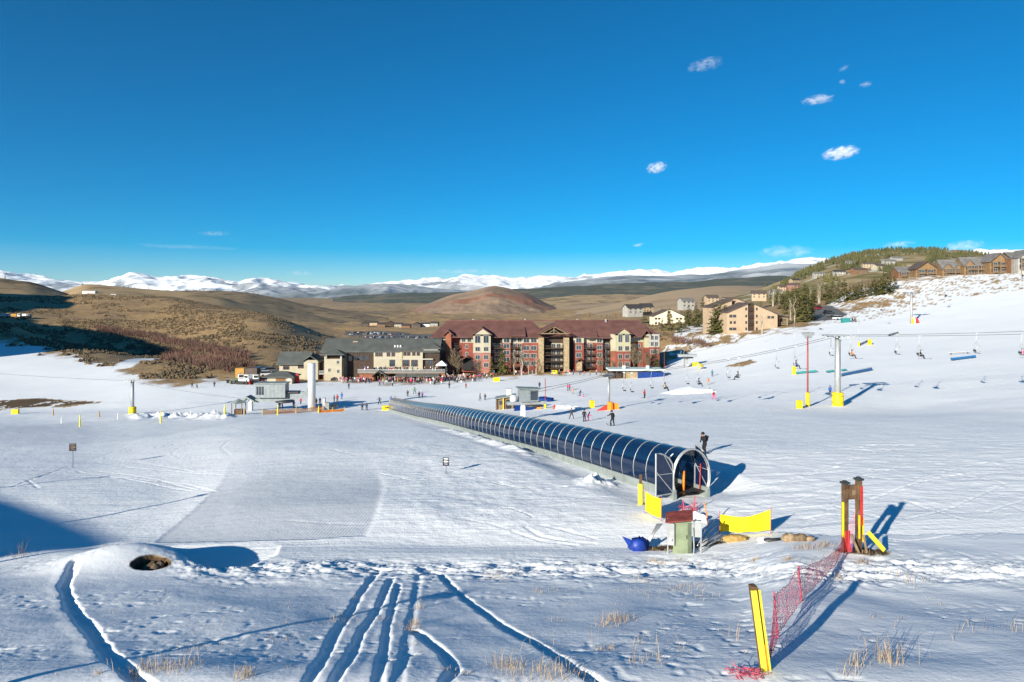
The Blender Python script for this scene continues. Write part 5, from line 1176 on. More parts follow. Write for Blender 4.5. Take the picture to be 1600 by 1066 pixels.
# --- the big red lodge
DL = 236.0; K = F / DL
ox, oy = at(852, DL); oz = (HZ - 578) * DL / F
lo = thing('lodge', 'long four storey lodge in red brick and cream with a reddish brown roof', 'lodge', (ox, oy, oz))
u = lambda q: (q - 852) / K
hh = lambda q: (578 - q) / K
yb = 17.0
SEG = [  # px0, px1, forward, [(bottom row, top row, material)]
    (676, 697, .0, [(578, 549, 'brick_orange'), (549, 527, 'cream')]), (697, 705.5, 1.6, [(578, 519, 'brick_orange')]), (705.5, 719, -1.8, [(578, 527, 'brick_red')]), (719, 740, -.6, [(578, 536, 'brick_red'), (536, 527, 'cream')]),
    (740, 767, 3.0, [(578, 549.5, 'brick_pink'), (549.5, 522, 'cream')]), (767, 785, -1.4, [(578, 527, 'dark_timber')]), (785, 798, -.3, [(578, 536, 'brick_red'), (536, 527, 'cream')]), (798, 817, -1.6, [(578, 537, 'brick_red'), (537, 526, 'cream')]), (817, 841, -.2, [(578, 536, 'brick_red'), (536, 527, 'cream')]),
    (841, 849, 3.4, [(578, 527, 'stone')]), (849, 880, -.6, [(578, 515, 'dark_timber')]), (880, 888, 3.4, [(578, 527, 'stone')]), (888, 896, -1.2, [(578, 526, 'dark_timber')]), (896, 912, .4, [(578, 536, 'brick_red'), (536, 527, 'cream')]),
    (912, 931, -1.2, [(578, 536, 'brick_red'), (536, 526, 'cream')]), (931, 942, .2, [(578, 536, 'brick_red'), (536, 527, 'cream')]), (942, 953.5, -1.2, [(578, 527, 'dark_timber')]), (953.5, 961, 1.2, [(578, 548, 'brick_orange'), (548, 522, 'cream')]), (961, 983, 3.0, [(578, 548, 'brick_red'), (548, 521, 'olive')]),
    (983, 1006, -1.6, [(578, 535, 'brick_red'), (535, 526, 'olive')]), (1006, 1013, .8, [(578, 543, 'brick_red'), (543, 522, 'olive')]), (1013, 1029, 1.6, [(578, 542, 'brick_red'), (542, 522, 'grey_wall')])]
for a, b, fw, st in SEG:
    for r0, r1, m_ in st: wall(lo, u(a), u(b), -fw, yb - 3, hh(r0) - (.8 if r0 == 578 else 0), hh(r1), m_)
wall(lo, u(677), u(1028), 4.5, yb, 0, 11.0, 'brick_red')
# main roof: hipped ends, broken ridge
hip_roof(lo, u(676), u(852), -.4, yb + .6, hh(527.5), 16.6, 'roof_red', 5.2, .9); hip_roof(lo, u(846), u(1030), -.2, yb + .8, hh(527.0), 16.9, 'roof_red', 7.0, .9)
MB().b2(u(700), u(1000), yb / 2 + .0, yb / 2 + .4, 16.55, 16.95).build('ridge_cap', M['roof_red'], lo)
def cross_gable(pc, half, r_eave, r_peak, fw, wallm, px0, px1, deep=9.0):
    z0, z1 = hh(r_eave), hh(r_peak)
    gable_roof(lo, u(px0), u(px1), -fw, deep, z0, z1, 'roof_red', 'y', .55, .3)
    if wallm: MB().prism([(u(px0), z0 - .5), (u(px1), z0 - .5), (u(px1), z0), (u(pc), z1 - .05), (u(px0), z0)], -fw, -fw + .4).build('gable_wall', M[wallm], lo)
cross_gable(753.5, 14, 522, 512.5, 3.0, 'cream', 740, 767); cross_gable(864.5, 30, 520, 508, 4.4, None, 841, 888); cross_gable(972, 11, 521, 513, 3.0, 'olive', 961, 983)
cross_gable(701, 5, 522, 517, 1.8, None, 696, 706.5, 6); cross_gable(1009, 6, 524, 516, 1.6, None, 1003, 1015, 6)
for a, b, e, p in ((798, 821, 524, 514), (912, 933, 526, 513.5), (933, 953, 527, 522)):
    mb = MB(); mb.add([(u(a), -2.2, hh(e)), (u(b), -2.2, hh(e)), (u(b), 5.5, hh(p) + .8), (u(a), 5.5, hh(p) + .8), (u(a), -2.2, hh(e) - .3), (u(b), -2.2, hh(e) - .3), (u(b), 5.5, hh(e) - .3), (u(a), 5.5, hh(e) - .3)], [(0, 1, 2, 3), (7, 6, 5, 4), (0, 4, 5, 1), (1, 5, 6, 2), (2, 6, 7, 3), (3, 7, 4, 0)]); mb.build('dormer_roof', M['roof_red'], lo)
# timber frame of the middle gable
mb = MB(); mb.b2(u(841), u(888), -4.5, -4.2, hh(521), hh(519.5)); mb.tube([(u(864.5), -4.4, hh(521)), (u(864.5), -4.4, hh(510))], .18, 6)
for s in (-1, 1): mb.tube([(u(864.5 + s * 22), -4.4, hh(521)), (u(864.5), -4.4, hh(509.5))], .2, 6); mb.tube([(u(864.5 + s * 10), -4.4, hh(521)), (u(864.5), -4.4, hh(514))], .13, 6)
mb.build('truss', M['weathered_wood'], lo)
rows = (571, 561, 551, 540.5)
for r_ in rows[:4]:
    balcony(lo, u(849.5), u(879.5), -2.6, .6, hh(r_ + 3.5)); wall(lo, u(861), u(879), .5, .64, hh(r_ + 3), hh(r_ - 4), 'cream', 'recess_wall')  # cream slab over the right part of the dark balcony recess
    for q in (865, 873): window(lo, u(q), hh(r_), 1.2, 1.3, .5)
    for a, b, y0 in ((913, 930, -.8), (767.5, 784, -1.2), (943, 953, -.8), (799, 816.5, -.4), (706, 718.5, 0)): balcony(lo, u(a), u(b), y0 - .2 if a != 799 else -.6, 1.4, hh(r_ + 3.8))
    for q in (917, 924): window(lo, u(q), hh(r_ + .4), .9, 1.6, 1.18)
    for q in (947.5,): window(lo, u(q), hh(r_), 1.5, 1.5, 1.16)
    for q in (772, 780): window(lo, u(q), hh(r_), 1.2, 1.4, 1.36)
    window(lo, u(712), hh(r_), 1.1, 1.5, 1.76)
def winrow(px_list, r_list, fw, w_=1.15, h_=1.35):
    for q in px_list:
        for r_ in r_list: window(lo, u(q), hh(r_), w_, h_, -fw)
winrow((682, 690), (531.5, 540.5), 0); winrow((682, 690), (554, 564), 0, 1.0, 1.2); winrow((729, ), (542, 553.5), -.6, .8, 1.2); winrow((724, 733), (531.5,), -.6)
winrow((747, 760), (529.5,), 3.0, 1.7, 2.4); winrow((747, 760), (544.5, 557, 569), 3.0, 1.5, 1.35); winrow((791.5,), (532, 541, 551.5, 562), -.3, 1.9, 1.4); winrow((803, 812), (531.5, 541, 551.5, 562), -1.6, 1.3, 1.4)
winrow((822.5, 834), (532, 544, 556, 568), -.2, 1.9, 1.45); winrow((904,), (532, 543, 555), .4, 1.7, 1.5); winrow((936.5,), (532, 543, 555, 567), .2, 1.6, 1.4); winrow((967, 977.5), (528,), 3.0, 1.3, 2.6); winrow((967, 977.5), (543.5, 556, 568), 3.0, 1.3, 1.5)
winrow((989, 999), (530.5, 541, 553, 564), -1.6, 1.2, 1.2); winrow((1017.5, 1024), (527.5, 537, 549), 1.6, 1.0, 1.35)
MB().b2(u(900), u(908), -3.2, -.4, 0, hh(564)).build('entrance_porch', M['stone'], lo); gable_roof(lo, u(899), u(909), -3.4, -.2, hh(565), hh(560), 'roof_red', 'y', .3)
mb = MB(); mb.prism([(u(722), 0), (u(722), hh(562)), (u(731), hh(558)), (u(740), hh(562)), (u(740), 0)], -.5, .65); mb.build('archway', M['black'], lo)
gable_roof(lo, u(720), u(741), -2.4, .5, hh(563), hh(557), 'roof_red', 'y', .4)
for r_ in (549.5,): MB().b2(u(740) - .05, u(767) + .05, -3.08, -2.98, hh(550), hh(549)).build('string_course', M['trim'], lo)
for q, y_ in ((735, 11), (820, 12), (905, 10), (950, 7.5)): MB().b2(u(q), u(q + 2.4), y_, y_ + .6, 15.2, 17.2).build('vent_stack', M['galv'], lo)

# --- day lodge with the green-grey roofs
DD = 226.0; K2 = F / DD; ox, oy = at(600, DD); oz = (HZ - 598) * DD / F
dl = thing('day_lodge', 'low cream day lodge with a long green-grey roof and sun deck', 'lodge', (ox, oy, oz)); u = lambda q: (q - 600) / K2
hh = lambda q: (598 - q) / K2
wall(dl, u(506), u(678), 2.0, 14, -.5, hh(550), 'cream'); gable_roof(dl, u(502), u(684), 1.4, 15, hh(550), hh(537.5) + 1.0, 'roof_green', 'x', .6)
wall(dl, u(510), u(537), -2.6, 2.2, -.5, hh(560), 'cream'); hip_roof(dl, u(506), u(541), -3.6, 3.2, hh(553.5), hh(546), 'roof_green', 3.6, .3)
for a, b in ((510, 512), (534.5, 537)): MB().b2(u(a), u(b), -2.5, -2.2, hh(560), hh(553)).build('post', M['trim'], dl)
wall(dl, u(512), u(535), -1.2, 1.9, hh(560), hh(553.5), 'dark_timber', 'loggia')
for q, r_ in ((518, 577), (531.5, 579), (531, 565)): window(dl, u(q), hh(r_), .75, 1.0, -2.6)
mb = MB(); mb.prism([(u(520), -.2), (u(520), hh(590)), (u(525.5), hh(587.5)), (u(531), hh(590)), (u(531), -.2)], -2.66, -2.3); mb.build('archway', M['black'], dl)
wall(dl, u(583), u(625), 1.0, 2.2, hh(575), hh(550.5), 'cream'); wall(dl, u(625), u(628), .6, 2.2, hh(590), hh(550.5), 'olive')
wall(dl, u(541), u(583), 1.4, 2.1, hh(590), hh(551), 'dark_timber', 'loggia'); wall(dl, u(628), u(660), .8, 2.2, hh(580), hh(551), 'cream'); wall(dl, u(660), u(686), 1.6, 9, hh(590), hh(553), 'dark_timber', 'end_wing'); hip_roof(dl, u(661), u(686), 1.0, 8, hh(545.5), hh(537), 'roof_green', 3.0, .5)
wall(dl, u(661), u(684), 1.2, 1.7, hh(548), hh(546), 'trim', 'fascia')
for q in (588, 594, 606, 613.5): window(dl, u(q), hh(554), 1.0, 1.3, 1.0, 'brown_wall')
for q in (632, 638, 646, 653): window(dl, u(q), hh(553), .9, 1.2, .8, 'brown_wall')
for q in (612,): window(dl, u(q), hh(568), 1.6, 2.0, 1.0, 'dark_timber')
for q in (634, 647, 671): window(dl, u(q), hh(568), 2.0, 2.0, .8 if q < 660 else 1.58, 'brown_wall')
for q in (546, 554, 563, 572): window(dl, u(q), hh(560), 1.2, 1.5, 1.4, 'dark_timber')
wall(dl, u(584), u(625), .9, 1.02, hh(562), hh(560.6), 'trim', 'fascia'); wall(dl, u(628), u(676), .7, .82, hh(562.5), hh(560.8), 'trim', 'fascia')
for q in (614.5, 619, 623.5): MB().lathe([(.35, 0), (.38, .3), (.3, 1.0), (.36, 1.25)], 8, (u(q), 3.5, hh(546.5))).build('roof_vent', M['white_metal'], dl)
MB().b2(u(545), u(553), 6.0, 7.5, hh(541), hh(535)).build('chimney', M['stone'], dl)
# sun deck, ground level arcade below
wall(dl, u(566), u(698), -6.5, .6, hh(580.5), hh(579), 'deck', 'deck_floor')
balcony(dl, u(566), u(698), -6.5, -5.9, hh(579), 'galv', 'deck_railing')
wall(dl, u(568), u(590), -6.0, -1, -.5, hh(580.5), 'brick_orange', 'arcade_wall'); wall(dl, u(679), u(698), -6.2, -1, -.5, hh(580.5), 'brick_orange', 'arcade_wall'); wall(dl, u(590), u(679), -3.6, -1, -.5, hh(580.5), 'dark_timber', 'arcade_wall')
gable_roof(dl, u(588), u(610), -7.4, -3, hh(584), hh(576), 'roof_green', 'y', .3)
for a, b in ((624, 640), (641, 668), (668, 690)):
    mb = MB(); mb.add([(u(a), -8.0, hh(583.5)), (u(b), -8.0, hh(583.5)), (u(b), -6.3, hh(580)), (u(a), -6.3, hh(580)), (u(a), -8.0, hh(584.4)), (u(b), -8.0, hh(584.4)), (u(b), -6.3, hh(581)), (u(a), -6.3, hh(581))], [(0, 1, 2, 3), (7, 6, 5, 4), (0, 4, 5, 1), (1, 5, 6, 2), (2, 6, 7, 3), (3, 7, 4, 0)]); mb.build('awning', M['roof_green'], dl)
for q in (592, 600, 612, 628, 640, 652, 664, 676): MB().tube([(u(q), -6.4, -.5), (u(q), -6.4, hh(580.5))], .1, 6).build('post', M['timber'], dl)
mb = MB()
for k in range(12): mb.b2(u(700) + k * .32, u(700) + k * .32 + .34, -6.2, -4.8, hh(580) - (k + 1) * .32, hh(580) - k * .32)
mb.build('stairs', M['galv'], dl)
# tent on the deck
x, y = at(690, DD - 3.8); t = thing('canopy_tent', 'white peaked canopy tent at the right end of the sun deck', 'tent', (x, y, oz + hh(579)))
MB().lathe([(2.45, 0), (2.45, .25), (.15, 1.5)], 4, (0, 0, 2.1)).build('canopy', M['tent_white'], t, False, rz=R(45))
for a in (-1, 1):
    for b in (-1, 1): MB().tube([(a * 1.6, b * 1.6, 0), (a * 1.6, b * 1.6, 2.2)], .04, 5).build('leg', M['galv'], t)
# left wing
wl = thing('ski_school_building', 'cream building with a green-grey gabled roof left of the day lodge', 'building', (u(460) * 1 + at(600, DD)[0], oy, oz)); v = lambda q: (q - 460) / K2
wall(wl, v(433), v(478), 2, 10, -.5, hh(571), 'cream'); gable_roof(wl, v(432), v(478), 1.2, 11, hh(569), hh(556) + .6, 'roof_green', 'x', .6)
wall(wl, v(474), v(496), .5, 6, -.5, hh(563), 'cream'); gable_roof(wl, v(474), v(496), .2, 7, hh(564), hh(557), 'roof_green', 'y', .5); wall(wl, v(496), v(512), 2.2, 8, -.5, hh(568), 'dark_timber', 'link_wing')
balcony(wl, v(494), v(510), .8, 2.2, hh(585), 'galv')
for q, r_ in ((444, 576), (465, 574), (470, 574)): window(wl, v(q), hh(r_), 1.9 if q == 444 else .9, 1.0, 2.0, 'brown_wall')
wall(wl, v(503), v(509), 1.5, 2.3, -.5, hh(586), 'brick_orange', 'door')
hp = thing('ticket_pavilion', 'low cream pavilion with a wide grey hip roof beside a red banner', 'pavilion', g3(440, 600)); v = lambda q: (q - 440) * 214 / F
z0 = 0
wall(hp, v(418), v(456), 0, 5, -.4, 2.1, 'cream'); hip_roof(hp, v(413), v(459), -.8, 6, 2.05, 3.7, 'roof_green', 3.4, .3)
MB().b2(v(431), v(446), -.05, .1, -.1, 1.8).build('opening', M['brown_wall'], hp); MB().b2(v(449), v(453.5), -.05, .1, .5, 1.7).build('sign_panel', M['sign_white'], hp)
o = MB().prism([(-.8, -.2), (.9, -.2), (.55, 2.6), (-.1, 3.2), (-.7, 2.2)], -.2, .2).build('banner_sail', M['red'], None, False, g3(464, 599)); tag(o, 'dark red banner sail at the right end of the low pavilion', 'banner')
for px0, px1, wm, rm, lab, hh_ in ((368, 382, 'orange_wall', 'orange_wall', 'small ochre shed at the left end of the base buildings', 2.5), (382, 401, 'cream', 'roof_brown', 'cream shed with a flat dark brown upper half beside the ochre shed', 2.6)):
    d_ = 222; x, y = at((px0 + px1) / 2, d_); s = thing('shed', lab, 'shed', (x, y, (HZ - 592) * d_ / F)); w_ = size(px1 - px0, d_)
    wall(s, -w_ / 2, w_ / 2, 0, 3, -1, 1.5, wm); MB().b2(-w_ / 2 - .1, w_ / 2 + .1, -.1, 3.1, 1.5, 3.4).build('roof', M[rm], s); MB().b2(-.5, .4, -.04, .06, -.3, 1.2).build('door', M['brown_wall'], s)
# long flat roofed service building before the lodge's right end
sb = thing('service_building', 'long low service building with a pale green flat roof and dark blue shade side', 'building', g3(992, 591)); v = lambda q: (q - 992) * 215 / F
MB().b2(v(953), v(1033), -1.2, 5, 2.3, 2.75).build('roof', M['pale_green'], sb); wall(sb, v(976), v(1032), 0, 4.6, -.6, 2.3, 'stone'); wall(sb, v(955), v(975), 1.6, 4.6, -.6, 2.3, 'dark_timber', 'open_bay')
for q in (956, 965, 975): MB().tube([(v(q), -.9, -.4), (v(q), -.9, 2.3)], .1, 6).build('post', M['timber'], sb)
for q in (975, 1010): MB().b2(v(q), v(q + 4), 1, 2.2, 2.75, 3.6).build('roof_unit', M['white_metal'], sb)
MB().b2(v(996), v(1033), -1.15, .02, -.4, 1.9).build('shade_wall', M['tarp_shade_blue'], sb)  # dark blue slab that paints the building's shaded side

# --- generic houses
def house(name, label, cat, p, w_, dep, h_, wm, rm, axis='x', rz=0.0, floors=2, group=None, chim=True, pitch=.55, win=True, snowroof=False, balc=False):
    t = thing(name, label, cat, p, rz, group); wall(t, -w_ / 2, w_ / 2, 0, dep, -2.5, h_, wm)
    if axis == 'x':
        rp = h_ + dep / 2 * pitch; gable_roof(t, -w_ / 2, w_ / 2, 0, dep, h_, rp, rm, 'x', .5)
        for a, b in ((-w_ / 2, -w_ / 2 + .3), (w_ / 2 - .3, w_ / 2)): MB().prism([(0, h_), (dep, h_), (dep / 2, rp)], a, b, 'x').build('gable_wall', M[wm], t)
    else:
        rp = h_ + w_ / 2 * pitch; gable_roof(t, -w_ / 2, w_ / 2, 0, dep, h_, rp, rm, 'y', .5); MB().prism([(-w_ / 2, h_), (w_ / 2, h_), (0, rp)], .0, .3).build('gable_wall', M[wm], t)
    if chim: MB().b2(w_ * .18, w_ * .18 + .8, dep * .45, dep * .45 + .8, h_, rp + .9).build('chimney', M['stone'], t)
    if win:
        n = max(2, int(w_ / 3.2)); fh = h_ / floors
        for f in range(floors):
            for i in range(n):
                window(t, -w_ / 2 + w_ * (i + .5) / n, fh * (f + .55), min(1.5, w_ / n * .5), fh * .45, 0)
            if balc and f: balcony(t, -w_ / 2 + .3, w_ / 2 - .3, -1.3, 0, fh * f, 'dark_timber')
    MB().b2(-.5, .5, -.05, .06, -.1, min(2.1, h_ * .5)).build('door', M['brown_wall'], t)
    return t
# far row beyond the parking lot
rn = random.Random(21)
for i, (px_, w_, wm, rm) in enumerate(((570, 13, 'dark_timber', 'roof_dark'), (583, 14, 'tan_wall', 'roof_dark'), (596, 12, 'brown_wall', 'roof_dark'), (609, 14, 'dark_timber', 'roof_dark'), (622, 13, 'cream', 'roof_dark'), (634, 14, 'brown_wall', 'roof_dark'), (650, 15, 'dark_timber', 'roof_dark'), (664, 16, 'white_wall', 'roof_dark'), (678, 13, 'grey_wall', 'roof_dark'))):
    x, y, z = gd(px_, 1150 + rn.uniform(-30, 30))
    house('house', ('%s house, %s in the distant row beyond the parking lot' % ({'dark_timber': 'dark', 'tan_wall': 'tan', 'brown_wall': 'brown', 'cream': 'cream', 'white_wall': 'white', 'grey_wall': 'grey'}[wm], ('first', 'second', 'third', 'fourth', 'fifth', 'sixth', 'seventh', 'eighth', 'ninth')[i])), 'house', (x, y, z), w_, 9, 5.0, wm, rm, 'x' if i % 3 else 'y', rn.uniform(-.2, .2), 2, 'distant houses beyond the parking lot', False, .5, i % 2 == 0)
# cream and tan apartment blocks on the right
x, y, z = gd(1046, 420); cz = (HZ - 516) * 420 / F
cr = thing('apartment_block', 'pale cream apartment block with a central gable behind conifers', 'apartment block', (x, y, cz)); k_ = 420 / F
wall(cr, -25 * k_, -3 * k_, 0, 12, -5, 21 * k_, 'cream2'); wall(cr, 3 * k_, 26 * k_, 0, 12, -5, 20 * k_, 'cream2'); wall(cr, -3 * k_, 3 * k_, 1.2, 12, -5, 27 * k_, 'stone', 'stair_bay')
mb = MB(); mb.prism([(-26 * k_, 21 * k_), (-3 * k_, 31 * k_), (-3 * k_, 32.2 * k_), (-27 * k_, 22 * k_)], -.5, 13); mb.prism([(27 * k_, 20 * k_), (3 * k_, 31 * k_), (3 * k_, 32.2 * k_), (28 * k_, 21 * k_)], -.5, 13); mb.build('roof', M['roof_brown'], cr)
MB().prism([(-25 * k_, 20.9 * k_), (-3 * k_, 20.9 * k_), (-3 * k_, 30.9 * k_)], .02, 11).prism([(26 * k_, 19.9 * k_), (3 * k_, 19.9 * k_), (3 * k_, 30.9 * k_)], .02, 11).build('gable_wall', M['cream2'], cr)
for r_ in (4, 11, 18):
    for q in (-21, -16, 12, 18): window(cr, q * k_, r_ * k_, 1.2, 1.0, 0, 'dark_timber')
DT = 288.0; x, y = at(1178, DT); cz = (HZ - 522) * DT / F; k_ = DT / F
tb = thing('apartment_block', 'tall tan apartment block with stepped shed roofs at the top of the snow', 'apartment block', (x, y, cz), R(4))
def shed_block(u0, u1, y0, y1, zl, zr, m_='tan_wall', rm='roof_brown'):
    MB().prism([(u0, -3), (u1, -3), (u1, zr), (u0, zl)], y0, y1).build('wall', M[m_], tb)
    MB().prism([(u0 - .3, zl - .05), (u1 + .5, zr - .05), (u1 + .5, zr + .3), (u0 - .3, zl + .3)], y0 - .5, y1 + .5).build('roof', M[rm], tb)
shed_block(-43 * k_, -9.5 * k_, 0, 11, 33 * k_, 48 * k_); shed_block(1.5 * k_, 38 * k_, 0, 11, 46 * k_, 30 * k_)
wall(tb, -9.5 * k_, 1.5 * k_, .8, 11, -3, 48 * k_, 'dark_timber', 'stair_bay')
shed_block(-50 * k_, -16 * k_, 13, 24, 40 * k_, 53 * k_); shed_block(-8 * k_, 36 * k_, 13, 26, 55 * k_, 38 * k_); shed_block(8 * k_, 58 * k_, 28, 40, 56 * k_, 36 * k_)
for q in (-37, -31): window(tb, q * k_, 28 * k_, 1.1, .9, 0, 'dark_timber'); window(tb, q * k_, 18 * k_, .7, .9, 0, 'dark_timber'); window(tb, q * k_, 8 * k_, 1.2, .9, 0, 'dark_timber')
for r_ in (8, 18, 28, 39): window(tb, -12.5 * k_, r_ * k_, .5, .9, 0, 'dark_timber'); window(tb, 4.5 * k_, r_ * k_, .5, .9, 0, 'dark_timber')
for q in (24, 30): window(tb, q * k_, 26 * k_, 1.0, .8, 0, 'dark_timber')
for r_ in (3, 14, 24): balcony(tb, 38 * k_, 62 * k_, 4, 12, r_ * k_, 'stone')
for q in (38.5, 48, 61): MB().b2(q * k_ - .2, q * k_ + .2, 4, 4.4, -3, 27 * k_).build('post', M['stone'], tb)
wall(tb, 38 * k_, 60 * k_, 8, 18, -3, 26 * k_, 'brown_wall'); MB().prism([(36 * k_, 30 * k_), (64 * k_, 25 * k_), (64 * k_, 26.5 * k_), (36 * k_, 31.5 * k_)], 3, 18).build('roof', M['roof_dark'], tb)
for r_ in (14, 25, 36): balcony(tb, -8.5 * k_, .5 * k_, .2, .9, r_ * k_, 'dark_timber')
# --- homes along the ridge at the right
def ridge_home(label, px0, px1, ybase, yeave, ypeak, d_, wm, rm, axis, nb=3, gx=None, side=None):
    x, y = at((px0 + px1) / 2, d_); k_ = d_ / F; t = thing('ridge_home', label, 'town house', (x, y, (HZ - ybase) * k_), R(-8), 'town houses along the ridge')
    w_ = (px1 - px0) * k_; h_ = (ybase - yeave) * k_; rp = (ybase - ypeak) * k_; dep = 11
    wall(t, -w_ / 2, w_ / 2, 0, dep, -4, h_, wm)
    if axis == 'y': gable_roof(t, -w_ / 2, w_ / 2, -.8, dep, h_, rp, rm, 'y', .7, .35); MB().prism([(-w_ / 2, h_), (w_ / 2, h_), (0, rp)], .0, .3).build('gable_wall', M[wm], t)
    else:
        gable_roof(t, -w_ / 2, w_ / 2, 0, dep, h_, rp, rm, 'x', .6, .3)
        for a, b in ((-w_ / 2, -w_ / 2 + .3), (w_ / 2 - .3, w_ / 2)): MB().prism([(0, h_), (dep, h_), (dep / 2, rp)], a, b, 'x').build('gable_wall', M[wm], t)
    fl = 2; fh = h_ / fl; m0, m1 = -w_ * .42, w_ * .42
    for f in range(fl):
        MB().b2(m0, m1, -.03, .06, fh * f + .4, fh * f + fh * .86).build('recess', M['dark_timber'], t)
        for i in range(nb): window(t, m0 + (m1 - m0) * (i + .5) / nb, fh * f + fh * .52, (m1 - m0) / nb * .6, fh * .5, -.03, 'trim')
        balcony(t, m0, m1, -1.8, 0, fh * f + .15, 'weathered_wood')
    for q in (m0, 0, m1): MB().b2(q - .14, q + .14, -1.85, -1.55, -3, h_).build('post', M['weathered_wood'], t)
    if side: wall(t, w_ / 2, w_ / 2 + side[0] * k_, 1, dep - 1, -4, h_ * side[2], side[1], 'side_wing')
    if gx:
        for g_ in gx: gable_roof(t, g_ * k_ - 2.6, g_ * k_ + 2.6, -.6, 5, h_ + .2, h_ + 2.6, rm, 'y', .4, name='dormer_roof'); MB().prism([(g_ * k_ - 2.6, h_ - .2), (g_ * k_ + 2.6, h_ - .2), (g_ * k_, h_ + 2.5)], -.55, -.3).build('dormer_wall', M['ochre'], t)
    return t
ridge_home('leftmost town house on the ridge, brown with a low grey roof', 1405, 1432, 440, 425, 417, 392, 'brown_wall', 'roof_grey', 'x', 2)
ridge_home('town house with a broad orange gable and an ochre side wall', 1432, 1463, 437, 420, 409, 384, 'ochre', 'roof_brown', 'y', 2, None, (9, 'orange_wall', .95))
ridge_home('long ochre town house with small roof gables, third from the left', 1474, 1508, 433, 420, 406, 376, 'ochre', 'roof_grey', 'x', 3, (-9, 8))
ridge_home('ochre town house with a red brown side wing, in the middle of the row', 1508, 1544, 430, 415, 402, 370, 'ochre', 'roof_grey', 'x', 3, (-10,), None)
ridge_home('tall ochre town house with a high front gable', 1548, 1574, 427, 408, 396, 362, 'ochre', 'roof_grey', 'y', 2, None, (6, 'grey_wall', .9))
ridge_home('brown town house with a grey roof beside the high gable', 1580, 1592, 423, 402, 394, 356, 'brown_wall', 'roof_grey', 'x', 1)
ridge_home('rightmost grey town house cut by the photo edge', 1592, 1622, 421, 402, 391, 350, 'grey_wall', 'roof_grey', 'y', 2)
# --- scattered homes on the wooded hill and the tan flats
SC = [(993, 490, 500, 12, 4, 'grey_wall', 'roof_dark', 'grey house left of the cream apartment block'), (1012, 488, 520, 9, 4, 'stone', 'roof_dark', 'stone coloured house just left of the cream block'), 
      (1076, 480, 560, 11, 5, 'grey_wall', 'roof_grey', 'pale tall house above the conifers right of the cream block'), (1114, 472, 640, 11, 4, 'tan_wall', 'roof_brown', 'tan house behind the left of the tan block'), (1186, 466, 600, 12, 4, 'tan_wall', 'roof_brown', 'tan house above the right of the tan block')]
for px_, py_, d_, w_, h_, wm, rm, lab in SC: x, y = at(px_, d_); house('house', lab, 'house', (x, y, min((HZ - py_) * d_ / F, 99)), w_, 9, h_, wm, rm, 'x', rn.uniform(-.3, .3), 2, None, False)
SH = [(1212, .30, 14, 'grey_wall', 'roof_grey', 'grey house low at the left foot of the wooded hill'), (1225, .38, 12, 'tan_wall', 'roof_brown', 'tan house at the left foot of the wooded hill'), (1238, .30, 14, 'brick_pink', 'roof_brown', 'pink brown house among pines at the foot of the wooded hill'), (1243, .45, 13, 'stone', 'roof_dark', 'stone coloured house with dark roof left on the wooded hill'), (1280, .42, 14, 'grey_wall', 'roof_grey', 'grey house in the middle of the wooded hill'), (1312, .36, 14, 'grey_wall', 'roof_dark', 'slate house by pines mid wooded hill'),
      (1345, .33, 18, 'brown_wall', 'roof_brown', 'wide brown house in front of the wooded hill'), (1358, .42, 18, 'tan_wall', 'roof_brown', 'wide tan house higher on the wooded hill'), (1376, .36, 14, 'cream', 'roof_brown', 'cream gabled house left of the ridge row'), (1391, .44, 16, 'grey_wall', 'roof_grey', 'grey house above the leftmost ridge home'), (1402, .55, 16, 'grey_wall', 'roof_grey', 'small grey house high on the wooded hill'), (1330, .55, 14, 'grey_wall', 'roof_grey', 'grey house among trees half way up the hill'), (1362, .68, 16, 'stone', 'roof_grey', 'stone coloured house high up the wooded hill')]
for px_, s_, w_, wm, rm, lab in SH: x, y, z = on_hill('wooded_hill', px_, s_); house('house', lab, 'house', (x, y, z + .3), w_, 9, 4.6, wm, rm, 'x', rn.uniform(-.3, .3), 2, None, False, .5)
x, y, z = on_hill('round_hill', 137, .55); bn = house('barn', 'long pale metal barn on the bare hill at the left', 'barn', (x, y, z), 24, 12, 4.0, 'white_wall', 'white_metal', 'x', R(10), 1, None, False, .2, False)
for px_, s_, lab in ((176, .5, 'small white roofed cabin right of the pale barn'), (72, .3, 'tiny white shed left of the pale barn'), (116, .3, 'tiny pale shed below the pale barn')):
    x, y, z = on_hill('round_hill', px_, s_); house('cabin', lab, 'cabin', (x, y, z), 9 if px_ == 176 else 5, 5, 2.6, 'white_wall', 'white_metal', 'x', .2, 1, None, False, .4, False)
# the neighbouring building behind the viewpoint that throws the shadow at the left
nbx = thing('condominium', 'tall neighbouring building out of frame whose shadow falls on the left snow', 'building', (-48.2, -3.7, -8), math.atan2(.439, -.898))
wall(nbx, 0, 30, 0, 14, -2, 10.2, 'brown_wall'); MB().b2(-.4, 30.4, -.4, 14.4, 10.2, 10.9).build('roof', M['roof_brown'], nbx)

for tip, h_, lab in (((155, 745), 10, 'first'), ((310, 775), 9, 'second'), ((188, 852), 8, 'third'), ((680, 930), 6, 'fourth')):
    x, y = gp(*tip); z = gh(x, y); L_ = h_ / math.tan(SUN_EL)
    bx, by = x - SUN_H.x * L_, y - SUN_H.y * L_
    t = thing('light_pole', 'bare light pole out of frame at the left, %s in order of distance' % lab, 'light pole', (bx, by, z)); MB().tube([(0, 0, -4), (0, 0, h_)], .11, 8).build('pole', M['galv'], t); MB().box((.3, 0, h_), (.8, .3, .16)).build('lamp', M['galv'], t)
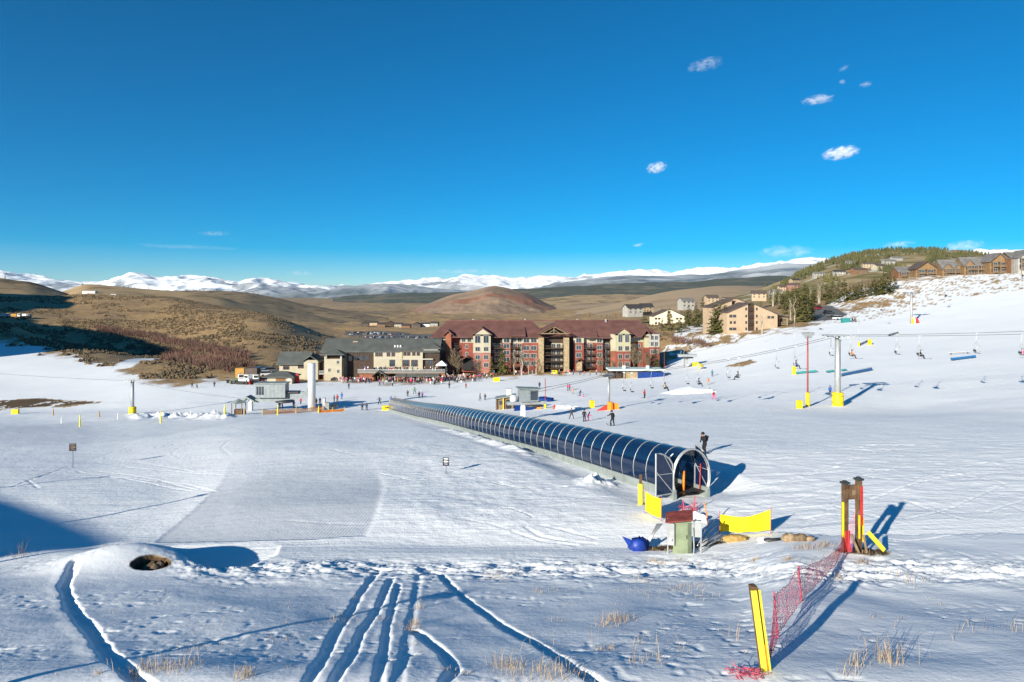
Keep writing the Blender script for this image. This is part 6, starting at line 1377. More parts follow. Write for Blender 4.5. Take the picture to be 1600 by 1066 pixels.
# ------------------------------------------------------------------ trees and plants
mk('needle', (.062, .072, .018), .85, 0, .5, 1.3, col2=(.135, .125, .028)); mk('needle_dark', (.030, .040, .016), .9, 0, .5, .8, col2=(.07, .075, .025)); mk('bark', (.10, .07, .045), .9, 0, .4, 3); mk('aspen_bark', (.42, .38, .30), .85, 0, .3, 3); mk('twig', (.21, .16, .10), .9, 0, .4, 2); mk('twig_grey', (.30, .25, .16), .9, 0, .4, 2)
mk('willow', (.17, .085, .07), .9, 0, .5, .08, col2=(.12, .08, .055)); mk('sage', (.15, .105, .06), .95, 0, .5, .05, col2=(.085, .065, .04)); mk('dry_grass', (.44, .32, .19), .9, 0, .4, 4, col2=(.30, .21, .12))
def spray_crown(mb, h, r, whorls, per, seed, z0=.10, w_=.33):
    rn = random.Random(seed)
    for i in range(whorls):
        f = i / (whorls - 1); z = h * (z0 + (1 - z0) * f ** .9); R_ = r * (1 - f) ** .8 * (.8 + .4 * rn.random()) + .04 * r
        for k in range(max(3, int(per * (1 - f * .5)))):
            if rn.random() < .12: continue
            a = rn.uniform(0, 6.283); L = R_ * rn.uniform(.65, 1.12); dz = -L * rn.uniform(.15, .5); c, s = math.cos(a), math.sin(a); zz = z + rn.uniform(-.03, .03) * h
            for q in range(3):
                f0 = .25 + .25 * q; f1 = f0 + .36; ww = w_ * r * (1.1 - .5 * f0) * rn.uniform(.7, 1.3); up_ = rn.uniform(-.12, .18) * r
                p0 = Vector((c * L * f0, s * L * f0, zz + dz * f0)); p1 = Vector((c * L * f1, s * L * f1, zz + dz * f1 + up_ * .3)); n_ = Vector((-s, c, rn.uniform(-.6, .6)))
                mb.add([p0, p0.lerp(p1, .5) + n_ * ww + Zv * up_, p1, p0.lerp(p1, .5) - n_ * ww + Zv * up_ * .6], [(0, 1, 2, 3)])
    return mb
def conifer_proto(seed, h, r, whorls=15, per=9, m_='needle'):
    t = thing('conifer', 'x', 'tree', (0, 0, -500))
    MB().tube([(0, 0, -1), (0, 0, h * .5), (.05, 0, h * .96)], [h * .022, h * .014, .02], 7).build('trunk', M['bark'], t)
    spray_crown(MB(), h, r, whorls, per, seed).build('crown', M[m_], t); return t
def bare_proto(seed, h, m_='aspen_bark', tw='twig', spread=.35, n=22, trunks=1):
    rn = random.Random(seed); t = thing('bare_tree', 'x', 'tree', (0, 0, -500)); mb = MB(); cr = MB()
    for q in range(trunks):
        b = Vector((rn.uniform(-.5, .5), rn.uniform(-.4, .4), 0)) if trunks > 1 else Vector((0, 0, 0)); P = [b + Vector((rn.uniform(-.15, .15) * k, rn.uniform(-.15, .15) * k, h * k / 5 - (.8 if k == 0 else 0))) for k in range(6)]
        mb.tube(P, [h * .016 * (1 - k / 6.5) + .012 for k in range(6)], 6)
        for k in range(n):
            f = rn.uniform(.25, .98); i = min(4, int(f * 5)); a = P[i].lerp(P[i + 1], f * 5 - i); an = rn.uniform(0, 6.28); L = h * spread * (1.1 - f * .7)
            e = a + Vector((math.cos(an) * L * .55, math.sin(an) * L * .55, L * rn.uniform(.5, 1.0))); cr.tube([a, a.lerp(e, .5) + Vector((0, 0, -.1)), e], [.05, .03, .015], 4)
            for w_ in range(7):
                c = a.lerp(e, rn.uniform(.3, 1)); d = Vector((rn.uniform(-1, 1), rn.uniform(-1, 1), rn.uniform(.1, 1.2))) * L * .28; s_ = Vector((rn.uniform(-1, 1), rn.uniform(-1, 1), 0)) * .04
                cr.add([c - s_, c + s_, c + d], [(0, 1, 2)])
    mb.build('trunk', M[m_], t); cr.build('crown', M[tw], t); return t
PINE = [conifer_proto(1, 10, 2.0), conifer_proto(2, 10, 2.5, 14, 10), conifer_proto(3, 10, 1.7, 16, 8)]
PDARK = conifer_proto(4, 10, 2.2, 14, 9, 'needle_dark')
ASP = [bare_proto(5, 9), bare_proto(6, 9, 'aspen_bark', 'twig_grey', .3, 14, 3)]; BROWN = bare_proto(7, 8, 'bark', 'twig', .42, 40, 2)
used = set()
def plant(proto, p, h, base_h, label, group=None, rz=None, sx=1.0):
    k = h / base_h; rz = random.uniform(0, 6.28) if rz is None else rz
    if proto.name not in used:
        used.add(proto.name); KIDS[proto.name] = [(c, []) for c in proto.children]; proto.location = p; proto.rotation_euler = (0, 0, rz); proto.scale = (k * sx, k * sx, k); proto['label'] = label
        if group: proto['group'] = group
        return proto
    return dup(proto, p, rz, label, group, (k * sx, k * sx, k))
# before the red lodge
for px_, d_, hp_, pr, lab in ((768, 226, 30, PINE[0], 'dark narrow conifer at the right corner of the pink brick bay'), (785, 227, 43, PINE[1], 'tallest conifer in front of the red lodge'), (794, 228, 30, PDARK, 'dark conifer half hidden beside the tallest one at the lodge'), (709, 226, 44, BROWN, 'tall brown bare tree left of the lodge archway'), (716, 225, 36, BROWN, 'second brown bare tree by the lodge archway'), (804, 227, 40, ASP[0], 'pale bare aspen right of the tallest lodge conifer'), (814, 226, 44, ASP[1], 'clump of bare aspens before the red brick wall'), (826, 227, 34, ASP[0], 'bare aspen left of the stone pillar'), (837, 227, 30, ASP[1], 'low bare aspen clump touching the left stone pillar'),
                              (748, 226, 26, BROWN, 'small bare tree before the pink brick bay'), (938, 227, 28, BROWN, 'thin bare tree left of the olive gabled bay'), (990, 226, 44, BROWN, 'tall bare brown tree in the shaded right part of the lodge'), (999, 226, 38, BROWN, 'second bare brown tree at the shaded right part of the lodge'), (1013, 226, 30, BROWN, 'low bare tree at the right end of the lodge'), (1024, 228, 40, PDARK, 'grey green conifer at the far right corner of the lodge'), (958, 226, 20, BROWN, 'small bare shrub under the olive bay'), (969, 226, 22, BROWN, 'bare shrub in the middle of the olive bay')):
    x, y = at(px_, d_); plant(pr, (x, y, max(gh(x, y), oz - 2) - .2), size(hp_, d_), {PINE[0]: 10, PINE[1]: 10, PDARK: 10, BROWN: 8}.get(pr, 9), lab)
# round the apartment blocks and along the car park
for i, (px_, py_, hp_, k) in enumerate(((1046, 516, 33, 0), (1062, 519, 22, 1), (1035, 516, 20, 2), (1076, 510, 30, 1), (1088, 511, 36, 0), (1098, 508, 40, 2), (1107, 513, 24, 1), (1117, 521, 44, 1), (1126, 520, 46, 0), (1133, 520, 40, 1), (1070, 514, 22, 2), (1222, 482, 22, 1), (1231, 483, 30, 0), (1238, 488, 36, 1), (1246, 496, 42, 0), (1254, 502, 48, 1), (1262, 503, 44, 2), (1268, 500, 30, 0), (1258, 488, 42, 1), (1248, 482, 36, 2), (1272, 468, 18, 1), (1283, 470, 22, 0), (1292, 468, 24, 1), (1302, 466, 24, 0), (1311, 466, 26, 2), (1319, 472, 34, 1), (1328, 468, 22, 0), (1338, 462, 18, 1), (1347, 460, 20, 0), (1357, 458, 20, 2), (1366, 456, 22, 1), (1376, 456, 24, 0), (1384, 460, 36, 1), (1391, 456, 28, 2), (1398, 452, 22, 0), (1215, 474, 20, 1), (1205, 470, 18, 0), (1297, 474, 26, 1), (1307, 472, 24, 2), (1334, 469, 26, 0), (1342, 466, 24, 1), (1352, 464, 22, 2), (1362, 462, 24, 0), (1371, 460, 24, 1), (1380, 458, 26, 2), (1262, 478, 30, 0), (1270, 482, 26, 1), (1228, 492, 30, 2), (1243, 476, 28, 1))):
    x, y = gp(px_, py_, 250); y_ = y; z = gh(x, y_) - .3; plant(PINE[k], (x, y_, z), size(hp_ * 1.08, y_), 10, 'olive green conifer %s' % ('by the cream apartment block' if px_ < 1072 else 'in the clump left of the tall tan block' if px_ < 1150 else 'in the dense stand right of the tall tan block' if px_ < 1271 else 'in the row above the car park and the bare bank'), 'conifers %s' % ('by the cream block' if px_ < 1072 else 'left of the tan block' if px_ < 1150 else 'right of the tan block' if px_ < 1271 else 'above the car park'), None, 1.3)
for px_, py_, hp_, lab in ((1241, 504, 44, 'tall pale bare aspen before the pines right of the tan block'), (1234, 503, 34, 'shorter pale bare aspen beside the tan block balconies'), (1266, 472, 24, 'pale bare aspen above the parked cars'), (1280, 474, 28, 'pale bare aspen left of the row of pines'), (1190, 522, 28, 'slender bare tree in front of the tan block wall'), (1217, 480, 24, 'pale bare aspen behind the tan block'), (1208, 478, 24, 'left pale bare aspen behind the tan block'), (1350, 462, 18, 'bare aspen among the pines above the bare bank')):
    x, y = gp(px_, py_, 200); plant(ASP[0] if px_ % 2 else ASP[1], (x, y, gh(x, y) - .2), size(hp_, y), 9, lab)
for px_, py_, hp_, lab in ((376, 596, 14, 'bare bush left of the ochre shed'), (404, 594, 18, 'bare bush right of the cream shed'), (484, 560, 16, 'bare tree above the ski school roof'), (922, 497, 9, 'lone round tree on the tan flats'), (948, 499, 9, 'small tree right of the lone round tree on the flats'), (962, 498, 8, 'tree at the right on the tan flats')):
    x, y = gp(px_, py_, 150); plant(BROWN, (x, y, gh(x, y) - .2), size(hp_, y), 8, lab)
# small whole-tree meshes for hillsides
def small_tree(seed, m_):
    mb = MB(); spray_crown(mb, 8, 2.1, 7, 6, seed, .05, .42); nf = len(mb.f); mb.tube([(0, 0, -1.5), (0, 0, 5)], .2, 4); me = mb.mesh('conifer', [M[m_], M['bark']])
    for p in me.polygons[nf:]: p.material_index = 1
    return me
SMT = [small_tree(11, 'needle'), small_tree(12, 'needle_dark'), small_tree(13, 'needle')]
def hill_tree(hn, px_, s_, k, label, group, z_=0):
    x, y, z = on_hill(hn, px_, s_); o = bpy.data.objects.new('conifer', SMT[k % 3]); COL.objects.link(o); o.location = (x, y, z - .3 + z_); o.scale = (random.uniform(.8, 1.3),) * 2 + (random.uniform(.7, 1.35),); o.rotation_euler = (0, 0, random.uniform(0, 6)); return tag(o, label, 'tree', group)
rn = random.Random(77); n_ = 0
def wooded(px_, s_): return float(fbm(np.array([px_ / 34.]), np.array([s_ * 6.]), 201, 3)[0])
while n_ < 115:
    px_ = rn.uniform(1195, 1480); s_ = rn.uniform(.08, .62)
    if wooded(px_, s_) < -.06 + (.06 if s_ < .5 else 0): continue
    hill_tree('wooded_hill', px_, s_, rn.randrange(3), 'small dark conifer scattered on the wooded hill', 'conifers on the lower wooded hill'); n_ += 1
far_ = MB(); n_ = 0
P, s__, HX, HY, HZZ = HILL['wooded_hill']
while n_ < 1750:
    px_ = rn.uniform(1190, 1560); s_ = min(1.0, .16 + rn.random() ** .7 * .86)
    if wooded(px_, s_) < -.02 + .10 * (s_ < .88): continue
    x, y, z = on_hill('wooded_hill', px_, s_); h_ = rn.uniform(5, 10.5); r_ = h_ * rn.uniform(.2, .3); n_ += 1; x += rn.uniform(-3, 3); y += rn.uniform(-8, 8)
    for q in range(3):
        zz = z - .5 + h_ * (.08 + .26 * q); rr = r_ * (1 - .25 * q); a0 = rn.uniform(0, 6)
        far_.add([(x + rr * math.cos(a0 + k * 1.2566) * rn.uniform(.7, 1.2), y + rr * math.sin(a0 + k * 1.2566), zz + rn.uniform(-.4, .4)) for k in range(5)] + [(x, y, zz + h_ * .48)], [(k, (k + 1) % 5, 5) for k in range(5)])
o = far_.build('woodland', mk('needle_far', (.05, .055, .02), .9, 0, .5, .03, col2=(.105, .092, .03))); tag(o, 'conifer woodland covering the top of the right hill', 'woodland', None, 'stuff')
for i in range(36): hill_tree('bench_hill', rn.uniform(255, 425), rn.uniform(.93, 1.0), 1, 'tiny dark tree along the crest of the left bench hill', 'trees along the bench hill crest')
hill_tree('round_hill', 127, .98, 1, 'single dark tree on the skyline left of the pale barn', None); 
for px_ in (172, 180, 188, 196, 210): hill_tree('round_hill', px_ + 20, 1.0, 1, 'dark tree on the round hill skyline right of the barn', 'trees on the round hill skyline')
hill_tree('left_scrub_hill', 6, 1.0, 1, 'dark bush on the skyline at the far left', None)
for i in range(26): hill_tree('valley_hills', rn.uniform(470, 690), rn.uniform(.93, 1.0), 1, 'tiny dark tree in the line across the valley', 'tree line across the valley')
for i in range(22): hill_tree('tan_hills', rn.uniform(890, 1010), rn.uniform(.02, .5), 1, 'small tree dotted on the tan hills behind the lodge', 'trees on the tan hills')
rn = random.Random(91)
for i in range(34):
    px_ = rn.uniform(985, 1215); d_ = rn.uniform(440, 760); x, y = at(px_, d_); o = bpy.data.objects.new('conifer', SMT[i % 3]); COL.objects.link(o); o.location = (x, y, gh(x, y) - .3); k = rn.uniform(.6, 1.25); o.scale = (k, k, k * rn.uniform(.8, 1.2)); tag(o, 'small conifer among the houses behind the apartment blocks', 'tree', 'conifers among the houses')
# sagebrush over the near brown hills, one ground cover
def in_frame_ground(px_, d_): 
    i = int(np.clip(np.searchsorted(PXC, px_), 1, len(PXC) - 1)); j = int(np.clip(np.searchsorted(DROW, d_), 1, len(DROW) - 1)); return snow[i, j], asph[i, j]
sg = MB(); rn = random.Random(5); n_ = 0
while n_ < 15000:
    px_ = rn.uniform(-40, 1080); d_ = math.exp(rn.uniform(math.log(225), math.log(820)))
    if px_ > 520 and rn.random() < .6: continue
    s_, a_ = in_frame_ground(px_, d_)
    if s_ > .45 or a_ > .3: continue
    if px_ > 660 and px_ < 1035 and d_ < 300: continue
    if fbm(np.array([px_ / 40.]), np.array([math.log(d_) * 14]), 211, 3)[0] < -.08 + (.12 if px_ > 330 else 0): continue
    x, y = at(px_, d_)
    if 232 < d_ < 262 and -110 < x < 45: continue
    z = gh(x, y); r_ = rn.uniform(.35, .95); h_ = rn.uniform(.45, 1.15); n_ += 1; a0 = rn.uniform(0, 6)
    sg.add([(x + r_ * math.cos(a0 + k * 1.2566) * rn.uniform(.7, 1.2), y + r_ * math.sin(a0 + k * 1.2566) * rn.uniform(.7, 1.2), z + h_ * rn.uniform(.1, .5)) for k in range(5)] + [(x + rn.uniform(-.2, .2), y, z + h_), (x, y, z - .2)], [(k, (k + 1) % 5, 5) for k in range(5)] + [((k + 1) % 5, k, 6) for k in range(5)])
tag(sg.build('sagebrush', M['sage']), 'low olive sagebrush covering the brown hills', 'sagebrush', None, 'stuff')
# reddish willow thickets in the gully
wl_ = MB()
WZ = [(150, 256, 512, 530, 340), (235, 310, 526, 545, 260), (290, 390, 535, 566, 420), (320, 400, 560, 580, 200), (196, 300, 540, 560, 160), (250, 360, 552, 584, 260), (1050, 1110, 530, 545, 60)]
for x0, x1, y0, y1, n in WZ:
    for i in range(n):
        px_ = rn.uniform(x0, x1); f = (px_ - x0) / (x1 - x0); py_ = y0 + (y1 - y0) * (f * .6 + rn.random() * .4); x, y = gp(px_, py_, 200); z = gh(x, y); h_ = rn.uniform(1.6, 4.2)
        for k in range(12):
            a = rn.uniform(0, 6.28); r_ = rn.uniform(.2, 1.0) * h_ * .5; b = Vector((x + rn.uniform(-.5, .5), y + rn.uniform(-.5, .5), z - .1)); e = b + Vector((math.cos(a) * r_, math.sin(a) * r_, h_ * rn.uniform(.6, 1))); s_ = Vector((rn.uniform(-1, 1), rn.uniform(-1, 1), 0)) * .10; m_ = b.lerp(e, .55)
            wl_.add([b - s_ * .4, m_ - s_, e, m_ + s_], [(0, 1, 2, 3)])
tag(wl_.build('willow_thicket', M['willow']), 'reddish bare willow thicket along the gully on the left hill', 'thicket', None, 'stuff')
# grass and stalks poking through the near snow
gm = MB(); rn = random.Random(15)
def tuft(px_, py_, n, h_, spread):
    x, y = gp(px_, py_); 
    for k in range(n):
        bx_ = x + rn.gauss(0, spread); by_ = y + rn.gauss(0, spread * .8); z = gh(bx_, by_); L = h_ * rn.uniform(.35, 1.15); a = rn.uniform(0, 6.28); le = rn.uniform(.05, .6); b = Vector((bx_, by_, z - .03)); m_ = b + Vector((math.cos(a) * le * L * .35, math.sin(a) * le * L * .35, L * .6)); e = b + Vector((math.cos(a) * le * L, math.sin(a) * le * L, L * rn.uniform(.7, 1))); s_ = Vector((rn.uniform(-1, 1), rn.uniform(-1, 1), 0)).normalized() * .0048
        gm.add([b - s_, b + s_, m_ + s_ * .8, m_ - s_ * .8, e], [(0, 1, 2, 3), (3, 2, 4)])
for px_, py_, n, h_, sp in ((250, 1044, 130, .30, .35), (225, 1046, 40, .3, .15), (290, 1040, 40, .22, .25), (300, 1010, 50, .18, .3), (430, 998, 40, .18, .25), (385, 1055, 40, .3, .12), (383, 1062, 30, .3, .1), (152, 1052, 20, .2, .06), (34, 865, 16, .75, .08), (28, 868, 40, .25, .25), (36, 858, 10, .9, .1),
                           (782, 900, 50, .28, .35), (775, 905, 40, .2, .3), (850, 925, 40, .22, .5), (960, 972, 90, .34, .22), (985, 968, 30, .3, .2), (948, 980, 40, .22, .15), (790, 1040, 60, .42, .2), (860, 1048, 70, .35, .4), (885, 1058, 60, .3, .3), (820, 1058, 40, .3, .3), (648, 975, 40, .35, .1), (642, 982, 40, .2, .1), (655, 950, 20, .4, .06), (700, 1045, 20, .2, .08), (728, 1050, 20, .15, .06), (945, 1015, 40, .15, .12),
                           (1003, 912, 40, .3, .3), (1010, 930, 40, .24, .5), (1080, 920, 40, .3, .4), (1100, 935, 24, .26, .3), (1060, 925, 30, .25, .4), (1020, 880, 60, .22, .15), (1033, 882, 40, .25, .12), (1060, 878, 30, .2, .2), (1178, 880, 70, .22, .12), (1232, 876, 70, .26, .14), (1265, 858, 90, .32, .4), (1290, 855, 90, .34, .3), (1250, 860, 50, .3, .3), (1275, 880, 40, .2, .3), (1348, 882, 60, .3, .12), (1362, 868, 60, .22, .25), (1118, 880, 40, .22, .5), (1300, 868, 30, .3, .3),
                           (1390, 1035, 40, .6, .18), (1375, 1030, 24, .7, .12), (1340, 1040, 24, .5, .1), (1330, 1055, 16, .4, .1), (1420, 910, 24, .4, .4), (1310, 905, 16, .4, .1), (1400, 900, 24, .3, .4), (1165, 1000, 12, .6, .3), (1050, 1010, 14, .5, .4), (975, 1010, 10, .6, .3), (1020, 1035, 14, .5, .3), (1570, 985, 24, .4, .5), (1490, 990, 16, .4, .5), (540, 960, 20, .2, .15), (600, 965, 20, .2, .15), (530, 968, 40, .22, .3), (480, 950, 20, .15, .4), (460, 975, 30, .16, .3), (340, 975, 20, .12, .5), (250, 935, 14, .1, .6), (830, 1010, 8, .5, .3), (1105, 850, 40, .2, .3), (1045, 862, 60, .22, .25), (1020, 860, 50, .2, .2)):
    tuft(px_, py_, n, h_, sp)
for i in range(190): tuft(rn.uniform(0, 1600), rn.choice((rn.uniform(870, 905), rn.uniform(880, 1066))), rn.randrange(3, 9), rn.uniform(.06, .2), .10)
tag(gm.build('dry_grass', M['dry_grass']), 'dry straw coloured grass poking through the near snow', 'grass', None, 'stuff')
# ------------------------------------------------------------------ the crowd at the lodge, cars and machines
rn = random.Random(33); JK = ['black', 'black', 'black', 'charcoal', 'charcoal', 'navy', 'navy', 'red', 'red', 'blue', 'tan', 'white', 'grey', 'brown', 'brown', 'purple', 'teal', 'pink', 'white']; PTS = ['black', 'black', 'charcoal', 'navy', 'grey', 'tan', 'white']
PO = ['stand', 'stand', 'walk', 'chat', 'chat', 'ski', 'look']
def crowd(px_, d_, dz, lab, grp):
    x, y = at(px_, d_); j = rn.choice(JK); z = gh(x, y) if dz is None else dz
    person((x, y, z), rn.choice(PO), rn.uniform(0, 6.28), j, rn.choice(PTS), 'person in %s jacket %s' % (j, lab), '%s, %s jackets' % (grp, j), rn.uniform(.9, 1.04), False, None, False)
for i in range(165): crowd(rn.choice((rn.uniform(520, 760), rn.uniform(555, 700), rn.triangular(600, 760, 690))), 221 - abs(rn.gauss(0, 6.5)) , None, 'in the crowd on the snow below the sun deck', 'crowd below the sun deck')
dz_ = (HZ - 598) * DD / F + (598 - 579) / K2 + .1
for i in range(44): crowd(rn.uniform(568, 696), DD - rn.uniform(1.2, 5.6), dz_, 'on the sun deck of the day lodge', 'people on the sun deck')
for i in range(26): crowd(rn.uniform(700, 770), 224 - rn.uniform(0, 8), None, 'at the right end of the crowd before the pink brick bay', 'crowd before the pink brick bay')
for px_ in (772, 778, 786, 806, 812, 818, 832, 862, 866, 874, 880, 884, 890, 896, 906, 912, 922, 932, 940, 1000, 1010): x, y = gp(px_, 586 + rn.uniform(-1, 2)); crowd(px_, y, None, 'in the loose row of skiers along the lodge lawn', 'skiers along the lodge lawn')
def rack(px_, d_, k):
    x, y = at(px_, d_); t = thing('ski_rack', 'ski rack of mixed coloured skis standing in the crowd below the sun deck', 'ski rack', (x, y, gh(x, y)), rn.uniform(-.3, .3), 'ski racks below the sun deck')
    MB().tube([(-1.3, 0, .9), (1.3, 0, .9)], .04, 5).tube([(-1.3, 0, 0), (-1.3, 0, .9)], .04, 5).tube([(1.3, 0, 0), (1.3, 0, .9)], .04, 5).build('rail', M['timber'], t)
    for q in range(9): MB().box((-1.1 + q * .27, -.1, .85), (.11, .03, 1.75), rx=R(-12)).build('ski', (CL[rn.choice(['red', 'white', 'pink', 'orange', 'blue', 'yellow', 'black'])]), t)
for k, px_ in enumerate((561, 578, 598, 622, 640, 655, 668, 684, 702, 716)): rack(px_, 219 + (k % 3) * 1.4, k)
# cars
mk('glass_dark', (.012, .014, .018), .12, 0, .2, 2, spec=.8)
CARC = dict(white=(.70, .70, .70), silver=(.40, .41, .42), black=(.015, .015, .018), grey=(.12, .125, .13), blue=(.03, .07, .20), red=(.30, .025, .025), tan=(.32, .26, .18))
CP = {}
for k, c in CARC.items(): CP[k] = mat('car_paint_' + k, c, .3, .2, .05, 2, spec=.6)
def car_proto():
    t = thing('parked_car', 'x', 'car', (0, 0, -600))
    mb = MB(); mb.prism([(-2.2, .35), (2.2, .35), (2.3, .6), (2.2, .85), (1.25, .98), (-2.1, 1.02), (-2.28, .7)], -.88, .88); mb.build('body', CP['white'], t, bevel=.06)
    c = MB().prism([(-2.0, 1.0), (1.2, .98), (.45, 1.62), (-1.75, 1.66)], -.78, .78).build('cabin', M['glass_dark'], t)
    MB().prism([(-1.72, 1.6), (.42, 1.58), (.38, 1.70), (-1.70, 1.74)], -.76, .76).build('roof', CP['white'], t)
    for a in (-1.4, 1.4):
        for s in (-1, 1): w_ = MB().lathe([(.34, -.11), (.34, .11)], 12).build('wheel', M['rubber'], t); w_.location = (a, s * .82, .34); w_.rotation_euler = (R(90), 0, 0)
    return t
CAR = car_proto(); CAR_CH = list(CAR.children); first_car = [True]
def car(p, rz, col, label, group=None, k=1.0):
    if first_car[0]: o = CAR; KIDS[CAR.name] = [(c, []) for c in CAR_CH]; CAR.location = p; CAR.rotation_euler = (0, 0, rz); CAR['label'] = label; first_car[0] = False; ch = CAR_CH; 
    else: o = dup(CAR, p, rz, label, None, k); ch = None
    if group: o['group'] = group
    for c in (ch or list(COL.objects)[-len(CAR_CH):]):
        if c.name.split('.')[0] in ('body', 'roof'): c.material_slots[0].link = 'OBJECT'; c.material_slots[0].material = CP[col]
    return o
rn = random.Random(44); cc = ['white', 'white', 'silver', 'silver', 'black', 'black', 'grey', 'grey', 'blue', 'red', 'tan', 'white']
for row, (d0, x0, x1, n) in enumerate(((640, 578, 682, 34), (668, 572, 684, 30), (720, 556, 680, 36), (750, 552, 676, 28), (830, 546, 640, 30), (870, 540, 600, 22))):
    for i in range(n):
        if rn.random() < .12: continue
        px_ = x0 + (x1 - x0) * (i + .5) / n + rn.uniform(-.4, .4); x, y = at(px_, d0 + rn.uniform(-2, 2)); c = rn.choice(cc); car((x, y, gh(x, y)), R(90) * rn.choice((1, -1)) + rn.uniform(-.06, .06), c, '%s car in the crowded parking lot behind the day lodge' % c, '%s cars in the parking lot' % c)
for px_, py_, c, lab, rz_ in ((1280, 484, 'red', 'dark red car parked at the top of the small car park', .3), (1295, 491, 'black', 'black car parked in the small car park below the bare bank', .3), (1300, 495, 'grey', 'grey car beside the black one in the small car park', .4), (1311, 500, 'white', 'white van parked nearest in the small car park', .3), (418, 588, 'white', 'white car parked left of the ski school building', .4), (412, 585, 'silver', 'silver car behind the white one by the ski school', .6), (407, 582, 'blue', 'blue car at the back behind the ski school building', .2), (425, 582, 'grey', 'grey car close to the ski school roof', .4)):
    x, y = gp(px_, py_, 200); car((x, y, gh(x, y)), rz_, c, lab, None, 1.15)
x, y = gp(1321, 504, 200); tag(MB().box((0, 0, .8), (3, 1.6, 1.8), taper=1.1).box((0, 0, 1.75), (3.4, 1.8, .12)).build('dumpster', M['teal_plastic'], None, False, (x, y, gh(x, y))), 'green dumpster at the end of the small car park', 'dumpster')
def groomer(px_, py_, body, label, rz_=0):
    x, y = gp(px_, py_, 150); t = thing('snow_groomer', label, 'snow groomer', (x, y, gh(x, y)), rz_)
    MB().box((0, 0, 1.25), (4.0, 2.0, .7)).build('body', M[body], t, bevel=.1); c = MB().box((.8, 0, 2.2), (1.7, 1.9, 1.3), taper=.85).build('cab', M['white_metal'], t, bevel=.1); MB().box((.8, -.93, 2.3), (1.2, .06, .7)).build('window', M['glass_dark'], c)
    for s in (-1, 1): MB().prism([(-2.2, .3), (-1.8, 0), (1.8, 0), (2.2, .3), (2.1, .9), (-2.1, .9)], s * 1.5 - .45, s * 1.5 + .45).build('track', M['rubber'], t)
    MB().box((2.9, 0, .7), (.25, 4.2, 1.1), ry=R(-12)).build('blade', M['red'], t); MB().box((-2.9, 0, .7), (.9, 3.8, .6)).build('tiller', M['dark_metal'], t)
groomer(372, 599, 'cab_green', 'green tracked snow groomer parked left of the cream shed', .4); groomer(384, 600, 'white_metal', 'white tracked snow groomer parked before the ochre shed', -.3); groomer(396, 600, 'dark_metal', 'dark tracked groomer nearest the low pavilion', .2)
def truck(px_, py_, cabm, bedm, label, rz_):
    x, y = gp(px_, py_, 200); t = thing('work_truck', label, 'truck', (x, y, gh(x, y)), rz_); MB().box((0, 0, 1.0), (8, 2.4, .5)).build('chassis', M['dark_metal'], t); c = MB().box((3, 0, 2.1), (2.0, 2.4, 2.2), taper=.92).build('cab', M[cabm], t, bevel=.1); MB().box((3.1, -1.15, 2.5), (1.3, .1, .8)).build('window', M['glass_dark'], c)
    MB().box((-1.3, 0, 2.1), (5.6, 2.5, 2.0), taper=1.06).build('bed', M[bedm], t, bevel=.05)
    for a in (-3, -1.6, 2.7):
        for s in (-1, 1): w_ = MB().lathe([(.55, -.18), (.55, .18)], 12).build('wheel', M['rubber'], t); w_.location = (a, s * 1.1, .55); w_.rotation_euler = (R(90), 0, 0)
truck(6, 496, 'white_wall', 'white_wall', 'white truck at the far left on the brown hill', .1); truck(24, 495, 'white_wall', 'orange_wall', 'orange bedded truck on the brown hill at the left', .05); truck(40, 495, 'grey_wall', 'white_wall', 'grey and white truck right of the orange bedded one', -.1)
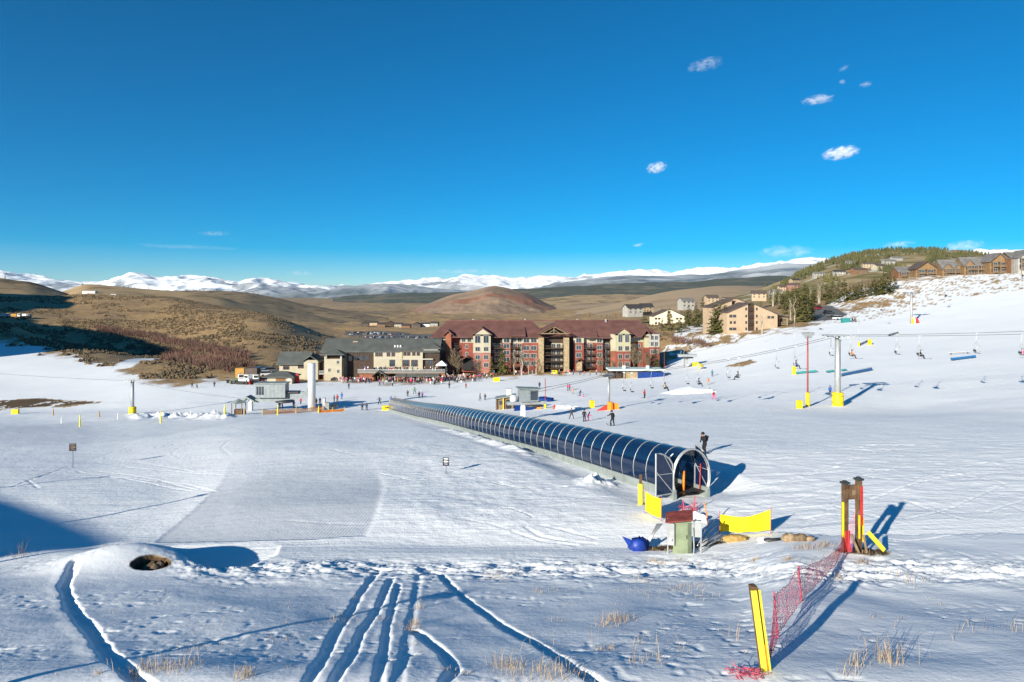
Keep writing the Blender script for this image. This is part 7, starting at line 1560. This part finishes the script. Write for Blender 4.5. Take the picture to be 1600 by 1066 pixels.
# ------------------------------------------------------------------ small clouds, as volumes far off in the sky
def cloud(px_, py_, wpx, hpx, label, dens, seed, tilt=0.0, d_=5200.0, thr=2.07):
    k = d_ / F; c = Vector(((px_ - 800) * k, d_, (HZ - py_) * k)); rn = random.Random(seed); mb = MB(); a, b = wpx * k * .44, hpx * k * .46
    mb.blob((0, 0, 0), (a, a * .6, b), seed, 24, 14, .03); o = mb.build('cloud', None or cloud_mat(dens, seed, a, b, thr), None, True, c); o.rotation_euler = (0, R(tilt), 0); return tag(o, label, 'cloud')
def cloud_mat(dens, seed, a, b, thr):
    m = bpy.data.materials.new('cloud_vapour'); m.use_nodes = True; t = m.node_tree; t.nodes.clear(); L = t.links.new
    out = t.nodes.new('ShaderNodeOutputMaterial'); v = t.nodes.new('ShaderNodeVolumePrincipled'); v.inputs['Color'].default_value = (.995, .995, .995, 1); v.inputs['Anisotropy'].default_value = -.25
    tc = t.nodes.new('ShaderNodeTexCoord'); mp = t.nodes.new('ShaderNodeMapping'); mp.inputs['Scale'].default_value = (1 / a, 1 / (a * .6), 1 / b); L(tc.outputs['Object'], mp.inputs[0])
    ln_ = t.nodes.new('ShaderNodeVectorMath'); ln_.operation = 'LENGTH'; L(mp.outputs[0], ln_.inputs[0])
    n = t.nodes.new('ShaderNodeTexNoise'); n.inputs['Scale'].default_value = 3.4 / a; n.inputs['Detail'].default_value = 5; n.inputs['Roughness'].default_value = .6; n.inputs['Distortion'].default_value = .6
    m2 = t.nodes.new('ShaderNodeMapping'); m2.inputs['Location'].default_value = (seed * 531.0, seed * 77.0, 0); m2.inputs['Scale'].default_value = (1, 1, 1.8); L(tc.outputs['Object'], m2.inputs[0]); L(m2.outputs[0], n.inputs['Vector'])
    s1 = t.nodes.new('ShaderNodeMath'); s1.operation = 'MULTIPLY_ADD'; L(n.outputs['Fac'], s1.inputs[0]); s1.inputs[1].default_value = 5.0; s1.inputs[2].default_value = -thr
    s2 = t.nodes.new('ShaderNodeMath'); s2.operation = 'SUBTRACT'; L(s1.outputs[0], s2.inputs[0]); L(ln_.outputs['Value'], s2.inputs[1])
    s3 = t.nodes.new('ShaderNodeMapRange'); s3.inputs[1].default_value = -.35; s3.inputs[2].default_value = .55; s3.inputs[3].default_value = 0; s3.inputs[4].default_value = dens * .28 / (a * .6); L(s2.outputs[0], s3.inputs[0]); L(s3.outputs[0], v.inputs['Density']); L(v.outputs[0], out.inputs['Volume']); return m
cloud(1314, 239, 70, 24, 'small lens shaped white cloud, largest of the scattered puffs', 5.0, 1, -8, thr=2.00)
cloud(1026, 262, 40, 20, 'tiny white wedge shaped cloud above the middle right', 4.0, 2, -14, thr=2.02)
cloud(1102, 101, 70, 22, 'ragged high wisp of cloud in two pieces', 1.3, 3, -12, thr=2.12)
cloud(1278, 156, 62, 17, 'small white cloud with a tail to its right', 2.4, 4, -6, thr=2.04)
cloud(1353, 132, 24, 10, 'tiny faint wisp right above the cloud with a tail', 1.0, 5, -8, thr=2.07); cloud(1316, 128, 13, 9, 'tiny round faint puff left of a faint wisp', 1.0, 6, 0, thr=2.04); cloud(1318, 107, 24, 9, 'faintest thin streak above the tiny round puff', .6, 7, -30, thr=2.07)
cloud(1404, 382, 60, 12, 'faint low pink cloud above the wooded hill', 1.6, 8, -4, 26000., 2.05); cloud(1505, 385, 80, 22, 'faint low cloud bank above the grey dome', 1.8, 9, -8, 26000., 2.05); cloud(1230, 393, 110, 24, 'thin low cloud over the right snow range', 1.1, 10, 0, 26000., 2.04)
cloud(335, 365, 60, 9, 'faint thin cloud streak low at the left', .9, 11, 0, 26000., 2.05); cloud(290, 386, 200, 7, 'long faint streak of cloud low over the left range', .7, 12, 2, 26000., 2.02); cloud(470, 427, 60, 10, 'faint grey cloud over the snow range at the left', .8, 13, 0, 26000., 2.05); cloud(997, 383, 24, 7, 'tiny white puff low above the middle ranges', 1.6, 14, -10, 26000., 2.04); cloud(720, 424, 120, 9, 'faint thin cloud just over the middle snow peaks', .8, 15, 0, 26000., 2.04)
# ------------------------------------------------------------------ clear mountain air
hz_ = MB().b2(-26000, 26000, -700, 17000, -420, 1150).build('haze', MATS.setdefault('air', bpy.data.materials.new('air'))); hz_['kind'] = 'stuff'; hz_['label'] = 'thin blue mountain haze over the valley'
m = MATS['air']; m.use_nodes = True; t = m.node_tree; t.nodes.clear(); out = t.nodes.new('ShaderNodeOutputMaterial'); v = t.nodes.new('ShaderNodeVolumePrincipled'); v.inputs['Color'].default_value = (.40, .68, 1.0, 1); v.inputs['Density'].default_value = 1.35e-5; v.inputs['Anisotropy'].default_value = .2; t.links.new(v.outputs[0], out.inputs['Volume'])
C.cycles.volume_step_rate = 1.0; C.cycles.volume_bounces = 5; C.cycles.volume_max_steps = 128
C.cycles.use_denoising = True
